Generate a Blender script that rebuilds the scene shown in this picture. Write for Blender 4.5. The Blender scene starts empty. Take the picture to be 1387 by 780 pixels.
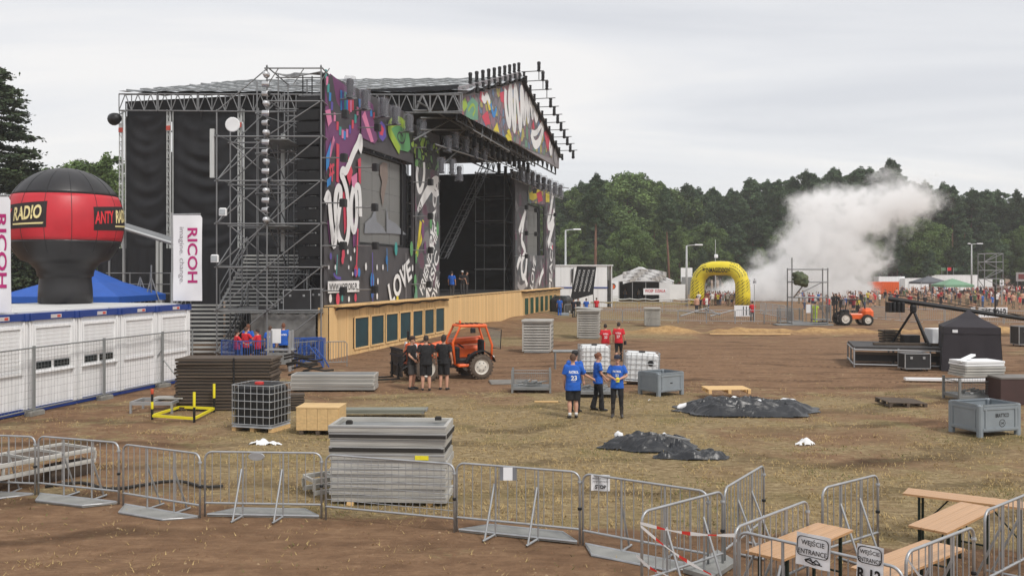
import bpy, bmesh, math, random
import numpy as np
from mathutils import Vector, Matrix, noise
from mathutils.bvhtree import BVHTree
sc = bpy.context.scene
col = sc.collection
R = random.Random(11)
rad = math.radians
# ------------------------------------------------------------------ camera, sky, sun, exposure
HC, F, CX, HZ = 4.1, 1250.0, 693.5, 370.0
cam = bpy.data.objects.new('camera', bpy.data.cameras.new('camera'))
col.objects.link(cam)
cam.location = (0, 0, HC)
cam.rotation_euler = (rad(90), 0, 0)
cam.data.sensor_width = 36
cam.data.lens = F / 1387 * 36
cam.data.shift_y = -20 / 1387
cam.data.clip_start = 0.2
cam.data.clip_end = 3000
sc.camera = cam
w = bpy.data.worlds.new('World')
sc.world = w
w.use_nodes = True
nt = w.node_tree
nt.nodes.clear()
SUN_EL, SUN_AZ = rad(50), rad(142)
def wn(t): return nt.nodes.new(t)
sky = wn('ShaderNodeTexSky'); sky.sky_type = 'NISHITA'; sky.sun_disc = False
sky.sun_elevation = SUN_EL; sky.sun_rotation = SUN_AZ
bg1 = wn('ShaderNodeBackground'); bg1.inputs[1].default_value = 0.1
nt.links.new(sky.outputs[0], bg1.inputs[0])
tc = wn('ShaderNodeTexCoord'); sep = wn('ShaderNodeSeparateXYZ')
nt.links.new(tc.outputs['Generated'], sep.inputs[0])
mx = wn('ShaderNodeMath'); mx.operation = 'MAXIMUM'; mx.inputs[1].default_value = 0.0
nt.links.new(sep.outputs[2], mx.inputs[0])
ad = wn('ShaderNodeMath'); ad.operation = 'ADD'; ad.inputs[1].default_value = 0.16
nt.links.new(mx.outputs[0], ad.inputs[0])
dv = wn('ShaderNodeVectorMath'); dv.operation = 'DIVIDE'
cb = wn('ShaderNodeCombineXYZ')
for i in range(3): nt.links.new(ad.outputs[0], cb.inputs[i])
nt.links.new(tc.outputs['Generated'], dv.inputs[0]); nt.links.new(cb.outputs[0], dv.inputs[1])
mp = wn('ShaderNodeMapping'); mp.inputs['Scale'].default_value = (0.55, 1.5, 1.0); mp.inputs['Rotation'].default_value = (0, 0, .25)
nt.links.new(dv.outputs[0], mp.inputs[0])
n1 = wn('ShaderNodeTexNoise'); n1.inputs['Scale'].default_value = .7; n1.inputs['Detail'].default_value = 7; n1.inputs['Roughness'].default_value = .55; n1.inputs['Distortion'].default_value = .5
nt.links.new(mp.outputs[0], n1.inputs['Vector'])
cr = wn('ShaderNodeValToRGB')
cr.color_ramp.elements[0].position = .36; cr.color_ramp.elements[0].color = (.485, .493, .515, 1)
cr.color_ramp.elements[1].position = .63; cr.color_ramp.elements[1].color = (.63, .617, .605, 1)
e = cr.color_ramp.elements.new(.5); e.color = (.555, .558, .57, 1)
nt.links.new(n1.outputs[0], cr.inputs[0])
bg2 = wn('ShaderNodeBackground'); bg2.inputs[1].default_value = 1.0
nt.links.new(cr.outputs[0], bg2.inputs[0])
ms = wn('ShaderNodeMixShader'); ms.inputs[0].default_value = .93
nt.links.new(bg1.outputs[0], ms.inputs[1]); nt.links.new(bg2.outputs[0], ms.inputs[2])
ow = wn('ShaderNodeOutputWorld'); nt.links.new(ms.outputs[0], ow.inputs[0])
sl = bpy.data.lights.new('sun', 'SUN'); sl.energy = 1.5; sl.angle = rad(11); sl.color = (1, .955, .9)
so = bpy.data.objects.new('sun', sl); col.objects.link(so)
_d = Vector((math.sin(SUN_AZ) * math.cos(SUN_EL), math.cos(SUN_AZ) * math.cos(SUN_EL), math.sin(SUN_EL)))
so.rotation_euler = _d.to_track_quat('Z', 'Y').to_euler()
sc.view_settings.view_transform = 'Standard'
sc.view_settings.look = 'None'
sc.view_settings.exposure = 0.62
sc.view_settings.gamma = 1
cy = sc.cycles
cy.max_bounces = 14; cy.diffuse_bounces = 3; cy.glossy_bounces = 3; cy.transparent_max_bounces = 16; cy.volume_bounces = 8
cy.volume_step_rate = 2.0
cy.caustics_reflective = False; cy.caustics_refractive = False
cy.use_denoising = True
# ------------------------------------------------------------------ helpers
def G(px, py, z=0.0):
    Y = F * (HC - z) / (py - HZ)
    return Vector(((px - CX) * Y / F, Y, z))
def AT(px, py, Y): return Vector(((px - CX) * Y / F, Y, HC - (py - HZ) * Y / F))
def lin(c):
    return tuple(((v / 255) / 12.92 if v / 255 <= .04045 else ((v / 255 + .055) / 1.055) ** 2.4) for v in c)
MATS = {}
def mat(name, c, rough=.6, metal=0.0, var=.14, scale=3.0, bump=0.0, bscale=None, c2=None, detail=5, rnd=0.0, alpha=None, stretch=None, thresh=None):
    if name in MATS: return MATS[name]
    m = bpy.data.materials.new(name); m.use_nodes = True
    t = m.node_tree; N = t.nodes; L = t.links
    b = N['Principled BSDF']
    b.inputs['Roughness'].default_value = rough; b.inputs['Metallic'].default_value = metal
    c = lin(c)
    ca = tuple(max(0, v * (1 - var)) for v in c)
    cb_ = lin(c2) if c2 else tuple(min(.95, v * (1 + var)) for v in c)
    co = N.new('ShaderNodeTexCoord'); vec = co.outputs['Object']
    if stretch:
        q = N.new('ShaderNodeMapping'); q.inputs['Scale'].default_value = stretch; L.new(vec, q.inputs[0]); vec = q.outputs[0]
    no = N.new('ShaderNodeTexNoise'); no.inputs['Scale'].default_value = scale; no.inputs['Detail'].default_value = detail
    L.new(vec, no.inputs['Vector'])
    r_ = N.new('ShaderNodeValToRGB')
    lo, hi = thresh or (.3, .7)
    r_.color_ramp.elements[0].position = lo; r_.color_ramp.elements[1].position = hi
    r_.color_ramp.elements[0].color = (*ca, 1); r_.color_ramp.elements[1].color = (*cb_, 1)
    L.new(no.outputs[0], r_.inputs[0]); out = r_.outputs[0]
    if rnd:
        oi = N.new('ShaderNodeObjectInfo'); mr = N.new('ShaderNodeMapRange')
        mr.inputs[3].default_value = 1 - rnd; mr.inputs[4].default_value = 1 + rnd
        L.new(oi.outputs['Random'], mr.inputs[0])
        hs = N.new('ShaderNodeHueSaturation'); L.new(mr.outputs[0], hs.inputs['Value']); L.new(out, hs.inputs['Color']); out = hs.outputs[0]
    L.new(out, b.inputs['Base Color'])
    if bump:
        bn = N.new('ShaderNodeTexNoise'); bn.inputs['Scale'].default_value = bscale or scale * 4; bn.inputs['Detail'].default_value = 4
        L.new(vec, bn.inputs['Vector'])
        bu = N.new('ShaderNodeBump'); bu.inputs['Strength'].default_value = bump; bu.inputs['Distance'].default_value = .02
        L.new(bn.outputs[0], bu.inputs['Height']); L.new(bu.outputs[0], b.inputs['Normal'])
    if alpha is not None: b.inputs['Alpha'].default_value = alpha
    MATS[name] = m
    return m
class MB:
    """collects faces, then links them as ONE mesh object"""
    def __init__(s): s.v = []; s.f = []; s.m = []
    def add(s, vs, fs, m=0):
        o = len(s.v); s.v += [tuple(v) for v in vs]
        for f in fs: s.f.append(tuple(i + o for i in f)); s.m.append(m)
        return s
    def box(s, c, d, m=0, rot=None, taper=1.0):
        x, y, z = d[0] / 2, d[1] / 2, d[2] / 2
        vs = [Vector((a * x * (taper if k > 0 else 1), b * y * (taper if k > 0 else 1), k * z)) for k in (-1, 1) for b in (-1, 1) for a in (-1, 1)]
        if rot is not None: vs = [rot @ v for v in vs]
        vs = [v + Vector(c) for v in vs]
        return s.add(vs, [(0, 2, 3, 1), (4, 5, 7, 6), (0, 1, 5, 4), (2, 6, 7, 3), (0, 4, 6, 2), (1, 3, 7, 5)], m)
    def bbox(s, c, d, bev=.02, m=0, rot=None):
        """box with chamfered vertical edges and top"""
        x, y, z = d[0] / 2, d[1] / 2, d[2] / 2; b = min(bev, x * .9, y * .9)
        ring = [(x - b, -y), (x, -y + b), (x, y - b), (x - b, y), (-x + b, y), (-x, y - b), (-x, -y + b), (-x + b, -y)]
        lv = [(-z, 1), (z - b, 1), (z, 1 - b / max(x, y))]
        vs = [Vector((p[0] * k, p[1] * k, h)) for h, k in lv for p in ring]
        if rot is not None: vs = [rot @ v for v in vs]
        vs = [v + Vector(c) for v in vs]
        fs = [tuple(range(7, -1, -1)), tuple(range(16, 24))]
        for l in range(2):
            for i in range(8): j = (i + 1) % 8; fs.append((l * 8 + i, l * 8 + j, l * 8 + 8 + j, l * 8 + 8 + i))
        return s.add(vs, fs, m)
    def tube(s, p, q, r, r2=None, n=6, m=0, cap=True):
        p, q = Vector(p), Vector(q); r2 = r if r2 is None else r2
        d = (q - p)
        if d.length < 1e-6: return s
        d.normalize(); a = d.orthogonal().normalized(); b = d.cross(a)
        vs = []
        for c, rr in ((p, r), (q, r2)):
            for i in range(n): t = 2 * math.pi * i / n; vs.append(c + (a * math.cos(t) + b * math.sin(t)) * rr)
        fs = [(i, (i + 1) % n, n + (i + 1) % n, n + i) for i in range(n)]
        if cap: fs += [tuple(range(n - 1, -1, -1)), tuple(range(n, 2 * n))]
        return s.add(vs, fs, m)
    def path(s, pts, r, n=6, m=0, closed=False):
        pts = [Vector(p) for p in pts]; k = len(pts); vs = []; fs = []
        up = None
        for i, p in enumerate(pts):
            a = pts[(i + 1) % k] if (closed or i < k - 1) else p
            b = pts[i - 1] if (closed or i > 0) else p
            d = (a - b).normalized()
            u = d.orthogonal().normalized() if up is None else (up - d * up.dot(d)).normalized()
            up = u; w_ = d.cross(u); rr = r[i] if isinstance(r, (list, tuple)) else r
            for j in range(n): t = 2 * math.pi * j / n; vs.append(p + (u * math.cos(t) + w_ * math.sin(t)) * rr)
        for i in range(k if closed else k - 1):
            i2 = (i + 1) % k
            for j in range(n): fs.append((i * n + j, i * n + (j + 1) % n, i2 * n + (j + 1) % n, i2 * n + j))
        if not closed: fs += [tuple(range(n - 1, -1, -1)), tuple(range((k - 1) * n, k * n))]
        return s.add(vs, fs, m)
    def lathe(s, prof, n=24, c=(0, 0, 0), m=0, axis='z', sx=1, sy=1, cap=True):
        vs = []; fs = []; k = len(prof)
        for r, h in prof:
            for j in range(n):
                t = 2 * math.pi * j / n
                v = (r * math.cos(t) * sx, r * math.sin(t) * sy, h)
                if axis == 'y': v = (v[0], v[2], v[1])
                if axis == 'x': v = (v[2], v[0], v[1])
                vs.append(Vector(v) + Vector(c))
        for i in range(k - 1):
            for j in range(n): fs.append((i * n + j, i * n + (j + 1) % n, (i + 1) * n + (j + 1) % n, (i + 1) * n + j))
        if cap: fs += [tuple(range(n - 1, -1, -1)), tuple(range((k - 1) * n, k * n))]
        return s.add(vs, fs, m)
    def ball(s, c, r, n=10, k=6, m=0):
        rx, ry, rz = r if isinstance(r, (tuple, list)) else (r, r, r)
        vs = [Vector(c) + Vector((0, 0, -rz))]; fs = []
        for i in range(1, k):
            t = -math.pi / 2 + math.pi * i / k
            for j in range(n): a = 2 * math.pi * j / n; vs.append(Vector(c) + Vector((rx * math.cos(t) * math.cos(a), ry * math.cos(t) * math.sin(a), rz * math.sin(t))))
        vs.append(Vector(c) + Vector((0, 0, rz)))
        for j in range(n): fs.append((0, 1 + (j + 1) % n, 1 + j))
        for i in range(k - 2):
            for j in range(n): a = 1 + i * n; fs.append((a + j, a + (j + 1) % n, a + n + (j + 1) % n, a + n + j))
        a = 1 + (k - 2) * n; T = len(vs) - 1
        for j in range(n): fs.append((a + j, a + (j + 1) % n, T))
        return s.add(vs, fs, m)
    def mesh(s, name, mats, smooth=False):
        me = bpy.data.meshes.new(name)
        me.from_pydata(s.v, [], s.f)
        for m in (mats if isinstance(mats, (list, tuple)) else [mats]): me.materials.append(m)
        me.polygons.foreach_set('material_index', s.m)
        if smooth: me.polygons.foreach_set('use_smooth', [True] * len(s.f))
        me.update()
        return me
    def build(s, name, mats, parent=None, loc=(0, 0, 0), yaw=0.0, smooth=False):
        return link(name, s.mesh(name, mats, smooth), parent, loc, yaw)
def link(name, me, parent=None, loc=(0, 0, 0), yaw=0.0, rot=None, scale=None):
    o = bpy.data.objects.new(name, me); col.objects.link(o)
    o.parent = parent; o.location = loc
    o.rotation_euler = rot if rot is not None else (0, 0, yaw)
    if scale is not None: o.scale = scale
    return o
def tag(o, label=None, cat=None, group=None, kind=None):
    if label: o['label'] = label
    if cat: o['category'] = cat
    if group: o['group'] = group
    if kind: o['kind'] = kind
    return o
def thing(name, label, cat, loc=(0, 0, 0), yaw=0.0, group=None):
    return tag(link(name, None, None, loc, yaw), label, cat, group)
def copy_tree(o, parent=None):
    c = o.copy(); col.objects.link(c); c.parent = parent
    for ch in list(o.children): copy_tree(ch, c)
    return c
_pipes = {}
def pipe(name, p, q, r, m, parent):
    """a straight pipe as an object of its own; alike pipes share one unit mesh"""
    if m.name not in _pipes: _pipes[m.name] = MB().tube((0, 0, -.5), (0, 0, .5), 1, n=7).mesh('pipe_' + m.name, m, True)
    p, q = Vector(p), Vector(q); d = q - p
    o = link(name, _pipes[m.name], parent, (p + q) / 2, rot=d.to_track_quat('Z', 'Y').to_euler(), scale=(r, r, d.length))
    return o
_cubes = {}
def slab(name, c, d, m, parent, rot=None):
    """a plain board as an object of its own on a shared mesh with softened edges"""
    if m.name not in _cubes:
        _cubes[m.name] = MB().bbox((0, 0, 0), (1, 1, 1), .03).mesh('board_' + m.name, m)
    return link(name, _cubes[m.name], parent, c, rot=rot or (0, 0, 0), scale=d)
def remesh(mb, voxel, smooth=2):
    me = mb.mesh('tmp', [])
    o = bpy.data.objects.new('tmp', me); col.objects.link(o)
    r = o.modifiers.new('r', 'REMESH'); r.mode = 'VOXEL'; r.voxel_size = voxel; r.use_smooth_shade = True
    if smooth: q = o.modifiers.new('s', 'SMOOTH'); q.factor = .5; q.iterations = smooth
    dg = bpy.context.evaluated_depsgraph_get()
    out = bpy.data.meshes.new_from_object(o.evaluated_get(dg))
    bpy.data.objects.remove(o); bpy.data.meshes.remove(me)
    return out
_txt = {}
def text_geo(s, bold=0.0, shear=0.0, spacing=1.0):
    """2D letters as flat faces, normalised to the box -.5..+.5"""
    k = (s, bold, shear, spacing)
    if k not in _txt:
        cu = bpy.data.curves.new('t', 'FONT'); cu.body = s; cu.offset = bold; cu.shear = shear; cu.space_character = spacing
        cu.resolution_u = 3
        o = bpy.data.objects.new('t', cu); col.objects.link(o)
        me = bpy.data.meshes.new_from_object(o.evaluated_get(bpy.context.evaluated_depsgraph_get()))
        vs = np.array([v.co[:2] for v in me.vertices]); fs = [tuple(p.vertices) for p in me.polygons]
        bpy.data.objects.remove(o); bpy.data.curves.remove(cu); bpy.data.meshes.remove(me)
        lo, hi = vs.min(0), vs.max(0)
        _txt[k] = ((vs - (lo + hi) / 2) / (hi - lo), fs)
    return _txt[k]
def put_text(mb, s, c, right, up, w_, h, m=0, bold=0.0, shear=0.0, fn=None):
    vs, fs = text_geo(s, bold, shear)
    c, right, up = Vector(c), Vector(right), Vector(up)
    pts = [c + right * (x * w_) + up * (y * h) for x, y in vs]
    if fn: pts = [fn(p) for p in pts]
    mb.add(pts, fs, m)
ORD = ['topmost', 'second', 'third', 'fourth', 'fifth', 'sixth', 'seventh', 'eighth', 'ninth', 'tenth', 'eleventh', 'twelfth', 'thirteenth', 'fourteenth', 'fifteenth', 'sixteenth', 'seventeenth', 'eighteenth']
def nth(i, n): return 'topmost' if i == n - 1 else ('lowest' if i == 0 else ORD[n - 1 - i] + ' from the top')
# ------------------------------------------------------------------ materials
galv = mat('galvanised_steel', (172, 174, 176), .42, .55, .12, 6, .1)
galv_d = mat('dull_galvanised_steel', (140, 142, 142), .55, .45, .2, 4, .15)
scafm = mat('scaffold_tube', (132, 133, 134), .5, .45, .2, 9)
black_m = mat('black_metal', (30, 30, 32), .5, .2, .2, 5)
blackfab = mat('black_fabric', (20, 21, 25), .8, 0, .25, 1.5, .3, 40)
whitep = mat('white_panel', (236, 237, 238), .5, 0, .06, 1.6, .05, 20)
bluep = mat('blue_paint', (24, 56, 128), .45, 0, .12, 2)
wood = mat('pale_board', (222, 185, 130), .75, 0, .17, 2.2, .25, 14, rnd=.1, stretch=(9, 9, 1.2))
plyw = mat('plywood', (206, 174, 124), .7, 0, .14, 1.5, .2, 12, stretch=(2, 2, 8))
tablem = mat('varnished_table_board', (188, 146, 104), .36, 0, .18, 1.6, .12, 18, stretch=(1.2, 10, 1))
green_d = mat('dark_green_steel', (28, 44, 36), .5, .2, .15, 5)
orange = mat('orange_paint', (226, 96, 36), .38, 0, .12, 3, .05)
rubber = mat('tyre_rubber', (44, 41, 38), .85, 0, .3, 8, .3)
mudrub = mat('dusty_tyre', (92, 80, 70), .9, 0, .3, 5, .3)
rimm = mat('pale_rim', (206, 200, 190), .55, .1, .2, 4)
glass_d = mat('dark_glass', (30, 38, 40), .12, 0, .1, 2)
plast_g = mat('grey_plastic', (134, 142, 148), .5, 0, .1, 2, .06)
plast_w = mat('white_tank_plastic', (226, 228, 228), .4, 0, .06, 2)
plast_k = mat('black_tank_plastic', (22, 23, 25), .42, 0, .2, 2)
tarpk = mat('black_tarp', (33, 35, 39), .36, 0, .3, 2.5, .25, 9)
matk = mat('brown_black_mat', (88, 76, 65), .85, 0, .25, 3, .35, 20, rnd=.22)
yellow = mat('yellow_paint', (232, 218, 44), .5, 0, .12, 4)
white = mat('white_print', (232, 232, 232), .6, 0, .03, 2)
blackp = mat('black_print', (22, 20, 22), .6, 0, .05, 2)
paper = mat('white_paper', (232, 233, 236), .6, 0, .03, 3)
tentw = mat('white_tent_fabric', (226, 227, 228), .65, 0, .06, .8, .2, 4)
alu = mat('aluminium_panel', (184, 182, 176), .55, .2, .24, 1.7, .12, 25, rnd=.1)
cabw = mat('cabin_white', (238, 238, 238), .5, 0, .09, 2.2, .06, 20, stretch=(5, 5, .5), detail=7)
# ------------------------------------------------------------------ ground
def sstep(a, b, x):
    t = max(0.0, min(1.0, (x - a) / (b - a))); return t * t * (3 - 2 * t)
def nz(x, y, s, o=0): return noise.noise(Vector((x / s, y / s, o)))
def berm(X, Y):
    """the line of sand heaps between the field and the arena"""
    if not (6 < X < 46 and 50 < Y < 74): return 0
    yb = 62.5 + 1.2 * nz(X, 0, 7, 3)
    h = .25 + .3 * nz(X, 0, 2.4, 5) + .2 * nz(X, Y, 1.1, 8)
    return max(0, h) * 1.25 * math.exp(-((Y - yb) / 1.1) ** 2) * sstep(6, 9, X)
def mound(X, Y):
    """dirt pushed up along the plank wall"""
    t = (X + 9.07) * .2365 + (Y - 44.57) * .9716
    d = (X + 9.07) * .9716 - (Y - 44.57) * .2365
    if not (16 < t < 60 and -1 < d < 6): return 0
    return max(0, .35 + .35 * nz(X, Y, 3.5, 2)) * math.exp(-((d - 1.3) / 1.5) ** 2) * sstep(16, 24, t) * .9
def GZ(X, Y):
    if Y < 3 or Y > 130: return 0.0
    return .022 * nz(X, Y, 1.7) + .014 * nz(X, Y, .55, 4) + berm(X, Y) + mound(X, Y)
def gmask(X, Y):
    if Y < 4: return .1
    px = CX + F * X / Y; py = HZ + F * HC / Y
    g = 0.0
    edge = 672 + .052 * px + 14 * nz(X, Y, 2.5, 9)
    fore = 1 - sstep(edge - 14, edge + 16, py)
    mid = sstep(512, 556, py + 16 * nz(X, Y, 4, 1) + (px - 700) * .02)
    g = fore * mid * (.8 + .3 * nz(X, Y, 3, 12))
    if px < 430: g *= .45 + .55 * sstep(150, 420, px)
    g *= 1 - sstep(900, 1010, px) * (.38 - .38 * sstep(600, 680, py) - .25 * nz(X, Y, 2.2, 5))
    if py < 520:
        far = (1 - sstep(452, 470, py)) * (.55 + .5 * nz(X, Y, 9, 3)) * sstep(640, 760, px)
        far *= 1 - .5 * sstep(880, 990, px)
        side = .75 * math.exp(-((py - 462) / 9) ** 2) * math.exp(-((px - 690) / 60) ** 2)
        left = .35 * (1 - sstep(560, 640, px)) * sstep(485, 520, py)
        strip = .55 * math.exp(-((py - 478) / 6) ** 2) * sstep(1330, 1375, px)
        g = max(g, far, side, left, strip)
    return max(0, min(1, g))
xs = np.unique(np.concatenate([np.linspace(-1500, -90, 22), np.linspace(-90, -26, 60), np.arange(-26, 26.01, .27), np.linspace(26.5, 60, 60), np.linspace(61, 200, 50), np.linspace(210, 1600, 24)]))
ys = np.unique(np.concatenate([np.linspace(-60, 6, 18), np.arange(6, 40.01, .27), np.arange(40.4, 76, .45), np.linspace(77, 140, 50), np.linspace(142, 300, 30), np.linspace(320, 2200, 20)]))
gv = [(x, y, GZ(x, y)) for y in ys for x in xs]
nx = len(xs)
gf = [(j * nx + i, j * nx + i + 1, (j + 1) * nx + i + 1, (j + 1) * nx + i) for j in range(len(ys) - 1) for i in range(nx - 1)]
gm = bpy.data.meshes.new('ground'); gm.from_pydata(gv, [], gf)
gm.polygons.foreach_set('use_smooth', [True] * len(gf))
at = gm.attributes.new('grass', 'FLOAT', 'POINT'); at.data.foreach_set('value', [gmask(v[0], v[1]) for v in gv])
at = gm.attributes.new('sand', 'FLOAT', 'POINT'); at.data.foreach_set('value', [min(1, berm(v[0], v[1]) * 4 + mound(v[0], v[1]) * .5) for v in gv])
def ground_material():
    m = bpy.data.materials.new('trampled_earth_and_straw'); m.use_nodes = True
    t = m.node_tree; N = t.nodes; L = t.links; b = N['Principled BSDF']; b.inputs['Roughness'].default_value = .95
    b.inputs['Specular IOR Level'].default_value = .15
    co = N.new('ShaderNodeTexCoord')
    def nse(sc_, det=6, ro=.6, st=None, dist=0):
        v = co.outputs['Object']
        if st:
            q = N.new('ShaderNodeMapping'); q.inputs['Scale'].default_value = st; q.inputs['Rotation'].default_value = (0, 0, .2); L.new(v, q.inputs[0]); v = q.outputs[0]
        n = N.new('ShaderNodeTexNoise'); n.inputs['Scale'].default_value = sc_; n.inputs['Detail'].default_value = det; n.inputs['Roughness'].default_value = ro; n.inputs['Distortion'].default_value = dist
        L.new(v, n.inputs['Vector']); return n.outputs[0]
    def ramp(src, stops):
        r = N.new('ShaderNodeValToRGB'); el = r.color_ramp.elements
        el[0].position, el[0].color = stops[0][0], (*lin(stops[0][1]), 1); el[1].position, el[1].color = stops[-1][0], (*lin(stops[-1][1]), 1)
        for p, c in stops[1:-1]: e = el.new(p); e.color = (*lin(c), 1)
        L.new(src, r.inputs[0]); return r.outputs[0]
    def mixc(f, a, b_):
        x = N.new('ShaderNodeMix'); x.data_type = 'RGBA'; L.new(f, x.inputs[0]); L.new(a, x.inputs[6]); L.new(b_, x.inputs[7]); return x.outputs[2]
    def math_(op, a, b_):
        x = N.new('ShaderNodeMath'); x.operation = op; x.use_clamp = True
        for i, q in enumerate((a, b_)):
            if isinstance(q, (int, float)): x.inputs[i].default_value = q
            else: L.new(q, x.inputs[i])
        return x.outputs[0]
    big = nse(.28, 6, .6); fine = nse(2.6, 10, .74); vf = nse(11, 8, .74); streak = nse(1.6, 9, .74, (.6, 1.7, 1), .5)
    dirt = ramp(fine, [(.26, (74, 54, 41)), (.42, (112, 86, 65)), (.58, (134, 105, 80)), (.75, (182, 150, 116))])
    dirt2 = ramp(streak, [(.32, (100, 77, 59)), (.5, (134, 106, 82)), (.68, (168, 138, 108))])
    dirt = mixc(math_('MULTIPLY', big, 1.0), dirt, dirt2)
    straw = ramp(nse(4.2, 9, .78, (1, 1.8, 1)), [(.3, (80, 67, 49)), (.45, (132, 114, 84)), (.56, (155, 137, 104)), (.72, (198, 180, 142))])
    grn = ramp(vf, [(.3, (84, 80, 46)), (.7, (146, 134, 84))])
    gr = mixc(math_('MULTIPLY', math_('SUBTRACT', nse(.55, 6, .65), .5), 3.0), straw, grn)
    ag = N.new('ShaderNodeAttribute'); ag.attribute_name = 'grass'
    asd = N.new('ShaderNodeAttribute'); asd.attribute_name = 'sand'
    brk = math_('ADD', math_('MULTIPLY', math_('SUBTRACT', nse(.5, 10, .76), .5), 3.6), .47)
    brk2 = N.new('ShaderNodeMath'); brk2.operation = 'SUBTRACT'; L.new(brk, brk2.inputs[0]); brk2.inputs[1].default_value = .5
    f = N.new('ShaderNodeMath'); f.operation = 'ADD'; L.new(ag.outputs['Fac'], f.inputs[0]); L.new(brk2.outputs[0], f.inputs[1])
    mr = N.new('ShaderNodeMapRange'); mr.inputs[1].default_value = .36; mr.inputs[2].default_value = .64; L.new(f.outputs[0], mr.inputs[0])
    c = mixc(mr.outputs[0], dirt, gr)
    sand = ramp(fine, [(.3, (136, 104, 70)), (.7, (206, 170, 118))])
    c = mixc(asd.outputs['Fac'], c, sand)
    # tyre tracks pressed by the vehicles across the field
    tm = N.new('ShaderNodeMapping'); tm.inputs['Rotation'].default_value = (0, 0, rad(-6)); L.new(co.outputs['Object'], tm.inputs[0])
    wv = N.new('ShaderNodeTexWave'); wv.wave_type = 'BANDS'; wv.bands_direction = 'Y'; wv.inputs['Scale'].default_value = .11; wv.inputs['Distortion'].default_value = 16; wv.inputs['Detail'].default_value = 4; wv.inputs['Detail Scale'].default_value = .55; wv.inputs['Detail Roughness'].default_value = .6
    L.new(tm.outputs[0], wv.inputs[0])
    tr = ramp(wv.outputs['Fac'], [(.0, (140, 136, 132)), (.1, (180, 176, 172)), (.24, (255, 255, 255))])
    x = N.new('ShaderNodeMix'); x.data_type = 'RGBA'; x.blend_type = 'MULTIPLY'; L.new(math_('MULTIPLY', math_('SUBTRACT', nse(.16, 4, .6), .40), 3.2), x.inputs[0]); L.new(c, x.inputs[6]); L.new(tr, x.inputs[7])
    # lug prints left in rows across the bare field
    sx = N.new('ShaderNodeSeparateXYZ'); L.new(co.outputs['Object'], sx.inputs[0])
    def mth(op, a, b_):
        q = N.new('ShaderNodeMath'); q.operation = op
        for i, v in enumerate((a, b_)):
            if isinstance(v, (int, float)): q.inputs[i].default_value = v
            else: L.new(v, q.inputs[i])
        return q.outputs[0]
    yy = mth('ADD', mth('ADD', sx.outputs[1], mth('MULTIPLY', sx.outputs[0], .09)), mth('MULTIPLY', nse(.12, 2, .5), 5.0))
    row = mth('LESS_THAN', mth('PINGPONG', yy, 1.15), .2)
    lug = mth('LESS_THAN', mth('PINGPONG', mth('ADD', sx.outputs[0], mth('MULTIPLY', mth('PINGPONG', yy, .4), .6)), .13), .055)
    gap = mth('GREATER_THAN', nse(.35, 3, .6), .47)
    zone = mth('MULTIPLY', mth('GREATER_THAN', sx.outputs[1], 29), mth('LESS_THAN', sx.outputs[1], 52))
    fm = mth('MULTIPLY', mth('MULTIPLY', mth('MULTIPLY', row, lug), mth('MULTIPLY', gap, zone)), .5)
    x2 = N.new('ShaderNodeMix'); x2.data_type = 'RGBA'; L.new(fm, x2.inputs[0]); L.new(x.outputs[2], x2.inputs[6]); x2.inputs[7].default_value = (*lin((70, 50, 38)), 1)
    L.new(x2.outputs[2], b.inputs['Base Color'])
    h = math_('ADD', math_('MULTIPLY', fine, .6), math_('MULTIPLY', vf, .4))
    bu = N.new('ShaderNodeBump'); bu.inputs['Strength'].default_value = 1.0; bu.inputs['Distance'].default_value = .1; L.new(h, bu.inputs['Height']); L.new(bu.outputs[0], b.inputs['Normal'])
    return m
gm.materials.append(ground_material())
tag(link('ground', gm), kind='structure')
# short dry grass, real blades on the near field
gb = MB(); rr = random.Random(5)
k = 0
while k < 30000:
    Y = 9 + 27 * rr.random() ** 1.25; X = (rr.random() - .5) * 1.22 * Y
    g = gmask(X, Y) + .9 * nz(X, Y, .9, 7)
    if g < .36 + .5 * rr.random() and rr.random() > .05: k += .25; continue
    k += 1; z = GZ(X, Y); gi = nz(X, Y, 2.2, 20) > .22
    for _ in range(3):
        a = rr.random() * 6.3; l = .035 + .06 * rr.random(); t = rr.random() * 6.3; wd = .006 + .007 * rr.random()
        p = Vector((X + rr.uniform(-.08, .08), Y + rr.uniform(-.08, .08), z - .01))
        s = Vector((math.cos(a), math.sin(a), 0)) * wd
        tip = p + Vector((math.cos(t) * l * .7, math.sin(t) * l * .9, l * (.35 + .6 * rr.random())))
        gb.add([p - s, p + s, tip], [(0, 1, 2)], 1 if (gi and rr.random() < .45) else 0)
tag(gb.build('dry_grass', [mat('straw_blade', (176, 152, 104), .9, 0, .2, 2), mat('green_blade', (100, 106, 54), .9, 0, .25, 2)]), 'short dry yellow grass on the trampled field', 'grass', kind='stuff')
cl = MB(); rr = random.Random(9); k = 0
while k < 9000:
    Y = 8.5 + 42 * rr.random() ** 1.4; X = (rr.random() - .5) * 1.2 * Y
    if gmask(X, Y) > .5 and rr.random() > .15: k += .3; continue
    k += 1; s_ = (.007 + .022 * rr.random() ** 3) * (1 + Y / 60); z = GZ(X, Y)
    p_ = [Vector((X + s_ * rr.uniform(.7, 1.6) * math.cos(a), Y + s_ * rr.uniform(.7, 1.3) * math.sin(a), z - .004)) for a in (0, 1.26, 2.5, 3.8, 5.0)]; t_ = Vector((X + s_ * rr.uniform(-.3, .3), Y, z + s_ * rr.uniform(.5, .9)))
    cl.add(p_ + [t_], [(i, (i + 1) % 5, 5) for i in range(5)], 1 if rr.random() < .12 else 0)
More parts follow.
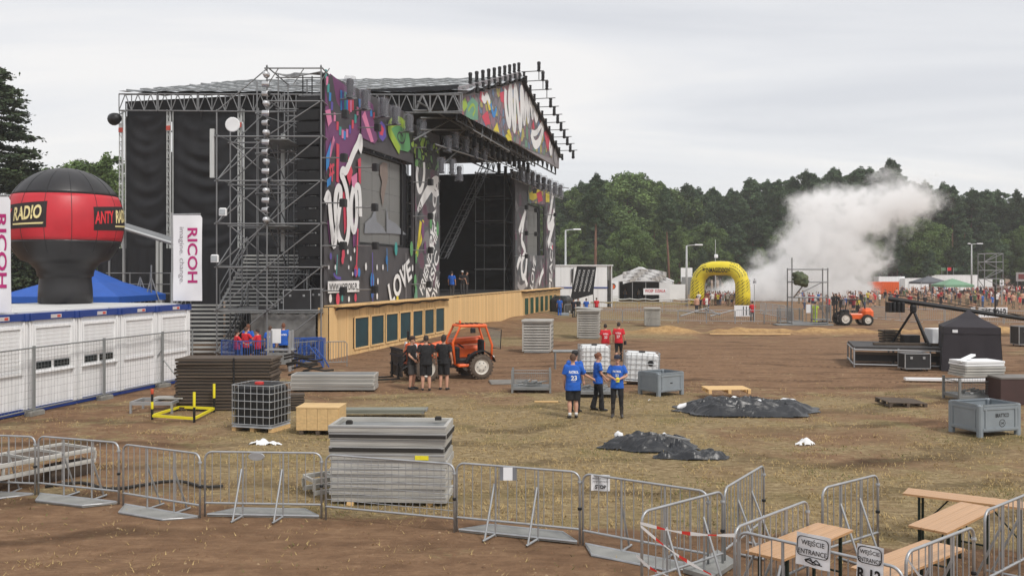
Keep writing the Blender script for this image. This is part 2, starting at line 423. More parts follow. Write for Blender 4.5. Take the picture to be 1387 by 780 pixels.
tag(cl.build('earth_clods', [mat('earth_clod', (112, 84, 62), .95, 0, .3, 1.5), mat('pale_chip', (150, 128, 100), .9, 0, .2, 3)]), 'small lumps of brown earth and chips scattered over the field', 'earth', kind='stuff')
# ------------------------------------------------------------------ trees
barkm = mat('pine_bark', (112, 82, 66), .9, 0, .3, 2, .5, 6, stretch=(3, 3, .5))
def leafmat(name, c, c2):
    m = mat(name, c, .75, 0, .35, .5, c2=c2, detail=3, rnd=.22)
    b = m.node_tree.nodes['Principled BSDF']; b.inputs['Specular IOR Level'].default_value = .2
    return m
needle = leafmat('pine_needles', (58, 80, 58), (96, 118, 84))
leafy = leafmat('oak_leaves', (66, 88, 52), (110, 132, 76))
leafl = leafmat('poplar_leaves', (78, 102, 58), (124, 146, 86))
spruce = leafmat('spruce_needles', (56, 72, 54), (88, 102, 72))
def leaves(mb, pts, size, seed, flat=.5, m=0):
    r = np.random.default_rng(seed); n = len(pts); pts = np.array(pts)
    a = r.normal(size=(n, 3)); a[:, 2] *= flat; a /= np.linalg.norm(a, axis=1)[:, None]
    b = r.normal(size=(n, 3)); b -= a * (a * b).sum(1)[:, None]; b /= np.linalg.norm(b, axis=1)[:, None]
    s = size * (.6 + .8 * r.random(n))[:, None]
    o = len(mb.v)
    q = np.stack([pts - a * s, pts + b * s * .45, pts + a * s, pts - b * s * .45], 1).reshape(-1, 3)
    mb.v += list(map(tuple, q)); mb.f += [(o + 4 * i, o + 4 * i + 1, o + 4 * i + 2, o + 4 * i + 3) for i in range(n)]; mb.m += [m] * n
def cloudpts(r, c, rad_, n, shell=.3):
    v = r.normal(size=(n, 3)); v /= np.linalg.norm(v, axis=1)[:, None]
    k = (shell + (1 - shell) * r.random(n)) ** .8
    return np.array(c) + v * k[:, None] * np.array(rad_)
def make_tree(kind, seed, H):
    r = np.random.default_rng(seed); t = MB(); c = MB()
    base = {'pine': .42, 'pinetall': .6, 'oak': .2, 'poplar': .18}[kind]
    lean = r.normal(size=2) * .02 * H
    t.path([(0, 0, -.3), (lean[0] * .3, lean[1] * .3, H * .35), (lean[0], lean[1], H * .92)], [H * .012 + .06, H * .009 + .04, .04], 8)
    nb = {'pine': 58, 'pinetall': 42, 'oak': 40, 'poplar': 36}[kind]
    pts = []
    for i in range(nb):
        f = (i + r.random()) / nb; z = H * (base + (1 - base) * f * .97)
        if kind == 'pine': R_ = H * .16 * (1.03 - f) ** .5 * (.7 + .6 * r.random()) + .2
        elif kind == 'pinetall': R_ = H * .115 * math.sin(math.pi * (.22 + .75 * f)) + .15
        elif kind == 'oak': R_ = H * .3 * math.sin(math.pi * (.12 + .8 * f)) ** .8 + .4
        else: R_ = H * .17 * math.sin(math.pi * (.12 + .83 * f)) ** .7 + .4
        a = i * 2.4 + r.random() * 1.3; d = R_ * (.3 + .7 * r.random())
        e = (math.cos(a) * d + lean[0] * f, math.sin(a) * d + lean[1] * f, z + d * .12)
        t.tube((lean[0] * f, lean[1] * f, z - d * .2), e, .035 + .012 * R_, .015, 5)
        rs = (R_ * .3 + .35) * (.75 + .5 * r.random()); n = int(120 + 170 * rs)
        fl = (rs, rs, rs * (.62 if 'pine' in kind else .75))
        pts.append(cloudpts(r, e, fl, n)); 
        if i > nb * .82: pts.append(cloudpts(r, (lean[0] * f, lean[1] * f, z + .5), (.35 + .25 * R_, .35 + .25 * R_, .7), 70))
        if r.random() < .6: pts.append(cloudpts(r, (e[0] * .5, e[1] * .5, z + .2), (rs, rs, rs * .5), n // 2))
    pts = np.concatenate(pts)
    leaves(c, pts, .2 if 'pine' in kind else .22, seed, .6 if 'pine' in kind else .7)
    lm = {'pine': needle, 'pinetall': needle, 'oak': leafy, 'poplar': leafl}[kind]
    return t.mesh('trunk', barkm, True), c.mesh('crown', lm)
TREES = {}
for kd, n_, h_ in (('pine', 4, 25), ('pinetall', 3, 27), ('oak', 2, 17), ('poplar', 2, 21)):
    TREES[kd] = [make_tree(kd, 40 + 7 * i + len(kd) * 13, h_) for i in range(n_)]
TL = {'pine': ('dark broad crowned pine of the forest', 'pine_tree'), 'pinetall': ('tall high crowned pine of the forest', 'pine_tree'),
      'oak': ('round leafy tree of the forest', 'leafy_tree'), 'poplar': ('slim paler leafy tree of the forest', 'leafy_tree')}
def tree(kind, i, x, y, h, label=None, group=None):
    tr, cr_ = TREES[kind][i % len(TREES[kind])]; H0 = {'pine': 25, 'pinetall': 27, 'oak': 17, 'poplar': 21}[kind]
    o = thing(TL[kind][1], label or TL[kind][0], 'tree', (x, y, 0), R.random() * 6.28, group)
    s = h / H0; o.scale = (s * R.uniform(.95, 1.2), s * R.uniform(.95, 1.2), s)
    link('trunk', tr, o); link('crown', cr_, o)
    return o
# silhouette of the forest: px -> top row of the crowns
SIL = [(735, 262), (770, 248), (800, 240), (850, 243), (880, 247), (905, 256), (940, 254), (985, 258), (1010, 250), (1045, 236), (1075, 244), (1110, 232), (1150, 226), (1180, 230), (1205, 222), (1240, 246), (1290, 258), (1330, 256), (1387, 264), (1450, 262), (1560, 262)]
def place(px):
    for lim, t in ((760, 'behind the far end of the stage'), (800, 'behind the white hall'), (925, 'behind the white party tents'), (1010, 'behind the yellow arch'), (1075, 'left of the smoke plume'), (1200, 'behind the smoke plume'), (1290, 'right of the smoke plume'), (1345, 'behind the right lamp post')):
        if px < lim: return t
    return 'near the right edge of the picture'
def sil(px): return float(np.interp(px, [p[0] for p in SIL], [p[1] for p in SIL]))
for row, (Y, dz, st) in enumerate(((205, 1.0, 21), (216, .93, 24), (228, .97, 22), (192, .66, 40), (186, .42, 48), (240, .5, 26), (198, .36, 34))):
    px = 728.0
    while px < 1475:
        y = Y + R.uniform(-4, 4); q = px + R.uniform(-7, 7)
        h = (HC + (HZ - sil(q)) * y / F) * dz * R.uniform(.93, 1.04)
        kd = R.choice(['pine', 'pine', 'pinetall', 'pine']) if row < 3 else R.choice(['oak', 'poplar']) if row > 4 else R.choice(['pine', 'oak', 'poplar', 'oak', 'pine'])
        if q < 960 and row in (0, 3) and R.random() < .5: kd = R.choice(['oak', 'poplar'])
        tree(kd, R.randrange(8), (q - CX) * y / F, y, h, TL[kd][0] + (' understorey ' if dz < .6 else ' front row ' if dz < .8 else ' ') + place(q), 'forest trees ' + place(q))
        px += st * R.uniform(.8, 1.2)
# the singular trees
tree('oak', 0, (852 - CX) * 168 / F, 168, 12.4, 'bushy round leafy tree standing just behind the big white tent')
tree('pinetall', 1, (806 - CX) * 160 / F, 160, 21, 'tall pine with a long bare trunk left of the bushy round tree')
tree('pinetall', 2, (907 - CX) * 172 / F, 172, 20, 'slender bare trunked pine rising right behind the big white tent')
tree('pinetall', 0, (1207 - CX) * 200 / F, 200, 28.5, 'tallest wind bent pine above the plume of smoke')
tree('pine', 2, (1254 - CX) * 203 / F, 203, 24, 'pointed pine just right of the top of the smoke plume')
# big conifer at the left edge and the small birch beside it
def conifer(x, y, H, Rb, seed, label):
    r = np.random.default_rng(seed); t = MB(); c = MB()
    t.path([(0, 0, -.3), (.1, 0, H * .5), (0, 0, H)], [.38, .24, .03], 9); pts = []
    nl = 56
    for i in range(nl):
        f = i / nl; z = H * (.06 + .93 * f); R_ = Rb * (1 - f) ** .72 * (.8 + .35 * r.random()) + .15
        for k_ in range(6):
            a = r.random() * 6.283; d = R_ * (.75 + .35 * r.random())
            tip = np.array((math.cos(a) * d, math.sin(a) * d, z - .1 * d + .1))
            t.tube((0, 0, z), tip, .04, .012, 4)
            n = int(30 + 130 * d / Rb * 2); u = r.random(n) ** .7
            p = np.outer(u, tip) + np.outer(1 - u, (0, 0, z))
            p += r.normal(size=(n, 3)) * np.array((.22, .22, .07)) * (.5 + u[:, None])
            pts.append(p)
    leaves(c, np.concatenate(pts), .17, seed, .3)
    o = thing('conifer_tree', label, 'tree', (x, y, 0))
    t.build('trunk', barkm, o, smooth=True); c.build('crown', spruce, o)
_y = 72.0
conifer((-6 - CX) * _y / F, _y, HC + (HZ - 84) * _y / F, 6.6, 3, 'tall dense dark conifer at the left edge behind the inflatable balloon')
for i, (q, top, y) in enumerate(((142, 208, 95), (104, 220, 98), (60, 232, 104), (20, 225, 110))):
    tree('poplar' if i % 2 == 0 else 'oak', i, (q - CX) * y / F, y, HC + (HZ - top) * y / F,
         ['leafy grey green tree top beside the left edge of the stage roof', 'rounded leafy tree just right behind the inflatable balloon', 'low leafy tree behind the black top of the balloon', 'leafy tree behind the big dark conifer'][i])
# ------------------------------------------------------------------ the stage
A0 = Vector((-9.07, 44.57, 0)); DD = Vector((.2365, .9716, 0)); NN = Vector((.9716, -.2365, 0))
YAW = math.atan2(DD.y, DD.x)
def SW(s, b, z): return A0 + DD * s - NN * b + Vector((0, 0, z))      # stage coordinates -> world
def SP(px, py, b=0.0):
    """where a sight line meets the stage plane lying b metres behind the front: (along, up)"""
    o = A0 - NN * b; u = (px - CX) / F
    s = (o.y * u - o.x) / (DD.x - DD.y * u); Y = o.y + DD.y * s
    return s, HC - (py - HZ) * Y / F
stage = thing('festival_stage', 'huge open air concert stage with grey pitched roof, black drapes and painted banners', 'stage', A0, YAW)
roofm = mat('grey_roof_membrane', (176, 180, 184), .55, 0, .1, 1.2, .25, 5)
drape = mat('black_drape', (17, 18, 23), .75, 0, .3, .7, .25, 18)
screenm = mat('led_screen_face', (112, 112, 110), .45, 0, .05, .4, .03, 60)
bannerm = mat('charcoal_banner', (72, 70, 73), .7, 0, .1, .8, .12, 6)
bannerg = mat('grey_banner', (136, 131, 134), .7, 0, .1, .8, .12, 6)
def art(name, cols, scale, edge=.07, dark=(40, 38, 42)):
    """painted doodle cells: flat print"""
    m = bpy.data.materials.new(name); m.use_nodes = True; t = m.node_tree; N = t.nodes; L = t.links; b = N['Principled BSDF']; b.inputs['Roughness'].default_value = .65
    co = N.new('ShaderNodeTexCoord'); q = N.new('ShaderNodeMapping'); q.inputs['Scale'].default_value = (1, 0, 1); L.new(co.outputs['Object'], q.inputs[0])
    no = N.new('ShaderNodeTexNoise'); no.inputs['Scale'].default_value = .9; L.new(q.outputs[0], no.inputs[0])
    av = N.new('ShaderNodeVectorMath'); av.operation = 'MULTIPLY_ADD'; L.new(no.outputs['Color'], av.inputs[0]); av.inputs[1].default_value = (1.1, 0, 1.1); L.new(q.outputs[0], av.inputs[2])
    v1 = N.new('ShaderNodeTexVoronoi'); v1.inputs['Scale'].default_value = scale; L.new(av.outputs[0], v1.inputs['Vector'])
    v2 = N.new('ShaderNodeTexVoronoi'); v2.feature = 'DISTANCE_TO_EDGE'; v2.inputs['Scale'].default_value = scale; L.new(av.outputs[0], v2.inputs['Vector'])
    r_ = N.new('ShaderNodeValToRGB'); r_.color_ramp.interpolation = 'CONSTANT'; el = r_.color_ramp.elements
    for i, c in enumerate(cols):
        e = el[i] if i < 2 else el.new(i / len(cols)); e.position = i / len(cols); e.color = (*lin(c), 1)
    sp = N.new('ShaderNodeSeparateColor'); L.new(v1.outputs['Color'], sp.inputs[0]); L.new(sp.outputs[0], r_.inputs[0])
    ls = N.new('ShaderNodeMath'); ls.operation = 'LESS_THAN'; ls.inputs[1].default_value = edge; L.new(v2.outputs['Distance'], ls.inputs[0])
    x = N.new('ShaderNodeMix'); x.data_type = 'RGBA'; L.new(ls.outputs[0], x.inputs[0]); L.new(r_.outputs[0], x.inputs[6]); x.inputs[7].default_value = (*lin(dark), 1)
    L.new(x.outputs[2], b.inputs['Base Color'])
    return m
def flat(n, c): return mat(n, c, .65, 0, .06, 1.5)
PM = [flat('print_white', (226, 226, 226)), flat('print_charcoal', (66, 64, 68)), flat('print_purple', (112, 62, 106)), flat('print_pink', (208, 122, 160)),
      flat('print_red', (200, 66, 88)), flat('print_teal', (62, 150, 146)), flat('print_blue', (52, 130, 196)), flat('print_violet', (92, 78, 158)),
      flat('print_lime', (150, 178, 62)), flat('print_green', (92, 150, 98)), flat('print_yellow', (214, 196, 56)), flat('print_black', (26, 25, 28)),
      art('doodle_scales', [(54, 60, 50), (140, 170, 70), (70, 86, 60), (96, 140, 84), (60, 58, 62)], 1.5, .09, (36, 36, 38)),
      art('doodle_mixed', [(128, 122, 124), (96, 136, 112), (150, 96, 100), (96, 120, 150), (168, 158, 88), (120, 112, 122), (138, 104, 118)], 1.3, .08, (92, 88, 92)),
      art('doodle_grey', [(70, 68, 71), (74, 71, 75), (62, 60, 64), (98, 66, 82), (70, 68, 71), (74, 80, 84), (120, 118, 120)], 1.2, .03, (88, 86, 90)),
      flat('print_grey', (150, 148, 150)), flat('print_sea', (104, 152, 126))]
WHI, CHA, PUR, PIN, RED, TEA, BLU, VIO, LIM, GRN, YEL, BLK, D_SC, D_MX, D_GR, GRY, SEA = range(17)
class Print:
    """flat print lying on a banner plane, in stage coordinates"""
    def __init__(s, b): s.mb = MB(); s.b = b; s.k = 0
    def off(s): s.k += 1; return s.b - .012 - .0016 * s.k
    def poly(s, pts, m, px=True):
        y = s.off(); P_ = [SP(*p, s.b) for p in pts] if px else pts
        vs = [Vector((a, y, z)) for a, z in P_]
        n = len(vs)
        # ear clipping through Blender's tessellator
        from mathutils.geometry import tessellate_polygon
        s.mb.add(vs, [tuple(t) for t in tessellate_polygon([[Vector((v.x, v.z, 0)) for v in vs]])], m)
    def ribbon(s, pts, wd, m, px=True, smooth=2, taper=False):
        P_ = [Vector((*SP(*p, s.b), 0)) if px else Vector((*p, 0)) for p in pts]
        for _ in range(smooth):
            Q = [P_[0]]
            for a, b_ in zip(P_, P_[1:]): Q += [a * .75 + b_ * .25, a * .25 + b_ * .75]
            P_ = Q + [P_[-1]]
        y = s.off(); vs = []; n = len(P_)
        for i, p in enumerate(P_):
            d = (P_[min(n - 1, i + 1)] - P_[max(0, i - 1)])
            d = d.normalized() if d.length > 1e-6 else Vector((1, 0, 0)); q = Vector((-d.y, d.x, 0)) * wd / 2 * ((.35 + .65 * math.sin(math.pi * i / (n - 1))) if taper else 1)
            vs += [Vector((p.x + q.x, y, p.y + q.y)), Vector((p.x - q.x, y, p.y - q.y))]
        s.mb.add(vs, [(2 * i, 2 * i + 1, 2 * i + 3, 2 * i + 2) for i in range(n - 1)], m)
    def text(s, t, c, w_, h, m, ang=0, bold=.02, shear=0):
        y = s.off(); a = rad(ang)
        put_text(s.mb, t, (c[0], y, c[1]), (math.cos(a), 0, math.sin(a)), (-math.sin(a), 0, math.cos(a)), w_, h, m, bold, shear)
    def dot(s, c, r, m, px=True, ry=None):
        r *= .8; ry = ry and ry * .85
        a, z = SP(*c, s.b) if px else c
        s.poly([(a + r * math.cos(t * .7), z + (ry or r) * math.sin(t * .7)) for t in range(9)], m, False)
    def done(s, parent): return s.mb.build('printed_artwork', PM, parent)
def banner(name, s0, s1, z0, z1, b, m, wav=.03, seed=0):
    mb = MB(); nx_, nz_ = max(2, int((s1 - s0) / .3)), max(2, int((z1 - z0) / .35)); vs = []
    for j in range(nz_ + 1):
        for i in range(nx_ + 1):
            x = s0 + (s1 - s0) * i / nx_; z = z0 + (z1 - z0) * j / nz_
            vs.append((x, b + .012 + max(0, wav * (1 + nz(x, z * .4, 1.1, seed))), z))
    W_ = nx_ + 1
    mb.add(vs, [(j * W_ + i, j * W_ + i + 1, (j + 1) * W_ + i + 1, (j + 1) * W_ + i) for j in range(nz_) for i in range(nx_)])
    mb.box(((s0 + s1) / 2, b + .14, (z0 + z1) / 2), (s1 - s0 - .02, .05, z1 - z0 - .02))
    return mb.build(name, m, stage, smooth=False)
# --- left wing: strip, screen, strips round it
BL = 0.0
b1 = banner('banner', 0, 4.38, 2.52, 13.8, BL, bannerm, .015, 1)
p = Print(BL)
p.poly([(440, 108), (447, 100), (470, 118), (487, 132), (487, 200), (478, 215), (470, 232), (458, 250), (441, 262)], PUR)
p.poly([(443, 300), (448, 292), (452, 318), (446, 330)], PUR); p.poly([(464, 262), (470, 250), (472, 300), (466, 318)], RED); p.poly([(476, 300), (484, 290), (485, 330), (478, 335)], PUR)
p.poly([(440, 240), (452, 200), (456, 222), (452, 262), (440, 290)], CHA)
p.ribbon([(444, 104), (448, 130), (452, 150), (463, 163), (475, 160), (484, 143), (485, 128)], 1.0, CHA)
for i, c in enumerate([TEA, PIN, TEA, BLU, VIO, PIN, RED, TEA, PIN, BLU, PIN, VIO, RED, TEA, PIN, BLU]):      # necklace of coloured stones
    t = i / 15; q = [(441, 100), (444, 118), (448, 140), (455, 168), (462, 181), (467, 184), (474, 174), (481, 160), (486, 140)]
    k = t * (len(q) - 1); j = min(len(q) - 2, int(k)); f = k - j
    x = q[j][0] + (q[j + 1][0] - q[j][0]) * f; y = q[j][1] + (q[j + 1][1] - q[j][1]) * f
    p.poly([(x - 1.4, y - 6), (x + 1.6, y - 5), (x + 1.2, y + 6), (x - 1.5, y + 6)], c)
for i, c in enumerate([BLU, VIO, TEA, BLU, RED, PIN, RED]):
    x = 461 + i * 2.6; p.poly([(x - 1.2, 122 + i), (x + 1.2, 123 + i), (x + 1.0, 157 - abs(i - 3) * 2.4), (x - 1.0, 157 - abs(i - 3) * 2.4)], c)
p.poly([(439, 150), (446, 148), (448, 165), (443, 172)], PIN); p.poly([(443, 212), (450, 184), (452, 190), (446, 214)], PIN)
p.poly([(454, 194), (458, 196), (457, 248), (454, 246)], RED); p.poly([(440, 212), (447, 190), (444, 225), (440, 232)], BLU)
for y in (228, 238): p.ribbon([(444, y), (451, y - 5)], .14, RED, smooth=0)
for x in (446, 449): p.ribbon([(x, 222), (x - 1, 246)], .14, RED, smooth=0)
p.poly([(441, 244), (447, 238), (446, 250), (441, 254)], BLU); p.poly([(470, 212), (476, 232), (472, 252), (468, 240)], RED)
p.poly([(474, 240), (482, 234), (482, 262), (476, 262)], PIN); p.poly([(483, 216), (487, 214), (487, 250), (484, 246)], RED)
def crop2(pts, x0, y0, k): return [(x0 + x / k, y0 + y / k) for x, y in pts]
p.ribbon(crop2([(12, 262), (30, 205), (36, 300), (46, 400), (53, 478), (62, 440), (72, 350), (86, 250), (88, 200), (74, 186), (60, 232), (62, 330), (76, 425), (95, 462), (112, 468), (126, 400), (124, 300), (118, 210), (100, 150), (88, 130), (97, 104), (110, 120), (126, 84), (150, 20), (172, -20), (182, -60), (186, -10), (178, 20)], 435, 200, 3.53), .42, WHI)
p.ribbon(crop2([(148, 190), (135, 260), (138, 360), (150, 412), (164, 350), (164, 250), (156, 190), (174, 182), (180, 230), (182, 330)], 435, 200, 3.53), .4, WHI)
for c, r_, m in (((446, 347), .16, VIO), ((454, 352), .2, PUR), ((463, 344), .24, RED), ((462, 352), .2, RED), ((469, 341), .12, WHI), ((478, 339), .12, WHI), ((473, 350), .12, WHI), ((452, 362), .12, WHI), ((443, 362), .1, WHI), ((470, 362), .1, WHI), ((480, 367), .3, RED), ((484, 369), .22, BLU), ((479, 369), .2, VIO), ((445, 404), .2, WHI), ((455, 405), .28, RED), ((461, 404), .15, TEA), ((470, 405), .14, WHI), ((479, 403), .2, RED), ((483, 383), .12, WHI), ((475, 371), .1, WHI)): p.dot(c, r_, m, ry=r_ * 1.3)
p.ribbon([(482, 310), (481, 340), (480, 365)], .16, RED, smooth=0); p.ribbon([(454, 345), (453, 372)], .1, TEA, smooth=0); p.ribbon([(449, 370), (452, 376), (459, 377)], .14, VIO)
a0 = SP(441, 385); a1 = SP(483, 385)
p.poly([(441, 381), (483, 380), (484, 395), (441, 397)], WHI)
p.text('WWW.WOSP.ORG.PL', ((a0[0] + a1[0]) / 2, SP(462, 388.5)[1]), a1[0] - a0[0] - .3, .36, BLK, 0, .03)
p.done(b1)
b2 = banner('banner', 4.4, 12.66, 10.85, 13.8, BL, bannerm, .02, 2)
p = Print(BL)
p.poly([(489, 150), (490, 128), (505, 142), (512, 188), (507, 195), (489, 186)], PUR); p.poly([(490, 158), (494, 150), (506, 192), (502, 193)], PIN)
p.poly([(503, 150), (512, 150), (523, 164), (523, 190), (512, 192)], CHA)
p.poly([(511, 172), (516, 164), (521, 170), (523, 185), (518, 192), (513, 186)], VIO); p.poly([(513, 174), (516, 169), (520, 175), (518, 184), (514, 183)], RED)
p.poly([(501, 150), (503, 148), (504, 158), (501, 158)], BLU); p.poly([(505, 153), (507, 152), (507, 162), (505, 160)], RED)
p.poly([(524, 170), (530, 162), (544, 164), (553, 178), (556, 202), (552, 206), (540, 203), (532, 186)], GRN)
p.ribbon([(548, 170), (540, 163), (529, 166), (526, 176), (533, 190), (541, 204)], .55, LIM); p.ribbon([(545, 185), (541, 178), (537, 184), (541, 194), (547, 194), (549, 182), (546, 174)], .12, CHA)
p.poly([(553, 170), (571, 180), (571, 211), (556, 207)], D_SC)
p.done(b2)
b3 = banner('banner', 4.4, 12.66, 2.52, 5.62, BL, bannerm, .07, 3)
p = Print(BL)
s_, z_ = SP(542, 381)
p.text('LOVE', (s_, z_), 3.9, 1.35, WHI, 24, .03)
for c, r_, m in (((504, 380), .34, BLU), ((504, 383), .16, VIO), ((504, 398), .2, BLU), ((523.5, 352), .2, BLU), ((538, 408), .26, YEL), ((536, 337), .3, TEA), ((557, 337), .35, GRN), ((562, 380), .3, GRN), ((563, 395), .28, GRN), ((562, 404), .3, SEA), ((495, 361), .16, WHI), ((510, 362), .12, WHI), ((518, 362), .12, WHI), ((545, 363), .14, WHI), ((550, 363), .14, WHI), ((511, 381), .14, WHI), ((510, 401), .14, WHI), ((558, 363), .16, WHI)): p.dot(c, r_, m, ry=r_ * 1.6)
p.ribbon([(503.5, 342), (504, 410)], .09, VIO, smooth=0); p.ribbon([(523, 336), (524, 367)], .07, BLU, smooth=0); p.ribbon([(549, 343), (549, 405)], .06, GRY, smooth=0)
p.done(b3)
b4 = banner('banner', 12.68, 18.0, 2.52, 13.3, BL, bannerm, .05, 4)
p = Print(BL)
p.poly([(562, 172), (578, 185), (594, 200), (594, 232), (562, 225)], D_SC)
p.poly([(562, 225), (594, 232), (594, 405), (562, 407)], D_GR)
p.ribbon(crop2([(50, 150), (46, 200), (55, 265), (72, 240), (80, 180), (78, 130)], 550, 180, 3.25), .4, WHI)
p.ribbon(crop2([(50, 345), (75, 290), (105, 240), (125, 210), (142, 205)], 550, 180, 3.25), .75, WHI, taper=True)
p.ribbon(crop2([(100, 235), (118, 255), (128, 275), (142, 262)], 550, 180, 3.25), .4, WHI)
p.ribbon(crop2([(64, 390), (58, 440), (52, 500), (44, 540)], 550, 180, 3.25), .4, YEL); p.ribbon(crop2([(74, 385), (70, 440), (64, 480), (52, 500)], 550, 180, 3.25), .3, YEL)
for t, x, y, an, wd in (('2007', 568, 287, 62, 1.4), ('PEACE', 587, 289, 78, 4.6), ('FRIENDSHIP', 581, 352, 52, 5.2), ('MUSIC', 584, 377, 52, 4.2), ('LOVE', 588, 398, 50, 2.4)):
    p.text(t, SP(x, y), wd, .85 if t != '2007' else .4, WHI if t != '2007' else BLK, an, .02)
for c, r_, m in (((563, 350), .2, GRN), ((565, 340), .2, LIM), ((583, 300), .3, GRN), ((572, 312), .35, PUR), ((592, 310), .3, GRN), ((575, 335), .25, PUR), ((563, 402), .3, SEA)): p.dot(c, r_, m, ry=r_ * 2)
p.done(b4)
def screen(s0, s1, z0, z1, b):
    f = MB()
    for x in (s0 + .06, s1 - .06): f.box((x, b + .35, (z0 + z1) / 2), (.12, .5, z1 - z0))
    for z in (z0 + .06, z1 - .06): f.box(((s0 + s1) / 2, b + .352, z), (s1 - s0, .496, .12))
    o = f.build('video_screen', black_m, stage)
    k = 0
    for i in range(8):
        for j in range(5):
            w_ = (s1 - s0 - .26) / 8; h = (z1 - z0 - .26) / 5
            slab('screen_tile', (s0 + .13 + w_ * (i + .5), b + .3 + .004 * ((i * 7 + j * 3) % 3), z0 + .13 + h * (j + .5)), (w_ - .012, .12, h - .012), screenm, o)
    return o
scr1 = screen(4.45, 11.75, 5.66, 10.8, BL + .25)
p = Print(BL + .45); ghost = [flat('screen_glow_pale', (129, 132, 138)), flat('screen_glow_skin', (126, 113, 106))]
g = MB()
def ghost_poly(pts, m, b, dy):
    vs = [Vector((*SP(*q, b), 0)) for q in pts]; vs = [Vector((v.x, b - dy, v.y)) for v in vs]
    from mathutils.geometry import tessellate_polygon
    g.add(vs, [tuple(t) for t in tessellate_polygon([[Vector((v.x, v.z, 0)) for v in vs]])], m)
ghost_poly([(493, 316), (494, 302), (503, 294), (508, 280), (510, 300), (517, 306), (523, 316)], 0, .45, .02)
ghost_poly([(523, 280), (526, 297), (536, 303), (550, 318), (523, 316)], 0, .45, .02)
ghost_poly([(514, 224), (519, 219), (524, 222), (525, 240), (521, 262), (518, 280), (515, 262), (517, 246), (514, 236)], 1, .45, .022)
g.build('picture_on_screen', ghost, scr1)
slab('screen_side_gap', (12.2, BL + .5, 8.2), (.86, .1, 5.1), drape, stage)
# --- right wing
b5 = banner('banner', 39.4, 44.7, 2.52, 13.3, BL, bannerm, .04, 5)
p = Print(BL); p.poly([(697.5, 250), (714, 262), (714, 398), (698, 402)], D_GR)
q = lambda pts: crop2(pts, 690, 220, 3.9)
p.ribbon(q([(85, 250), (70, 330), (62, 420), (75, 440), (84, 480), (70, 500), (62, 540), (66, 600), (78, 610), (88, 560), (92, 480)]), .65, WHI)
p.ribbon(q([(50, 370), (66, 310), (82, 270)]), .6, WHI); p.ribbon(q([(40, 560), (48, 520), (60, 500)]), .6, WHI); p.ribbon(q([(42, 640), (60, 670), (90, 640)]), .5, GRY)
p.ribbon(q([(80, 610), (94, 650)]), .5, WHI)
p.done(b5)
b6 = banner('banner', 44.72, 52.6, 10.95, 13.3, BL, bannerm, .03, 6)
p = Print(BL); p.poly([(715, 252), (738, 255), (738, 277), (715, 275)], D_MX)
p.poly([(717, 262), (723, 258), (731, 254), (736, 258), (730, 266), (722, 272), (717, 270)], YEL); p.poly([(726, 262), (733, 258), (735, 272), (729, 274)], RED); p.poly([(722, 255), (728, 254), (726, 262), (721, 262)], BLK); p.done(b6)
b7 = banner('banner', 44.72, 52.6, 2.52, 5.62, BL, bannerm, .05, 7)
p = Print(BL); p.poly([(715, 346), (738, 346), (738, 392), (715, 396)], D_GR)
p.text('LOVE', SP(722, 370), 3.4, 1.2, WHI, 62, .02); p.ribbon([(730, 385), (733, 372), (736, 366)], .6, WHI); p.ribbon([(725, 392), (730, 374)], .5, GRY); p.done(b7)
b8 = banner('banner', 52.62, 58.4, 2.52, 13.3, BL, bannerm, .03, 8)
p = Print(BL); p.poly([(738.5, 256), (752, 262), (752, 390), (739, 392)], D_GR)
p.poly([(739, 256), (744, 258), (744, 274), (739, 274)], YEL)
p.ribbon([(749, 262), (745, 290), (741, 305), (746, 308), (751, 285)], .9, WHI); p.ribbon([(750, 300), (744, 325), (742, 332)], .9, WHI)
p.text('PEACE', SP(746, 360), 5.2, 1.5, WHI, 82, .02); p.dot((748, 335), .35, RED); p.done(b8)
scr2 = screen(44.8, 51.4, 5.66, 10.9, BL + .25)
slab('screen_side_gap', (52.0, BL + .5, 8.2), (1.1, .1, 5.1), drape, stage)
# --- deck, drapes, posts
mb = MB(); mb.box((35.7, 10.6, 2.36), (45, 20.9, .22)); mb.box((6.5, 1.75, 2.35), (13.2, 3.4, .2)); mb.build('stage_deck', mat('dark_stage_floor', (46, 45, 46), .7, 0, .2, .5), stage)
def curtain(name, p0, p1, z0, z1, sag, seed, amp=.11):
    """a hung drape with sagging folds between two points of the stage"""
    p0, p1 = Vector(p0), Vector(p1); L_ = (p1 - p0).length; d = (p1 - p0) / L_; nrm = Vector((-d.y, d.x, 0))
    nx_ = max(6, int(L_ / .22)); nz_ = max(6, int((z1 - z0) / .16)); vs = []
    for j in range(nz_ + 1):
        for i in range(nx_ + 1):
            u = i / nx_; z = z0 + (z1 - z0) * j / nz_; q_ = p0 + d * (L_ * u)
            zz = z + sag * 4 * u * (1 - u)
            o = amp * (math.sin(zz * 5.1 + 2.3 * nz(u * L_, z, 2.6, seed)) * .5 + nz(u * L_ * .5, zz * 2.2, 1.0, seed) * 1.1) * (.25 + math.sin(math.pi * u))
            o += .05 * math.sin(u * L_ * 6 + seed) * (z - z0) / (z1 - z0)
            vs.append(q_ + nrm * o + Vector((0, 0, z)))
    W_ = nx_ + 1
    m = MB().add(vs, [(j * W_ + i, j * W_ + i + 1, (j + 1) * W_ + i + 1, (j + 1) * W_ + i) for j in range(nz_) for i in range(nx_)])
    return m.build(name, drape, stage, smooth=True)
for i, (ba, bb) in enumerate(((20.7, 17.35), (17.1, 12.1), (11.85, 7.0), (6.75, 1.2))): curtain('side_drape', (13.2, ba, 0), (13.2, bb, 0), 2.6, 14.25 + .02 * ba, 1.1, i * 3)
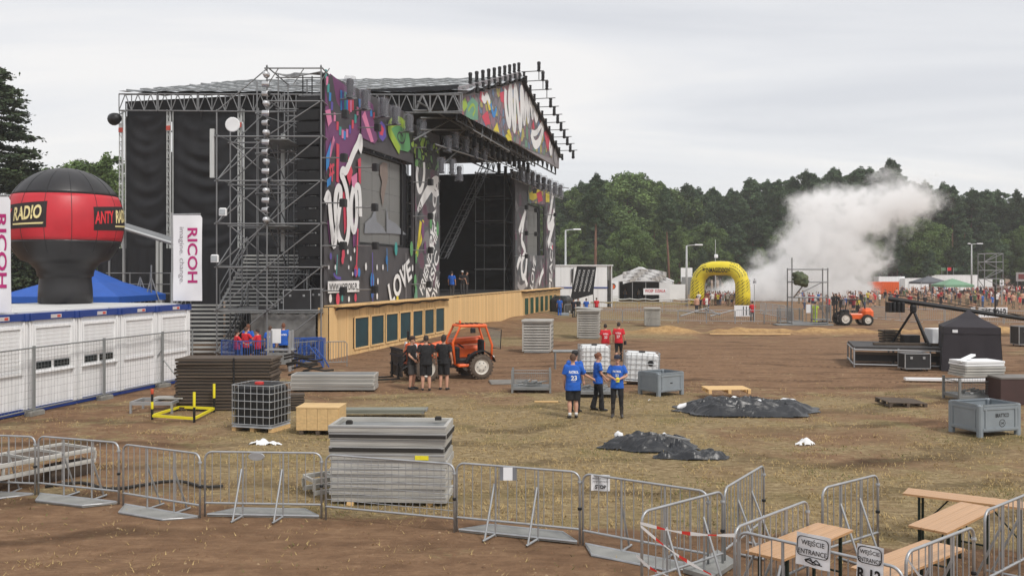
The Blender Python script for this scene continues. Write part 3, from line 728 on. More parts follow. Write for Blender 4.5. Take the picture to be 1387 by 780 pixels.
for s0, s1 in ((13.4, 23.8), (24, 34.6), (34.8, 44.9)): curtain('back_drape', (s0, 20.6, 0), (s1, 20.6, 0), 2.5, 12.9, .5, s0)
for q0, q1 in ((20.5, 13.9), (14.1, 7.4), (7.6, 1.0)): curtain('side_drape', (45.2, q0, 0), (45.2, q1, 0), 2.5, 13.75, .8, 31 + q0)
for s0, s1 in ((18.3, 22.3), ): curtain('inner_drape', (s0, 7.5, 0), (s1, 9.5, 0), 2.6, 12.4, .4, 41)
postm = mat('pale_truss_post', (196, 198, 196), .5, .3, .1, 4)
for b_ in (20.82, 17.2, 11.97, 6.9):
    m = MB()
    for dx in (-.13, .13):
        for dy in (-.13, .13): m.tube((13.0 + dx, b_ + dy, 0), (13.0 + dx, b_ + dy, 14.4 + .03 * b_), .045)
    for k in range(24): m.tube((12.87, b_ - .13, .3 + .6 * k), (12.87, b_ + .13, .9 + .6 * k), .02, n=4); m.tube((12.86, b_, .3 + .6 * k), (12.86, b_, .33 + .6 * k), .13, n=4)
    m.box((12.86, b_, 13.9), (.1, .3, .5)); o = m.build('truss_post', postm, stage)
    slab('red_collar', (12.84, b_, 13.7), (.12, .3, .3), mat('faded_red', (190, 78, 62), .6), o)
# --- roof: two slopes of pleated membrane, ridge rising a little to the back
def roof_slope(sgn):
    m = MB(); vs = []; na, nb_ = 36, 60
    for j in range(nb_ + 1):
        b_ = -3.2 + 24.2 * j / nb_
        for i in range(na + 1):
            u = i / na; ze = 15.25 + .048 * max(0, b_); zr = 19.45 + .042 * max(0, b_)
            s__ = 29.2 + sgn * 16.4 * (1 - u); z = ze + (zr - ze) * u
            z += .07 * abs(math.sin(b_ * 1.9)) + .06 * nz(s__, b_, 1.3, 3) - .12 * math.sin(u * math.pi * 6) ** 2
            vs.append((s__, b_, z))
    W_ = na + 1; n = len(vs)
    fs = [(j * W_ + i, j * W_ + i + 1, (j + 1) * W_ + i + 1, (j + 1) * W_ + i) for j in range(nb_) for i in range(na)]
    m.add(vs, fs, 0); m.add([(x, y, z - .22) for x, y, z in vs], fs, 1)
    return m.build('roof_slope', [roofm, drape], stage, smooth=True)
roof_slope(-1); roof_slope(1)
# pale seam ribs lying on the visible slope, as rows of battens
for k in range(11):
    u = (k + .5) / 11; m = MB()
    m.path([(29.2 - 16.4 * (1 - u), b_, (15.25 + .048 * max(0, b_)) * (1 - u) + (19.45 + .042 * max(0, b_)) * u + .05 + .05 * math.sin(b_ * 3.7 + k)) for b_ in np.linspace(-3.1, 20.9, 46)], .06, 5)
    m.build('roof_batten', galv_d, stage)
def truss(name, p0, p1, h, n, m_=scafm, r=.05, dep=0, parent=None):
    """a planar lattice girder"""
    p0, p1 = Vector(p0), Vector(p1); m = MB(); up = Vector((0, 0, h)); d = (p1 - p0) / n
    for off in ((0,) if not dep else (0, dep)):
        o = Vector((p1 - p0).normalized().cross(Vector((0, 0, 1)))) * off
        m.tube(p0 + o, p1 + o, r); m.tube(p0 + o + up, p1 + o + up, r)
        for k in range(n):
            a = p0 + d * k + o; m.tube(a, a + d / 2 + up, r * .7); m.tube(a + d / 2 + up, a + d, r * .7); m.tube(a, a + up, r * .7)
        m.tube(p1 + o, p1 + o + up, r)
    return m.build(name, m_, parent or stage)
for k in range(8):
    b0, b1_ = 20.9 - 3 * k, 18.0 - 3 * k
    truss('eave_truss', (12.75, b0, 14.0 + .048 * b0), (12.75, b1_, 14.0 + .048 * b1_), 1.1, 3)
truss('eave_truss', (12.75, -3.1, 13.95), (12.75, .0, 13.98), 1.1, 3)
m = MB(); m.box((13.35, 9, 14.95), (.06, 23.4, 1.5)); m.build('eave_drape', drape, stage)
# grid of girders under the roof and the dark soffit
for b_ in (-2.6, 3, 9, 15, 20.7): truss('roof_girder', (13.2, b_, 13.6 + .04 * b_), (45.2, b_, 13.6 + .04 * b_), 1.2, 16, black_m, .06)
m = MB(); m.box((29.2, 6.0, 14.85), (31.8, 17.2, .1)); m.build('soffit', drape, stage)
# leaning pipes in front of the left wing's top
for a, b_ in (((560, 190), (628, 152)), ((566, 138), (640, 180)), ((570, 176), (640, 176)), ((560, 150), (632, 150)), ((590, 205), (645, 165)), ((600, 222), (650, 178)), ((640, 176), (668, 192)), ((640, 120), (640, 176)), ((570, 160), (640, 160))):
    p0 = SP(*a, -.8); p1 = SP(*b_, -.8); pipe('brace_pipe', (p0[0], -.8, p0[1]), (p1[0], -.8, p1[1]), .055, scafm, stage)
for a, b_ in (((628, 152), (640, 172)), ((650, 165), (690, 192)), ((640, 176), (690, 205)), ((655, 160), (652, 186)), ((668, 168), (664, 192))):
    p0 = SP(*a, -2.6); p1 = SP(*b_, -2.6); pipe('brace_pipe', (p0[0], -2.6, p0[1]), (p1[0], -2.6, p1[1]), .06, scafm, stage)
# --- gable billboard
gz0 = 14.05
gb_ = MB(); pr = [(13.0, gz0), (45.4, gz0), (45.4, 15.5), (29.2, 19.85), (13.0, 15.5)]
gb_.add([(a, -2.9, z) for a, z in pr] + [(a, -2.75, z) for a, z in pr], [(0, 1, 2, 3, 4), (9, 8, 7, 6, 5), (1, 0, 5, 6), (2, 1, 6, 7), (3, 2, 7, 8), (4, 3, 8, 9), (0, 4, 9, 5)])
gbo = gb_.build('gable_billboard', bannerg, stage)
p = Print(-2.92)
p.poly([(624, 154), (624, 133), (645, 128), (684, 117), (706, 111), (720, 132), (742, 178), (748, 214), (720, 204), (690, 190), (680, 184)], D_MX)
p.poly([(630, 157), (633, 140), (640, 132), (647, 140), (647, 163), (638, 162)], SEA); p.poly([(624, 140), (630, 132), (633, 144), (628, 152)], LIM); p.ribbon([(634, 150), (640, 140), (644, 148), (640, 157)], .2, LIM)
p.poly([(658, 133), (664, 138), (668, 148), (662, 150)], YEL); p.poly([(668, 176), (673, 166), (676, 180)], YEL); p.poly([(684, 184), (690, 178), (693, 190), (688, 191)], YEL); p.poly([(650, 124), (655, 126), (653, 140), (649, 134)], RED); p.poly([(652, 158), (660, 150), (664, 168), (657, 170)], RED)
p.poly([(676, 126), (682, 124), (682, 140), (678, 138)], RED); p.ribbon([(652, 130), (656, 138), (659, 128), (663, 140)], .5, WHI); p.ribbon([(664, 140), (668, 160), (672, 146)], .4, BLU)
p.ribbon(crop2([(372, 150), (368, 250), (382, 370), (402, 440), (408, 360), (398, 240), (404, 150), (416, 130), (420, 300), (440, 490), (448, 400), (440, 200), (450, 110), (470, 300), (486, 500), (498, 330), (490, 150), (506, 160), (512, 300), (516, 440), (526, 300), (530, 180), (540, 260), (548, 430), (556, 270), (566, 220), (576, 300), (582, 380), (590, 280), (598, 330), (612, 400), (626, 320)], 620, 95, 5.78), .75, WHI, smooth=3)
p.ribbon(crop2([(572, 492), (590, 570), (608, 592), (640, 560), (662, 470), (672, 395)], 620, 95, 5.78), .75, WHI)
p.ribbon(crop2([(575, 490), (610, 500), (645, 440), (670, 395)], 620, 95, 5.78), .5, WHI)
p.poly(crop2([(672, 490), (690, 470), (712, 500), (718, 560), (705, 640), (690, 590)], 620, 95, 5.78), RED); p.ribbon(crop2([(720, 560), (716, 620), (730, 660), (732, 590)], 620, 95, 5.78), .6, WHI); p.ribbon(crop2([(770, 600), (750, 680), (765, 720), (780, 620)], 620, 95, 5.78), .7, GRY)
p.poly(crop2([(580, 420), (592, 400), (598, 460), (585, 460)], 620, 95, 5.78), RED); p.poly(crop2([(380, 480), (398, 460), (420, 530), (395, 510)], 620, 95, 5.78), YEL)
p.done(gbo)
# --- scaffolds behind and between the wings
def scaffold(parent, s0, s1, b0, b1, z0, z1, ns, nb_, dz, br=True, r=.034):
    for i in range(ns + 1):
        for j in range(nb_ + 1):
            x = s0 + (s1 - s0) * i / ns; y = b0 + (b1 - b0) * j / nb_
            pipe('scaffold_pole', (x, y, z0), (x, y, z1), r, scafm, parent)
    z = z0 + dz; k = 0
    while z < z1 + .01:
        for j in range(nb_ + 1): y = b0 + (b1 - b0) * j / nb_; pipe('scaffold_ledger', (s0 - .15, y, z), (s1 + .15, y, z), r, scafm, parent)
        for i in range(ns + 1): x = s0 + (s1 - s0) * i / ns; pipe('scaffold_ledger', (x, b0 - .1, z + .06), (x, b1 + .1, z + .06), r, scafm, parent)
        if br:
            for i in range(ns):
                a, c = s0 + (s1 - s0) * i / ns, s0 + (s1 - s0) * (i + 1) / ns
                if (k + i) % 2: a, c = c, a
                pipe('scaffold_brace', (a, b0 - .06, z - dz), (c, b0 - .06, z), r * .9, scafm, parent)
        z += dz; k += 1
scaffold(stage, .4, 17.6, 1.1, 3.8, 0, 13.6, 6, 1, 2.0)
scaffold(stage, 39.9, 58, 1.1, 3.8, 0, 13.4, 6, 1, 2.2)
scaffold(stage, 18.6, 20.4, .9, 2.6, 2.5, 13.0, 1, 1, 1.6)
scaffold(stage, 24, 41, 11, 12, 2.5, 12.4, 4, 0 or 1, 2.4)
# leaning lattice ladder inside the opening
m = MB(); a = Vector((*SP(602, 350, 4), 0)); b_ = Vector((*SP(662, 222, 4), 0)); a = Vector((a.x, 4, a.y)); b_ = Vector((b_.x, 4, b_.y))
for dy in (0, .7):
    for dx in (0, .8): m.tube(a + Vector((dx, dy, 0)), b_ + Vector((dx, dy, 0)), .05)
for k in range(18):
    t = k / 17; c = a.lerp(b_, t); c2 = a.lerp(b_, min(1, t + .06)); m.tube(c, c2 + Vector((.8, 0, 0)), .03, n=5); m.tube(c2 + Vector((.8, 0, 0)), c2, .03, n=5); m.tube(c, c + Vector((0, .7, 0)), .03, n=5)
m.build('leaning_truss', scafm, stage)
# --- plank wall below the stage, its windows with dark netting
wall = thing('plank_wall', 'long wall of raw pale planks with netted windows along the foot of the stage', 'wall', A0, YAW)
WT = 2.47
def nscreen(c): return c
wins = [(2.3 + 2.15 * i, 2.3 + 2.15 * i + 1.86) for i in range(7)] + [(40.7 + 2.28 * i, 40.7 + 2.28 * i + 1.8) for i in range(7)]
def inwin(x): return next((wn_ for wn_ in wins if wn_[0] - .12 < x < wn_[1] + .12), None)
x = -.62; rr = random.Random(3)
while x < 58.3:
    wd = rr.uniform(.2, .34); c = x + wd / 2; b_ = -.55 + rr.uniform(-.012, .012); top = WT + rr.uniform(-.02, .015)
    if inwin(c):
        slab('plank', (c, b_, .14), (wd - .012, .03, .28), wood, wall); slab('plank', (c, b_, (1.84 + top) / 2), (wd - .012, .03, top - 1.84), wood, wall)
    else: slab('plank', (c, b_, top / 2), (wd - .012, .03, top), wood, wall)
    x += wd
netm = mat('dark_teal_netting', (20, 58, 66), .7, 0, .25, 2, .3, 90); netg = mat('dark_green_netting', (20, 66, 44), .7, 0, .25, 2, .3, 90)
for i, (a, b_) in enumerate(wins):
    wdo = MB()
    for q_ in (a, b_): wdo.box((q_, -.59, 1.06), (.1, .05, 1.66))
    for q_ in (.27, 1.86): wdo.box(((a + b_) / 2, -.592, q_), (b_ - a + .1, .05, .09))
    f = wdo.build('window', wood, wall)
    slab('netting', ((a + b_) / 2, -.54, 1.06), (b_ - a, .02, 1.6), netm if i < 7 else netg, f)
m = MB(); m.box((29.1, -.35, 2.52), (58.6, .55, .06)); m.build('wall_cap', wood, wall)
for s0, s1 in ((-.1, 17.8), (39.6, 58.5)):
    m = MB(); m.path([(x_, -.68, 2.36 + .04 * math.sin(x_ * 2.1) + .03 * nz(x_, 0, .5)) for x_ in np.arange(s0, s1, .25)], .05, 6); m.build('cable_run', black_m, wall)
    m = MB(); m.box(((s0 + s1) / 2, -.72, 2.5), (s1 - s0, .5, .05)); m.build('wall_ledge', wood, wall)
# left end of the wall, turning back under the scaffold
x = 0.0
while x < .5: slab('plank', (-.64, -.5 + x + .13, 1.23), (.03, .25, 2.46), wood, wall); x += .262
# --- lights
def spot_mesh():
    b = MB(); b.bbox((0, 0, .08), (.42, .3, .16), .03); y = MB()
    for q_ in (-.2, .2): y.box((q_, 0, .36), (.06, .16, .46))
    h = MB(); h.lathe([(.15, .22), (.17, .3), (.16, .6), (.19, .8), (.17, .92), (.1, .96)], 12)
    return b.mesh('base', black_m), y.mesh('yoke', black_m), h.mesh('head', black_m, True)
SPM = spot_mesh()
def spot(loc, yaw, label, group, rot=None, sc_=1.0):
    o = thing('stage_light', label, 'stage light', loc, yaw, group)
    if rot: o.rotation_euler = rot
    o.scale = (sc_,) * 3
    for n_, me in zip(('base', 'yoke', 'head'), SPM): link(n_, me, o)
    return o
for i in range(10):
    s__ = 15.4 + 1.5 * i; z = 15.5 + (s__ - 13) * 4.35 / 16.2
    spot(SW(s__, -2.85, z + .05), YAW, 'black moving light standing on the rising left edge of the gable', 'moving lights on the left edge of the gable', sc_=.72)
    spot(SW(s__ + .5, -3.15, z + .1), YAW, 'black moving light hanging under the rising left edge of the gable', 'lights hanging on the left edge of the gable', rot=(math.pi, 0, YAW), sc_=.62)
for i in range(11):
    s__ = 29.6 + 1.56 * i; z = 19.85 - (s__ - 29.2) * 4.35 / 16.2
    spot(SW(s__, -4.3, z + .15), YAW, 'black moving light on a bracket stepping down the right edge of the gable', 'moving lights on the right edge of the gable', rot=(math.pi, 0, YAW) if i > 2 else None, sc_=.8)
    pipe('light_bracket', (s__, -2.9, z + .18), (s__, -4.7, z + .18), .04, scafm, stage)
    pipe('light_bracket', (s__, -4.3, z + .18), (s__, -4.3, z - .5), .04, scafm, stage)
    spot(SW(s__ + .3, -3.2, z - .1), YAW, 'black moving light hanging under the falling right edge of the gable', 'lights hanging on the right edge of the gable', rot=(math.pi, 0, YAW), sc_=.62)
wrap = mat('clear_plastic_cover', (176, 178, 188), .25, 0, .1, 6, .4, 9, alpha=.2)
def cover_mesh():
    m = MB(); vs = []; n = 10; kk = 5
    for j in range(kk):
        for i in range(n):
            t = 6.283 * i / n; r_ = .33 + .012 * j + .05 * math.sin(i * 2.3 + j * 1.7) + .03 * math.sin(i * 4.1 + j)
            vs.append((r_ * math.cos(t), r_ * .8 * math.sin(t), 1.05 - .28 * j + .04 * math.sin(3 * t + j)))
    m.add(vs, [(j * n + i, j * n + (i + 1) % n, (j + 1) * n + (i + 1) % n, (j + 1) * n + i) for j in range(kk - 1) for i in range(n)] + [tuple(range(n))])
    return m.mesh('rain_cover', wrap, True)
CVM = cover_mesh()
def covered(loc, label, group, sc_=1.2):
    o = spot(loc, YAW, label, group, sc_=sc_); o.name = 'covered_light'; link('rain_cover', CVM, o); return o
for i, (px, py) in enumerate(((473, 133), (493, 148), (518, 158), (534, 168), (552, 178), (570, 185))):
    a = SP(px, py, -.5); covered(SW(a[0], -.55, a[1]), 'stage light under a clear plastic rain cover on top of the left banner wing', 'covered lights on the left banner wing', 1.0)
    pipe('light_bracket', (a[0], 0, a[1] - .05), (a[0], -.9, a[1] - .05), .05, scafm, stage)
for px, py in ((606, 205), (616, 200), (630, 206), (643, 214), (655, 220), (598, 235), (612, 236), (622, 244)):
    a = SP(px, py, -1.5); covered(SW(a[0], -1.5, a[1]), 'stage light in a clear plastic rain cover hanging left of the stage opening', 'covered lights left of the stage opening', .95)
pipe('light_bar', (SP(590, 200, -1.5)[0], -1.5, SP(590, 196, -1.5)[1]), (SP(668, 232, -1.5)[0], -1.5, SP(662, 218, -1.5)[1]), .06, scafm, stage)
for i in range(8):
    a = SP(706 + 7.6 * i, 245 + 3.0 * i, -1.4); covered(SW(a[0], -1.4, a[1]), 'stage light in a clear plastic rain cover along the top of the far right wing', 'covered lights on the far right wing', 1.25)
pipe('light_bar', (41, -1.4, SP(706, 240, -1.4)[1]), (59, -1.4, SP(760, 250, -1.4)[1]), .06, scafm, stage)
for q0, q1, zz in ((20, 45, 13.2), (36, 60, 12.3)):
    truss('light_truss', (q0, -.5, zz), (q1, -.5, zz), .6, 14, scafm, .04)
for i in range(9):
    a = 33 + 2.2 * i; spot(SW(a, -.2, 13.2), YAW, 'black light hanging from the truss over the right of the opening', 'lights hanging over the right of the opening', rot=(math.pi, 0, YAW), sc_=.85)
for i in range(12):
    spot(SW(19 + 1.7 * i, -1.6, 13.75), YAW, 'black light hanging in the row under the gable billboard', 'lights in the row under the gable billboard', rot=(math.pi, 0, YAW), sc_=.95)
truss('light_truss', (17.5, -1.6, 13.75), (40.5, -1.6, 13.75), .45, 16, scafm, .04)
for a, b_ in (((19, 5), (30, 9)), ((30, 12.4), (24, 4)), ((32, 3), (40, 8)), ((40, 3), (32, 8)), ((33, 8), (40, 12.5))): pipe('brace_pipe', (a[0], 10.8, a[1]), (b_[0], 10.8, b_[1]), .045, scafm, stage)
floodb = MB().bbox((0, -.1, 0), (.34, .3, .4), .04).mesh('arm_light', black_m)
for px, py, arm in ((464, 155, 24), (462, 214, 22), (461, 275, 22), (461, 333, 22), (461, 394, 22), (505, 227, 15), (504, 281, 15), (505, 333, 14), (504, 392, 14), (508, 173, 12), (579, 200, 9), (580, 247, 9), (580, 293, 9), (580, 339, 9), (578, 385, 9), (711, 281, 8), (724, 285, 8), (711, 316, 8), (724, 317, 8), (711, 347, 8), (750, 291, 6)):
    a = SP(px, py, -.9); o = thing('arm_light', 'small black floodlight on an arm before the ' + ('tall left strip of the left banner wing' if px < 470 else 'left video screen and its surround' if px < 560 else 'right strip of the left banner wing' if px < 600 else 'far right banner wing'), 'floodlight', SW(a[0], -.95, a[1]), YAW, 'small lights on arms before the banners')
    link('lamp_head', floodb, o); o2 = MB().tube((0, 0, 0), (-.2, .96, 0), .035).build('arm', scafm, o)
# ------------------------------------------------------------------ PA tower left of the banner, with its steps
tower = thing('scaffold_tower', 'tall grey tube scaffold tower carrying the speakers left of the painted banner', 'scaffold', (0, 0, 0))
lv = [.35, 2.34, 4.38, 6.43, 8.45, 10.54, 12.2, 13.75]
TX = [-13.92, -11.55, -9.0]; TY = [43.5, 45.6, 47.6]
for i, x in enumerate(TX):
    for j, y in enumerate(TY): pipe('scaffold_pole', (x, y, 0), (x, y, (11.8 if i == 0 else 13.9)), .036, scafm, tower)
for z in lv:
    for y in TY:
        x0 = TX[0] if z < 11.8 else TX[1]
        pipe('scaffold_ledger', (x0 - .12, y, z), (TX[2] + .1, y, z), .036, scafm, tower)
    for x in TX:
        if z < 11.8 or x > -13: pipe('scaffold_ledger', (x, TY[0] - .1, z + .07), (x, TY[2] + .1, z + .07), .034, scafm, tower)
def brace(a, b_, y=TY[0] - .06): pipe('scaffold_brace', (a[0], y, a[1]), (b_[0], y, b_[1]), .03, scafm, tower)
for k in range(5):
    brace((TX[0], lv[k]), (TX[1], lv[k + 1])); brace((TX[1], lv[k]), (TX[2], lv[k + 1]))
    brace((TX[1], lv[k]), (TX[0], lv[k + 1]), TY[1]); brace((TX[2], lv[k]), (TX[1], lv[k + 1]), TY[2])
    pipe('scaffold_brace', (TX[0], TY[0], lv[k]), (TX[0], TY[2], lv[k + 1]), .03, scafm, tower); pipe('scaffold_brace', (TX[1], TY[2], lv[k]), (TX[1], TY[0], lv[k + 1]), .03, scafm, tower)
brace((TX[0], 11.7), (TX[1], 13.7)); brace((TX[1], 10.54), (TX[2], 12.2)); brace((TX[1], 8.45), (TX[2], 10.54), TY[1]); brace((TX[0], 8.45), (TX[2], 13.0), TY[1] - .3); brace((TX[0], 4.38), (TX[2], 10.54), TY[1] - .1); brace((TX[0], 10.4), (TX[1] + .3, 12.9), TY[1])
# extra uprights, short rungs of the cable ladder
for x in (-12.75, -10.95, -10.45): pipe('scaffold_pole', (x, 46.4, 2.3), (x, 46.4, 12.4), .03, scafm, tower)
for k in range(18): pipe('ladder_rung', (-11.0, 46.4, 5.2 + .4 * k), (-10.3, 46.4, 5.2 + .4 * k), .022, scafm, tower)
m = MB()
for k in range(5): m.path([(-11.4 + .1 * k, 44.2 + .2 * k, 13.7), (-10.6, 44.2 + .2 * k, 13.45 + .1 * k), (-9.1, 44.2 + .2 * k, 13.75)], .03, 5)
for x in (-11.5, -10.3, -9.1): m.tube((x, 43.5, 13.0), (x + .5, 43.5, 13.75), .025)
m.build('roof_rail', scafm, tower)
for k, z in enumerate((2.3, 6.4, 10.5)):
    m = MB()
    for i in range(6): m.box((-11.4 + (.0 if k else 0), TY[0] + .5 + .62 * i, z - .06), (4.9 if k == 0 else 1.6, .58, .05))
    m.build('walkway', galv_d, tower)
for x, z0, z1 in ((-11.7, 5.2, 11.2), (-10.2, 5.0, 9.8), (-14.15, 8.6, 10.9)):
    slab('white_post', (x, 47.2 if x > -14 else 43.6, (z0 + z1) / 2), (.2, .2, z1 - z0), postm, tower)
m = MB().lathe([(.0, -.03), (.33, -.03), (.36, 0), (.3, .03), (0, .03)], 18, (0, 0, 0), axis='y'); o = thing('satellite_dish', 'round white dish clamped high on the left of the scaffold tower', 'dish', AT(315, 169, 44.4)); m.build('dish', whitep, o); MB().tube((0, 0, 0), (0, .6, -.1), .03).build('arm', scafm, o)
for px, py, lb in ((302, 287, 'small white floodlight clamped midway on the left edge of the scaffold tower'), (291, 350, 'small white floodlight low on the left edge of the scaffold tower')):
    o = thing('floodlight', lb, 'floodlight', AT(px, py, 43.3)); MB().bbox((0, 0, 0), (.36, .2, .36), .05).build('lamp_head', whitep, o); MB().tube((0, 0, 0), (.1, .3, 0), .03).build('arm', scafm, o); MB().box((0, -.11, 0), (.28, .02, .26)).build('lens', mat('lamp_glass', (170, 176, 180), .2), o)
o = thing('floodlight', 'big dark floodlight hung outside the left roof corner against the sky', 'floodlight', AT(156, 161, 61.0))
MB().lathe([(.1, -.45), (.34, -.3), (.4, .1), (.42, .3), (.38, .32)], 14, axis='y').build('lamp_head', black_m, o, yaw=.7, smooth=True); MB().tube((0, 0, .1), (.7, .4, .7), .04).build('arm', scafm, o)
# string of silver lamps down the corner post
for i in range(16):
    z = 13.4 - .44 * i * 1.03
    o = thing('silver_lamp', 'silver drum lamp in the vertical string on the scaffold tower', 'lamp', (-11.52, 43.2, z), .3 * math.sin(i * 2.1), 'silver lamps strung down the scaffold tower')
    MB().lathe([(.06, -.2), (.12, -.17), (.14, .1), (.165, .13), (.15, .14)], 12, axis='x' if i % 3 else 'y').build('drum', mat('polished_aluminium', (205, 206, 208), .3, .6, .1, 4), o, smooth=True)
    MB().lathe([(0, -.005), (.12, 0), (.12, .02), (0, .02)], 12, (.145, 0, 0) if i % 3 else (0, .145, 0), axis='x' if i % 3 else 'y').build('lens', black_m, o)
# hanging speakers: one box above the other
for i in range(14):
    z = 12.35 - .6 * i
    o = thing('line_array_speaker', f'black speaker box in the hanging line array, {nth(13 - i, 14)}', 'speaker', (-9.75, 45.0 + .0025 * i * i, z), -.25, 'speakers of the hanging line array')
    MB().add([(-.62, -.42, -.27), (.62, -.42, -.27), (.5, .42, -.22), (-.5, .42, -.22), (-.62, -.42, .27), (.62, -.42, .27), (.5, .42, .22), (-.5, .42, .22)], [(0, 3, 2, 1), (4, 5, 6, 7), (0, 1, 5, 4), (1, 2, 6, 5), (2, 3, 7, 6), (3, 0, 4, 7)]).build('cabinet', blackfab, o)
    MB().box((0, -.43, 0), (1.12, .02, .46)).build('grille', black_m, o)
    for q_ in (-.66, .66): MB().box((q_, 0, 0), (.05, .12, .5)).build('link_plate', black_m, o)
pipe('hanging_bar', (-10.4, 45, 12.75), (-9.1, 45, 12.75), .05, scafm, tower)
for k in range(3): pipe('chain_hoist', (-10.2 + .45 * k, 45, 12.7), (-10.2 + .45 * k, 45, 13.7), .03, black_m, tower)
# steps up to the deck and on to the platform
tread = mat('worn_step_board', (176, 176, 172), .8, 0, .25, 2, .2, 8)
stairs = thing('scaffold_stairs', 'wide grey steel steps climbing from the grass up to the side of the stage', 'stairs', (0, 0, 0))
def flight(x0, x1, y0, z0, y1, z1, n, dx=0):
    for k in range(n):
        t = (k + .5) / n; xo = dx * t
        slab('tread', ((x0 + x1) / 2 + xo, y0 + (y1 - y0) * t, z0 + (z1 - z0) * (k + 1) / n), (x1 - x0, .3, .085), tread, stairs)
    for x, in ((x0,), (x1,)):
        pipe('stringer', (x, y0, z0), (x + dx, y1, z1), .05, scafm, stairs)
        for h in (.55, 1.05): pipe('handrail', (x, y0, z0 + h), (x + dx, y1, z1 + h), .03, scafm, stairs)
        for k in range(4): t = k / 3; pipe('rail_post', (x + dx * t, y0 + (y1 - y0) * t, z0 + (z1 - z0) * t), (x + dx * t, y0 + (y1 - y0) * t, z0 + (z1 - z0) * t + 1.05), .028, scafm, stairs)
flight(-17.2, -13.9, 45.2, .05, 48.6, 2.42, 12)
flight(-15.7, -12.2, 49.6, 2.4, 52.6, 5.1, 13, .6)
slab('landing', (-14.7, 49.1, 2.4), (5.2, 1.0, .06), tread, stairs)
slab('landing', (-13.3, 53.3, 5.1), (4.2, 1.3, .06), tread, stairs)
for x in (-17.2, -15.6, -13.9): 
    pipe('support_pole', (x, 48.9, 0), (x, 48.9, 2.4), .035, scafm, stairs); pipe('support_pole', (x + 2.0, 52.9, 0), (x + 2.0, 52.9, 5.1), .035, scafm, stairs)
# platform with flight cases at the tower's foot
def flight_case(loc, d, yaw, label, castor=True):
    o = thing('flight_case', label, 'flight case', loc, yaw); h0 = .12 if castor else 0
    MB().box((0, 0, h0 + d[2] / 2), (d[0] - .02, d[1] - .02, d[2] - .02)).build('body', mat('black_laminate', (36, 36, 38), .55, 0, .15, 3), o)
    e = MB()
    for a in (-1, 1):
        for b_ in (-1, 1):
            e.box((a * d[0] / 2, b_ * d[1] / 2, h0 + d[2] / 2), (.035, .035, d[2])); e.box((0, a * d[1] / 2, h0 + (d[2] / 2) * (1 + b_)), (d[0], .035, .035)); e.box((a * d[0] / 2, 0, h0 + (d[2] / 2) * (1 + b_)), (.035, d[1], .035))
    tag(e.build('aluminium_edging', galv, o), kind='stuff')
    for q_ in (-.25, .25): MB().box((d[0] * q_, -d[1] / 2 - .008, h0 + d[2] * .72), (.1, .03, .1)).build('latch', galv, o)
    if castor:
        for a in (-1, 1):
            for b_ in (-1, 1): MB().lathe([(.05, -.02), (.06, 0), (.05, .02)], 10, (a * d[0] * .4, b_ * d[1] * .4, .06), axis='x').build('castor', rubber, o)
flight_case((-10.25, 44.4, 2.35), (1.3, .8, .95), 0, 'black flight case with silver edges, topmost of the pair on the tower deck', False)
flight_case((-10.9, 44.6, 2.35), (.7, .6, .5), .1, 'small black flight case left of the big one on the tower deck', False)
flight_case((-9.4, 44.6, 2.35), (.6, .6, 1.0), 0, 'narrow black flight case beside the banner on the tower deck', False)
m = MB(); vs = []
for j in range(9):
    for i in range(15): vs.append((-12.4 + .22 * i, 43.75 + .04 * math.sin(i * 2.2 + j) + .02 * j, 2.2 - .17 * j - .3 * math.sin(i / 14 * 3.14) * j / 8 + .05 * math.sin(i * 1.7 + j)))
m.add(vs, [(j * 15 + i, j * 15 + i + 1, j * 15 + 16 + i, j * 15 + 15 + i) for j in range(8) for i in range(14)])
tag(m.build('tarp', mat('grey_silver_tarp', (120, 120, 118), .45, 0, .3, 2, .4, 9), smooth=True), 'crumpled grey tarp hanging under the deck of the scaffold tower', 'tarp')
# ------------------------------------------------------------------ black backstage walls, canopy and tent behind the cabins
bw = thing('backstage_wall', 'low black draped backstage wall between the balloon and the stage steps', 'wall', (0, 0, 0))
for i in range(9):
    x = -27 + 1.9 * i * 1.02; m = MB(); vs = []
    for j in range(11):
        for k in range(12): vs.append((x + 1.9 * k / 11, 55.5 + .07 * math.sin(k * 1.9 + i) * (1.2 - j / 14) + .3 * (i % 2), .0 + .56 * j))
    m.add(vs, [(j * 12 + k, j * 12 + k + 1, j * 12 + 13 + k, j * 12 + 12 + k) for j in range(10) for k in range(11)])
    m.build('drape', drape, bw, smooth=True)
for px in (168, 213, 218): p0 = AT(px, 300, 52); pipe('wall_post', (p0.x, 52, 0), (p0.x, 52, 7.0 - (px > 200) * .9), .09, postm, bw)
can = thing('canopy', 'sloping grey canopy roof over the backstage entrance left of the flag', 'canopy', (0, 0, 0))
m = MB(); a, b_, c, d = AT(150, 296, 53), AT(236, 322, 50), AT(236, 330, 47.5), AT(148, 303, 50.5)
m.add([a, b_, c, d] + [v - Vector((0, 0, .12)) for v in (a, b_, c, d)], [(0, 1, 2, 3), (7, 6, 5, 4), (0, 4, 5, 1), (1, 5, 6, 2), (2, 6, 7, 3), (3, 7, 4, 0)]); m.build('roof_sheet', mat('grey_sheet', (128, 130, 132), .5, 0, .15, 1), can)
for k in range(6): t = k / 5; pipe('rafter', d.lerp(a, 0) * (1 - t) + c * t - Vector((0, 0, .1)), (a * (1 - t) + b_ * t) - Vector((0, 0, .1)), .05, scafm, can)
pipe('roof_edge', d + Vector((0, -.05, 0)), c + Vector((0, -.05, 0)), .07, postm, can)
pipe('support_pole', (c.x, c.y, 0), c, .06, scafm, can); pipe('support_pole', (d.x, d.y, 0), d, .06, scafm, can)
tent = thing('pop_up_tent', 'blue pop up tent behind the white cabins, under the balloon', 'tent', (-20.1, 43.5, 0))
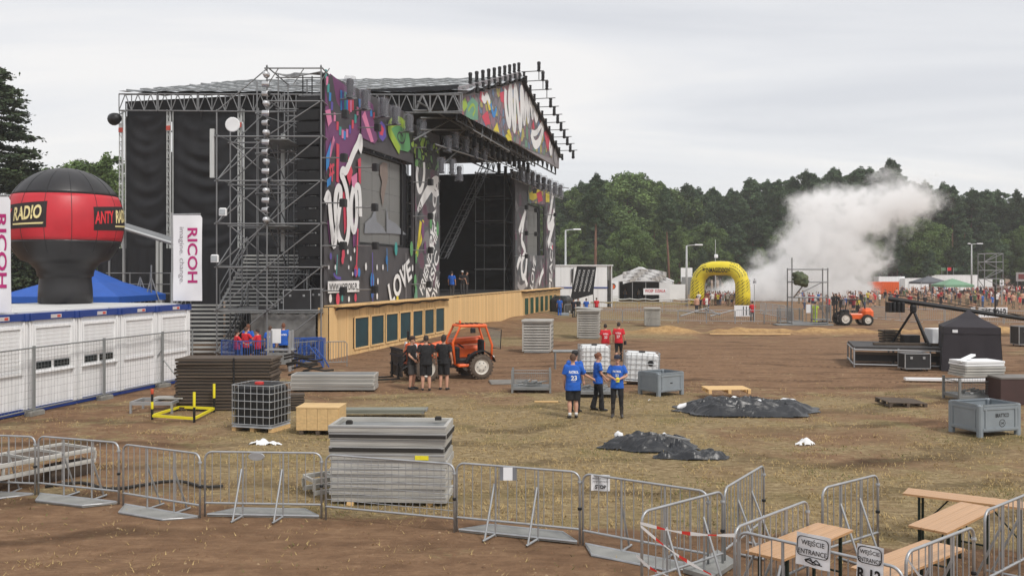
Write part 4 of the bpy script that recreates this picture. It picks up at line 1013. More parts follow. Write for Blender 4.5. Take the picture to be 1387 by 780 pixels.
bt = mat('blue_tent_fabric', (24, 82, 168), .6, 0, .1, 1.5, .15, 6)
m = MB(); w_ = 2.75; hz, ht = 3.06, 4.45
rg = [(-w_, -w_), (w_, -w_), (w_, w_), (-w_, w_)]
pts = [(x, y, hz) for x, y in rg] + [(x, y, hz - .28) for x, y in rg] + [(x * .45, y * .45, hz + .62) for x, y in rg] + [(0, 0, ht)]
m.add(pts, [(0, 1, 9, 8), (1, 2, 10, 9), (2, 3, 11, 10), (3, 0, 8, 11), (8, 9, 12), (9, 10, 12), (10, 11, 12), (11, 8, 12), (4, 5, 1, 0), (5, 6, 2, 1), (6, 7, 3, 2), (7, 4, 0, 3)]); m.build('tent_roof', bt, tent)
for x, y in rg: pipe('leg', (x * .97, y * .97, 0), (x * .97, y * .97, hz), .035, galv, tent)
for i, p_ in enumerate((AT(205, 385, 45), AT(190, 392, 46))):
    o = thing('light_stand', ['small grey tripod stand behind the cabin roof by the flag', 'thin grey rail post behind the cabin roof'][i], 'stand', (p_.x, p_.y, 0))
    MB().tube((0, 0, 0), (0, 0, 4.5 - .6 * i), .04).build('mast', scafm, o)
    for k in range(3): MB().tube((0, 0, 3.9), (.5 * math.cos(k * 2.1), .5 * math.sin(k * 2.1), 2.4), .03).build('leg', scafm, o)
rl = thing('handrail_fence', 'thin grey handrail behind the cabins beside the stage steps', 'railing', (0, 0, 0))
for z in (3.0, 3.5, 4.1): pipe('rail', (-22, 50, z), (-17.3, 50, z), .03, scafm, rl)
for k in range(5): pipe('rail_post', (-21.8 + 1.1 * k, 50, 0), (-21.8 + 1.1 * k, 50, 4.15), .035, scafm, rl)
# ------------------------------------------------------------------ white cabins
E = Vector((-12.36, 35.3, 0)); CD = Vector((.208, .978, 0)); PIT = 2.15
CYAW = math.atan2(CD.y, CD.x)
def cabin(k, label):
    c = E - CD * (PIT * (k + .5)); o = thing('cabin', label, 'cabin', c, CYAW, 'white cabins in a row on the left')
    W_, D_, H_ = PIT - .03, 6.0, 2.92       # local x along the row, y back
    MB().box((0, D_ / 2, .14 + (H_ - .3) / 2), (W_ - .06, D_, H_ - .36)).build('body', cabw, o)
    # ribbed edge posts
    for q_ in (-1, 1):
        m = MB()
        for r_ in range(2): m.box((q_ * (W_ / 2 - .06 - .09 * r_), -.03, .14 + (H_ - .36) / 2), (.07, .09, H_ - .38))
        m.build('corner_post', cabw, o)
    m = MB(); m.box((0, -.02, H_ - .1), (W_, .16, .2)); m.box((0, D_ / 2, H_ - .1), (W_, D_, .18)); m.build('roof_rail', bluep, o)
    MB().box((0, D_ / 2 + .2, H_ + .01), (W_ - .1, D_ - .3, .05)).build('roof', mat('pale_cabin_roof', (206, 206, 204), .7, 0, .15, .8), o)
    MB().box((0, D_ / 2 - .02, .09), (W_, D_ + .06, .14)).build('base_rail', bluep, o)
    for q_ in (-1, 1): MB().bbox((q_ * (W_ / 2 - .09), -.09, H_ - .1), (.16, .1, .22), .02).build('corner_casting', bluep, o)
    MB().box((.05, -.105, H_ - .11), (.46, .012, .11)).build('maker_plate', mat('maker_plate', (196, 190, 190), .5), o)
    MB().box((.16, -.113, H_ - .11), (.14, .012, .07)).build('maker_mark', mat('maker_mark', (196, 74, 60), .5), o)
    # window with its roller shutter
    f = MB()
    for q_ in (-1, 1): f.box((q_ * .8, -.03, 1.86), (.07, .08, 1.36))
    for z in (1.2, 2.52): f.box((0, -.032, z), (1.66, .075, .08))
    f = f.build('window_frame', cabw, o)
    n = 17 if k in (2, 3) else 21; z0 = 1.5 if k in (2, 3) else 1.25
    for i in range(n): slab('shutter_slat', (0, -.012 - .004 * (i % 2), z0 + (2.46 - z0) * (i + .5) / n), (1.52, .03, (2.46 - z0) / n - .006), cabw, f, rot=(.18, 0, 0))
    if k in (2, 3):
        for q_ in (-.4, .4): slab('pane', (q_, -.02, 1.37), (.66, .03, .2), glass_d, f)
        MB().box((0, -.05, 1.17), (1.8, .1, .05)).build('sill', cabw, o)
    return o
for k, lb in enumerate(('white cabin with blue rails at the right end of the row, below the right flag', 'white cabin with closed shutter, second from the right end of the row', 'white cabin with a half open window, right of the balloon neck', 'white cabin with a half open window, below the balloon neck', 'white cabin with closed shutter near the left edge of the picture', 'white cabin at the left edge of the picture below the left flag', 'white cabin cut by the left edge of the picture')): cabin(k, lb)
# ------------------------------------------------------------------ inflatable balloon
BO = Vector((-16.88, 34.9, 2.96)); rubk = mat('black_inflatable', (38, 37, 39), .42, 0, .15, 1.2, .12, 5); rubr = mat('red_inflatable', (188, 38, 50), .45, 0, .1, 1.2, .1, 5)
bal = thing('inflatable_balloon', 'big black inflatable balloon with a red band and radio lettering on the cabin roof', 'inflatable', BO)
prof = [(.88, 0), (.95, .04), (.94, .5), (.9, .92), (.91, 1.0), (.97, 1.02), (.98, 1.14), (1.02, 1.28)]
cz, rx, rz = 3.05, 2.05, 2.05
def bal_r(h):
    t = (h - cz) / rz
    return rx * math.sqrt(max(0, 1 - abs(t) ** 2.2))
low = [(max(1.02, bal_r(h)) if h > 1.6 else 1.02 + (h - 1.28) * .9, h) for h in np.linspace(1.35, 2.35, 12)]
MB().lathe(prof + low, 40).build('lower_bag', rubk, bal, smooth=True)
MB().lathe([(bal_r(h) + .004, h) for h in np.linspace(2.35, 4.03, 14)], 48).build('red_band', rubr, bal, smooth=True)
MB().lathe([(bal_r(h), h) for h in 4.03 + 1.065 * np.sin(np.linspace(0, math.pi / 2, 14))], 40).build('upper_bag', rubk, bal, smooth=True)
for k in range(14):
    a = k * 6.2832 / 14 + .1
    MB().path([((bal_r(h) + .002) * math.sin(a), -(bal_r(h) + .002) * math.cos(a), h) for h in np.linspace(1.9, 5.02, 26)], .011, 4).build('seam', rubk if k % 1 == 0 else rubr, bal)
def wrap_ball(a0, h0, off):
    return lambda p_: Vector(((bal_r(h0 + p_.y) + off) * math.sin(a0 + p_.x / 2.0), -(bal_r(h0 + p_.y) + off) * math.cos(a0 + p_.x / 2.0), h0 + p_.y))
def quad_wrap(mb, a0, h0, off, pts, m, n=14):
    fn = wrap_ball(a0, h0, off); (x0, y0), (x1, y1), (x2, y2), (x3, y3) = pts; vs = []
    for j in range(5):
        for i in range(n + 1):
            u, v = i / n, j / 4; vs.append(fn(Vector(((x0 * (1 - u) + x1 * u) * (1 - v) + (x3 * (1 - u) + x2 * u) * v, (y0 * (1 - u) + y1 * u) * (1 - v) + (y3 * (1 - u) + y2 * u) * v, 0))))
    W_ = n + 1; mb.add(vs, [(j * W_ + i, j * W_ + i + 1, (j + 1) * W_ + i + 1, (j + 1) * W_ + i) for j in range(4) for i in range(n)], m)
for a0 in (-.50, 1.42, 3.2):
    pr_ = MB()
    quad_wrap(pr_, a0, 3.2, .012, [(-1.0, -.5), (1.28, -.42), (1.3, .52), (-1.0, .36)], 0)
    quad_wrap(pr_, a0, 3.2, .018, [(-.05, -.34), (1.16, -.3), (1.2, -.24), (-.05, -.28)], 1)
    fn = wrap_ball(a0, 3.2, .022)
    put_text(pr_, 'ANTY', (-.55, .0, 0), (1, .09, 0), (0, 1, 0), .84, .46, 2, .03, .1, fn); put_text(pr_, 'RADIO', (.56, .1, 0), (1, .09, 0), (0, 1, 0), 1.14, .5, 1, .03, .1, fn)
    pr_.build('printed_lettering', [flat('balloon_black', (36, 24, 26)), flat('balloon_cream', (224, 208, 150)), flat('balloon_red', (214, 44, 54))], bal)
# ------------------------------------------------------------------ two tall white flags
mag = flat('magenta_print', (178, 36, 112)); ggr = flat('grey_lettering', (150, 146, 152)); flagm = mat('white_flag_cloth', (228, 228, 232), .7, 0, .05, 1.2, .12, 5)
def flag(base, w_, z0, z1, yaw, label, poleh):
    o = thing('flag', label, 'flag', base, yaw)
    pl = MB(); pl.tube((0, 0, 0), (0, 0, poleh), .035, .025, 8); pl.tube((0, 0, z1 + .03), (w_ * .95, 0, z1 + .05), .02); pl.build('pole', galv, o)
    f = lambda x, z: -.02 + .045 * math.sin(x * 3.1 + z * .8) * (x / w_) + .03 * nz(x * 2, z, 1, 6)
    vs = []; nx_, nz_ = 10, 30
    for j in range(nz_ + 1):
        for i in range(nx_ + 1):
            x = .05 + (w_ - .05) * i / nx_; z = z0 + (z1 - z0) * j / nz_
            if i == nx_ and j == nz_: x -= .06
            vs.append((x, f(x, z), z))
    W_ = nx_ + 1; fs = [(j * W_ + i, j * W_ + i + 1, (j + 1) * W_ + i + 1, (j + 1) * W_ + i) for j in range(nz_) for i in range(nx_)]
    m = MB().add(vs, fs); m.add([(x, y + .012, z) for x, y, z in vs], [tuple(reversed(q_)) for q_ in fs]); c = m.build('cloth', flagm, o, smooth=True)
    t = MB(); h = z1 - z0; fn = lambda p_: Vector((p_.x, f(p_.x, p_.z) - .012, p_.z))
    put_text(t, 'RICOH', (w_ * .69, 0, z1 - h * .47), (0, 0, -1), (1, 0, 0), h * .64, w_ * .34, 0, .022, 0, fn)
    put_text(t, 'imagine. change.', (w_ * .31, 0, z1 - h * .47), (0, 0, -1), (1, 0, 0), h * .66, w_ * .2, 1, .0, 0, fn)
    t.build('lettering', [mag, ggr], c)
f0 = AT(233, 405, 35.0); flag((f0.x, 35.0, 2.9), 1.14, .15, 3.4, .02, 'tall white flag with magenta letters at the right end of the cabin row', 3.5)
f0 = AT(-24, 418, 26.0); flag((f0.x, 26.0, 2.9), .8, .1, 3.35, .05, 'tall white flag with magenta letters at the left edge of the picture', 3.4)
# ------------------------------------------------------------------ site fence before the cabins
def site_fence(p0, p1, label, h=1.95, foot=True):
    p0, p1 = Vector((p0[0], p0[1], 0)), Vector((p1[0], p1[1], 0)); L_ = (p1 - p0).length
    o = thing('site_fence', label, 'fence panel', p0, math.atan2(p1.y - p0.y, p1.x - p0.x), 'wire site fence before the cabins')
    for x in (0, L_ - .06): pipe('post', (x, 0, .05), (x, 0, h + .05), .03, galv_d, o)
    for z in (.18, h): pipe('rail', (0, 0, z), (L_ - .06, 0, z), .022, galv_d, o)
    w_ = MB(); n = int(L_ / .14)
    for i in range(1, n): w_.tube((L_ * i / n, 0, .18), (L_ * i / n, 0, h), .0035, n=3, cap=False)
    for k in range(8): w_.tube((0, .004, .3 + .22 * k), (L_ - .06, .004, .3 + .22 * k), .0035, n=3, cap=False)
    tag(w_.build('wire_mesh', galv_d, o), kind='stuff')
    if foot: MB().bbox((0, 0, .07), (.62, .24, .14), .03).build('concrete_foot', mat('concrete', (128, 126, 120), .9, 0, .2, 5, .3), o)
    return o
fps = [G(-60, 588), G(47, 562), G(142, 541), G(221, 524)]
for i in range(3): site_fence(fps[i], fps[i + 1], ['wire fence panel cut by the left edge, before the white cabins', 'wire fence panel before the two cabins with open windows', 'wire fence panel before the right end of the cabin row'][i])
site_fence(fps[3], G(262, 517), 'short wire fence panel turning towards the stage steps')
st_ = thing('fence_brace', 'slanting steel brace propping the fence post near the right cabin', 'brace', fps[3]); MB().tube((0, 0, 1.4), (-.8, -.5, .02), .025).build('strut', galv_d, st_); MB().tube((0, 0, 1.0), (.9, -.3, .02), .025).build('strut', galv_d, st_)

# folded blue barriers and a grey stand at the foot of the tower
bbl = mat('blue_barrier_paint', (44, 84, 158), .5, 0, .15, 3)
def blue_barrier(c, yaw, L_, label):
    o = thing('blue_barrier', label, 'barrier', c, yaw, 'blue barriers at the foot of the scaffold tower'); h = 1.15
    m = MB(); m.path([(0, 0, 0), (0, 0, h), (L_, 0, h), (L_, 0, 0)], .028, 6); m.build('frame', bbl, o); pipe('bottom_rail', (0, 0, .18), (L_, 0, .18), .022, bbl, o)
    for k in range(1, 15): pipe('bar', (L_ * k / 15, 0, .18), (L_ * k / 15, 0, h), .013, bbl, o)
for i, (px, y, yw, L_, lb) in enumerate(((407, 41.2, -.25, 1.1, 'nearest blue barrier leaning at the left corner of the plank wall'), (409, 41.7, -.2, 1.1, 'second blue barrier leaning at the left corner of the plank wall'), (412, 42.2, -.15, 1.0, 'farthest blue barrier leaning at the left corner of the plank wall'), (398, 41.9, .5, 1.3, 'blue barrier turned aside left of the leaning ones'), (322, 40.0, .15, 1.5, 'blue barrier before the people in red'), (300, 40.6, -.5, 1.2, 'blue barrier at the left of the group under the tower'))):
    p_ = AT(px, HZ, y); blue_barrier((p_.x, y, 0), yw, L_, lb)
m = MB(); p_ = AT(402, 480, 39.5); pts = [(0, 0, .1), (.1, 0, .9), (.5, .1, 1.0), (.9, .1, .5), (1.1, .2, .05)]; o = thing('bicycle_rack', 'tangled blue steel frame before the blue barriers', 'rack', (p_.x, 39.5, 0)); m.path(pts, .03, 5); m.path([(x + .2, y + .2, z * .9) for x, y, z in pts], .03, 5); m.build('frame', bbl, o)
o = thing('metal_stand', 'grey steel stand with a sheet top before the people under the tower', 'stand', AT(378, HZ, 38.5)); o.location.z = 0
for x in (-.45, .45):
    for y in (0, .5): slab('leg', (x, y, .85), (.09, .09, 1.7), galv, o)
slab('sheet', (0, .25, .9), (1.2, .6, .06), galv, o); slab('front_plate', (.0, -.05, .55), (.9, .03, .5), galv_d, o); slab('notice_plate', (-.25, .5, 1.45), (.4, .03, .6), whitep, o)
for a, b_, lb in ((G(390, 500), G(439, 494), 'grey barrier before the blue ones at the foot of the tower'), (G(440, 497), G(470, 496), 'short grey barrier standing before the left end of the plank wall')):
    o = thing('crowd_barrier', lb, 'barrier', a, math.atan2(b_.y - a.y, b_.x - a.x), 'grey barriers at the tower foot'); L_ = (b_ - a).length
    m = MB(); m.path([(0, 0, 0), (0, 0, 1.0), (.1, 0, 1.1), (L_ - .1, 0, 1.1), (L_, 0, 1.0), (L_, 0, 0)], .022, 6); m.build('frame', galv_d, o); pipe('bottom_rail', (0, 0, .2), (L_, 0, .2), .018, galv_d, o)
    for k in range(1, 8): pipe('bar', (L_ * k / 8, 0, .2), (L_ * k / 8, 0, 1.1), .011, galv_d, o)
# ------------------------------------------------------------------ crowd control barriers
_bar = MB().tube((0, 0, -.5), (0, 0, .5), 1, n=6).mesh('barrier_bar', galv, True)
platem = mat('chequer_plate', (150, 150, 146), .55, .35, .2, 3, .5, 60)
def barrier(p0, p1, label, group='crowd barriers in the foreground row', grid=False, plate=0, struts=1, h=1.1, cls=(.33, .67)):
    p0, p1 = Vector(p0), Vector(p1); p0.z = p1.z = 0; L_ = (p1 - p0).length
    o = thing('crowd_barrier', label, 'barrier', p0, math.atan2(p1.y - p0.y, p1.x - p0.x), group)
    o.location.z = GZ(p0.x, p0.y) - .01
    r_ = .13; c = []
    for k in range(6): t = math.pi - k * math.pi / 10; c.append((r_ + r_ * math.cos(t) + .02, 0, h - r_ + r_ * math.sin(t)))
    for k in range(6): t = math.pi / 2 - k * math.pi / 10; c.append((L_ - r_ + r_ * math.cos(t) - .02, 0, h - r_ + r_ * math.sin(t)))
    f = MB(); f.path([(.02, 0, .02)] + c + [(L_ - .02, 0, .02)], .0185, 8); f.build('frame', galv, o, smooth=True)
    pipe('bottom_rail', (.02, 0, .24), (L_ - .02, 0, .24), .019, galv, o)
    n = 19 if grid else max(4, round(L_ / .15))
    for i in range(1, n):
        x = L_ * i / n; r = .006 if grid else .0075
        link('bar', _bar, o, (x, 0, (h + .24) / 2), scale=(r, r, h - .24))
    if grid:
        for k in range(6): link('cross_bar', _bar, o, (L_ / 2, .008, .36 + .125 * k), rot=(0, math.pi / 2, 0), scale=(.006, .006, L_ - .04))
    for q_ in cls if struts else ():
        x = L_ * q_; pipe('upright', (x, 0, 0), (x, 0, h), .0155, galv, o); pipe('strut', (x - .02, 0, .82), (x - .05, -.34 * struts, .02), .017, galv, o); pipe('foot_tube', (x, .05 * struts, .03), (x - .05, -.4 * struts, .03), .02, galv, o)
    if plate:
        m = MB(); y = .42 * plate; e_ = [(.06, 0), (L_ - .06, 0), (L_ - .42, y), (.42, y)]
        m.add([(x, yy, .012) for x, yy in e_] + [(x, yy, .05) for x, yy in e_], [(3, 2, 1, 0), (4, 5, 6, 7), (0, 1, 5, 4), (1, 2, 6, 5), (2, 3, 7, 6), (3, 0, 4, 7)] if plate > 0 else [(0, 1, 2, 3), (7, 6, 5, 4), (4, 5, 1, 0), (5, 6, 2, 1), (6, 7, 3, 2), (7, 4, 0, 3)])
        fp = m.build('foot_plate', platem, o)
        rm = MB(); rm.path([(x, yy, .05) for x, yy in e_], .018, 5, closed=True); rm.build('plate_rim', galv, fp)
    for z in (.55, .95): MB().lathe([(.03, -.02), (.034, 0), (.03, .02)], 8, (L_ - .02, 0, z)).build('coupling', black_m if z < .6 else galv, o)
    return o
T = lambda px, py: G(px, py, 1.1)
barrier(T(-62, 586), T(49, 590), 'grey crowd barrier cut by the left edge of the picture', plate=-1, struts=-1)
barrier(T(51, 590), T(162, 599), 'grey crowd barrier second from the left, before the lying ladder truss', plate=-1, struts=-1)
barrier(T(166, 600), T(272, 613), 'grey crowd barrier with a big dull foot plate, third from the left', plate=-1, struts=-1)
barrier(T(276, 611), T(437, 613), 'grey crowd barrier with two slanting struts, left of the mesh barrier', plate=1, struts=1)
barrier(T(440, 614), T(617, 627), 'grey barrier filled with square wire mesh before the stacked panels', grid=True, struts=0)
barrier(T(617, 626), T(787, 639), 'grey crowd barrier with a strip of paper on its top rail', plate=1, struts=1)
barrier(T(788, 639), T(961, 664), 'grey crowd barrier with a printed white note on its top left', plate=-1, struts=-1)
barrier(T(868, 692), T(980, 663), 'slanting crowd barrier wrapped with red and white tape', struts=1, cls=(.3, .75))
barrier(T(981, 661), T(1035, 629), 'crowd barrier running away from the camera, right of the taped one', struts=1)
barrier(T(994, 713), T(1095, 675), 'slanting crowd barrier behind the left table', plate=1, struts=-1)
barrier(T(998, 716), T(1226, 768), 'nearest crowd barrier carrying the two entrance signs', struts=1, cls=(.3, .58))
barrier(T(1113, 661), T(1190, 642), 'crowd barrier standing alone on the grass behind the tables', struts=1)
barrier(T(1226, 748), T(1320, 712), 'slanting crowd barrier at the bottom right before the low bench table', struts=-1)
barrier(T(1333, 691), T(1402, 663), 'crowd barrier cut by the right edge of the picture', struts=-1)
m = MB(); a, b_, c, d = G(925, 778), G(972, 752), G(998, 768), G(965, 790)
m.add([v + Vector((0, 0, z)) for z in (.03, .09) for v in (a, b_, c, d)], [(3, 2, 1, 0), (4, 5, 6, 7), (0, 1, 5, 4), (1, 2, 6, 5), (2, 3, 7, 6), (3, 0, 4, 7)])
tag(m.build('foot_plate', platem), 'loose grey chequer foot plate at the foot of the taped barrier', 'metal plate')
# signs and notes
def sign(c, right, up, w_, h, label, lines, border=None, dirt=0):
    c, right, up = Vector(c), Vector(right).normalized(), Vector(up).normalized(); n = right.cross(up)
    o = thing('paper_sign', label, 'sign', c)
    m = MB(); vs = []
    for j in range(5):
        for i in range(7): x, y = (i / 6 - .5) * w_, (j / 4 - .5) * h; vs.append(right * x + up * y + n * (.012 * math.sin(i * 1.1) * (j - 2) / 2))
    fs = [(j * 7 + i, j * 7 + i + 1, j * 7 + 8 + i, j * 7 + 7 + i) for j in range(4) for i in range(6)]
    m.add(vs, fs); m.add([v - n * .006 for v in vs], [tuple(reversed(f)) for f in fs]); m.build('sheet', paper, o)
    t = MB()
    for s_, x, y, tw, th, bd in lines: put_text(t, s_, right * (x * w_) + up * (y * h) + n * .016, right, up, tw * w_, th * h, 0, bd)
    if border:
        x0, x1, y0, y1 = [v * k for v, k in zip(border, (w_, w_, h, h))]; r_ = .05; pts = []
        for cx_, cy_, a0 in ((x1 - r_, y1 - r_, 0), (x0 + r_, y1 - r_, 90), (x0 + r_, y0 + r_, 180), (x1 - r_, y0 + r_, 270)):
            for k in range(4): a = rad(a0 + 30 * k); pts.append((cx_ + r_ * math.cos(a), cy_ + r_ * math.sin(a)))
        bw_ = .006; vs = []
        for i, (x, y) in enumerate(pts): l = math.hypot(x - (x0 + x1) / 2, y - (y0 + y1) / 2); k_ = 1 - bw_ * 2 / l; vs += [right * x + up * y + n * .015, right * ((x - (x0 + x1) / 2) * k_ + (x0 + x1) / 2) + up * ((y - (y0 + y1) / 2) * k_ + (y0 + y1) / 2) + n * .015]
        q = len(pts); t.add(vs, [(2 * i, 2 * ((i + 1) % q), 2 * ((i + 1) % q) + 1, 2 * i + 1) for i in range(q)])
    if dirt:
        rr = random.Random(4)
        pp = [Vector((-.22, -.3)), Vector((-.05, -.22)), Vector((.02, -.36)), Vector((.12, -.24)), Vector((.24, -.34)), Vector((.05, -.4)), Vector((-.2, -.33)), Vector((-.1, -.27)), Vector((.15, -.37)), Vector((.3, -.38))]
        for i in range(len(pp) - 1): a, b2 = pp[i], pp[i + 1]; d_ = (b2 - a).normalized(); q_ = Vector((-d_.y, d_.x)) * .016; t.add([right * v.x * w_ + up * v.y * h + n * (.015 + .0003 * i) for v in (a - q_, a + q_, b2 + q_, b2 - q_)], [(0, 1, 2, 3)])
    t.build('lettering', blackp, o)
    return o
pa, pb = T(998, 716), T(1226, 768); pr = (pb - pa); prd = pr.normalized(); un = Vector((0, 0, 1)); fn_ = Vector((prd.y, -prd.x, 0))
def onbar(px, py):
    u = (px - CX) / F; t = (u * pa.y - pa.x) / (pr.x - u * pr.y); q_ = pa + pr * t + fn_ * .03; return V3((q_.x, q_.y, HC - (py - HZ) * q_.y / F))
V3 = Vector
sign(onbar(1103, 746), prd, un + prd * .05, .40, .36, 'white sign reading entrance with a scribble below, on the nearest barrier', [('WEJŚCIE', 0, .24, .68, .24, .012), ('ENTRANCE', 0, -.04, .84, .15, .012)], (-.47, .47, -.19, .42), 1)
sign(onbar(1180, 765), prd, un + prd * .03, .285, .41, 'white entrance sign with a gate number, right one on the nearest barrier', [('WEJŚCIE', 0, .33, .74, .17, .012), ('ENTRANCE', 0, .13, .86, .11, .012), ('R 12', 0, -.24, .88, .3, .035)], (-.46, .46, .03, .47))
c3 = T(813, 641); sign(c3 + Vector((0, -.04, -.13)), (1, -.13, 0), (0, 0, 1), .28, .24, 'small white printed note tied to the top of a barrier', [('PRACE MONTAŻOWE', 0, .3, .84, .13, .01), ('WSTĘP WZBRONIONY', 0, .08, .84, .11, .01), ('STOP', 0, -.24, .6, .24, .03)])
c4 = T(688, 632); o = thing('paper_note', 'white paper taped with grey tape round the top rail of a barrier', 'note', c4 + Vector((0, -.035, -.1)))
MB().box((0, 0, 0), (.16, .006, .2)).build('sheet', paper, o); 
for q_ in (-.1, .1): MB().box((q_, -.002, 0), (.055, .008, .2)).build('tape_strip', mat('grey_tape', (120, 122, 128), .4), o)
c5 = T(348, 612) + Vector((0, -.03, -.07)); tag(MB().lathe([(.0, -.008), (.13, -.008), (.14, 0), (.13, .008), (0, .008)], 14, axis='y', sy=.5).build('maker_badge', galv, None, c5), 'small oval metal badge under the top rail of a barrier', 'badge')
# red and white tape
def tape(pts, label):
    o = thing('barrier_tape', label, 'tape', pts[0]); pts = [Vector(p_) - Vector(pts[0]) for p_ in pts]; L_ = sum((a - b_).length for a, b_ in zip(pts, pts[1:]))
    m = MB(); n = int(L_ / .11)
    def at_(t):
        d = t * L_
        for a, b_ in zip(pts, pts[1:]):
            l = (b_ - a).length
            if d <= l + 1e-6: q_ = a.lerp(b_, d / l); return q_ - Vector((0, 0, .05 * math.sin(math.pi * d / l)))
            d -= l
        return pts[-1]
    for i in range(n):
        a, b_ = at_(i / n), at_((i + 1) / n); w0 = .015 + .008 * math.sin(i * 1.3); w1 = .015 + .008 * math.sin((i + 1) * 1.3); e_ = Vector((0, .012 * math.sin(i), 1)); e2 = Vector((0, .012 * math.sin(i + 1), 1))
        m.add([a - e_ * w0, b_ - e2 * w1, b_ + e2 * w1, a + e_ * w0], [(0, 1, 2, 3)], 1 if i % 3 == 2 else 0)
        m.add([v + Vector((0, .003, 0)) for v in (a + e_ * w0, b_ + e2 * w1, b_ - e2 * w1, a - e_ * w0)], [(0, 1, 2, 3)], 1 if i % 3 == 2 else 0)
    m.build('strip', [flat('tape_white', (232, 230, 228)), flat('tape_red', (214, 58, 48))], o)
ta = T(869, 694) + Vector((-.02, -.04, -.12)); tb = T(994, 716) + Vector((0, -.05, -.06))
tape([ta, tb], 'red and white tape strung between two barriers near the front')
tape([ta + Vector((0, -.02, -.03)), AT(968, 780, 11.0), AT(985, 800, 10.6)], 'red and white tape hanging down slantwise from the near barrier')
tape([AT(862, 752, 11.4), AT(905, 778, 11.0), AT(930, 790, 10.8)], 'short end of red and white tape at the bottom of the picture')
tape([T(1228, 750) + Vector((0, -.04, -.05)), AT(1262, 790, 9.6)], 'red and white tape end on the bottom right barrier')
# ------------------------------------------------------------------ beer tables
def table(c4, label, h=.765, th=.03):
    """c4: four corners on the ground plan, long side 0-1"""
    a, b_, c, d = [Vector((v.x, v.y, 0)) for v in c4]; u = (b_ - a); L_ = u.length; W_ = (d - a).length; cen = (a + b_ + c + d) / 4
    o = thing('folding_table', label, 'table', cen, math.atan2(u.y, u.x), 'folding wooden tables at the bottom right')
    n = 3 if W_ > .4 else 1
    for i in range(n): slab('top_board', (0, -W_ / 2 + W_ * (i + .5) / n, h - th / 2), (L_, W_ / n - .002, th), tablem, o)
    for q_ in (-1, 1):
        x = q_ * (L_ / 2 - .22)
        for s_ in (-1, 1): y = s_ * (W_ / 2 - .07); slab('leg', (x, y, (h - th) / 2), (.035, .035, h - th), green_d, o)
        pipe('cross_bar', (x, -W_ / 2 + .07, .25), (x, W_ / 2 - .07, .25), .014, green_d, o); pipe('cross_bar', (x, -W_ / 2 + .07, h - .06), (x, W_ / 2 - .07, h - .06), .014, green_d, o)
        pipe('fold_strut', (x, 0, .25), (x - q_ * .42, 0, h - th), .012, green_d, o)
    return o
t_ = lambda *q_: [G(px, py, .765) for px, py in q_]
table(t_((1007, 745), (1105, 707), (1160, 717), (1060, 757)), 'varnished folding table behind the left entrance sign')
table(t_((1228, 712), (1300, 680), (1352, 686), (1285, 720)), 'varnished folding table in the middle, just before the long narrow one')
table(t_((1148, 770), (1250, 732), (1310, 738.6), (1212, 782)), 'varnished folding table at the bottom edge behind the right entrance sign')
table(t_((1219, 667), (1398, 689), (1410, 682), (1234, 660.5)), 'long narrow folding table standing across behind the other tables')
# ------------------------------------------------------------------ stacks
def layer_stack(n, c, yaw, d, mk, name, label, cat, group, jit=.02, seed=1):
    rr = random.Random(seed); z = c[2]
    for i in range(n):
        o = thing(name, label.format(nth(i, n)), cat, (c[0] + rr.uniform(-jit, jit), c[1] + rr.uniform(-jit, jit), z), yaw + rr.uniform(-.012, .012) * (jit > 0) * 1.5, group)
        z += mk(o, d, i, n, rr)
def panel_mk(o, d, i, n, rr):
    L_, W_, H_ = d; s_ = 1.02 if i >= n - 2 else 1
    for q_ in (-1, 1): slab('frame_side', (0, q_ * (W_ / 2 - .03) * s_, H_ / 2), (L_ * s_, .06, H_ - .008), alu, o); slab('frame_end', (q_ * (L_ / 2 - .03) * s_, 0, H_ / 2), (.06, W_ * s_ - .124, H_ - .012), alu, o)
    for q_ in (-1, 1): slab('rim', (0, q_ * (W_ / 2 + .004) * s_, H_ * .8), (L_ * s_ - .03, .012, H_ * .22), galv, o)
    slab('sheet', (0, 0, H_ * .3), (L_ - .13, W_ - .13, .02), galv_d, o)
    if i == n - 2 or i == n - 4: slab('gap_strip', (0, -W_ / 2 * s_, H_ * .5), (L_ * s_ - .02, .02, H_ * .6), rubber, o); slab('gap_strip', (L_ / 2 * s_, 0, H_ * .5), (.02, W_ * s_ - .02, H_ * .6), rubber, o)
    if i == 6: slab('yellow_label', (.62, -W_ / 2 - .013, H_ * .5), (.24, .012, H_ * .6), yellow, o)
    return H_
ps = Vector((-2.16, 16.72, .06))
layer_stack(11, ps, -.06, (2.06, .95, .124), panel_mk, 'stage_module', 'grey framed metal panel in the tall stack behind the mesh barrier, {}', 'metal panel', 'panels stacked behind the mesh barrier', .024, 2)
for q_ in (-.7, .7): slab('skid', (ps.x + q_, ps.y, .03), (.12, .9, .055), wood, None); tag(col.objects[-1], 'timber skid under the %s end of the metal panel stack' % ('left' if q_ < 0 else 'right'), 'skid')
def clip(c, label): o = tag(MB().bbox(c, (.12, .09, .07), .02).build('black_clamp', rubber), label, 'clamp')
clip((-2.9, 16.45, 1.45), 'black clamp lying on the left of the panel stack'); clip((-1.35, 16.9, 1.45), 'black clamp lying on the right of the panel stack')
def mat_mk(o, d, i, n, rr):
    L_, W_, H_ = d; k = 1 if i < n - 1 else 1.02
    slab('board', (0, 0, H_ * .5), (L_ * k, W_ * k, H_ * .72), matk, o); slab('edge_lip', (rr.uniform(-.02, .02), -W_ / 2 + .02, H_ * .86), (L_ * .985, .05, H_ * .24), rubber, o)
    return H_
c = G(302, 556); layer_stack(16, (c.x, c.y + .6, .02), .02, (2.85, 1.3, .096), mat_mk, 'ground_mat', 'dark brown ground mat in the tall stack beside the black tank, {}', 'ground mat', 'ground mats in the tall stack', .035, 5)
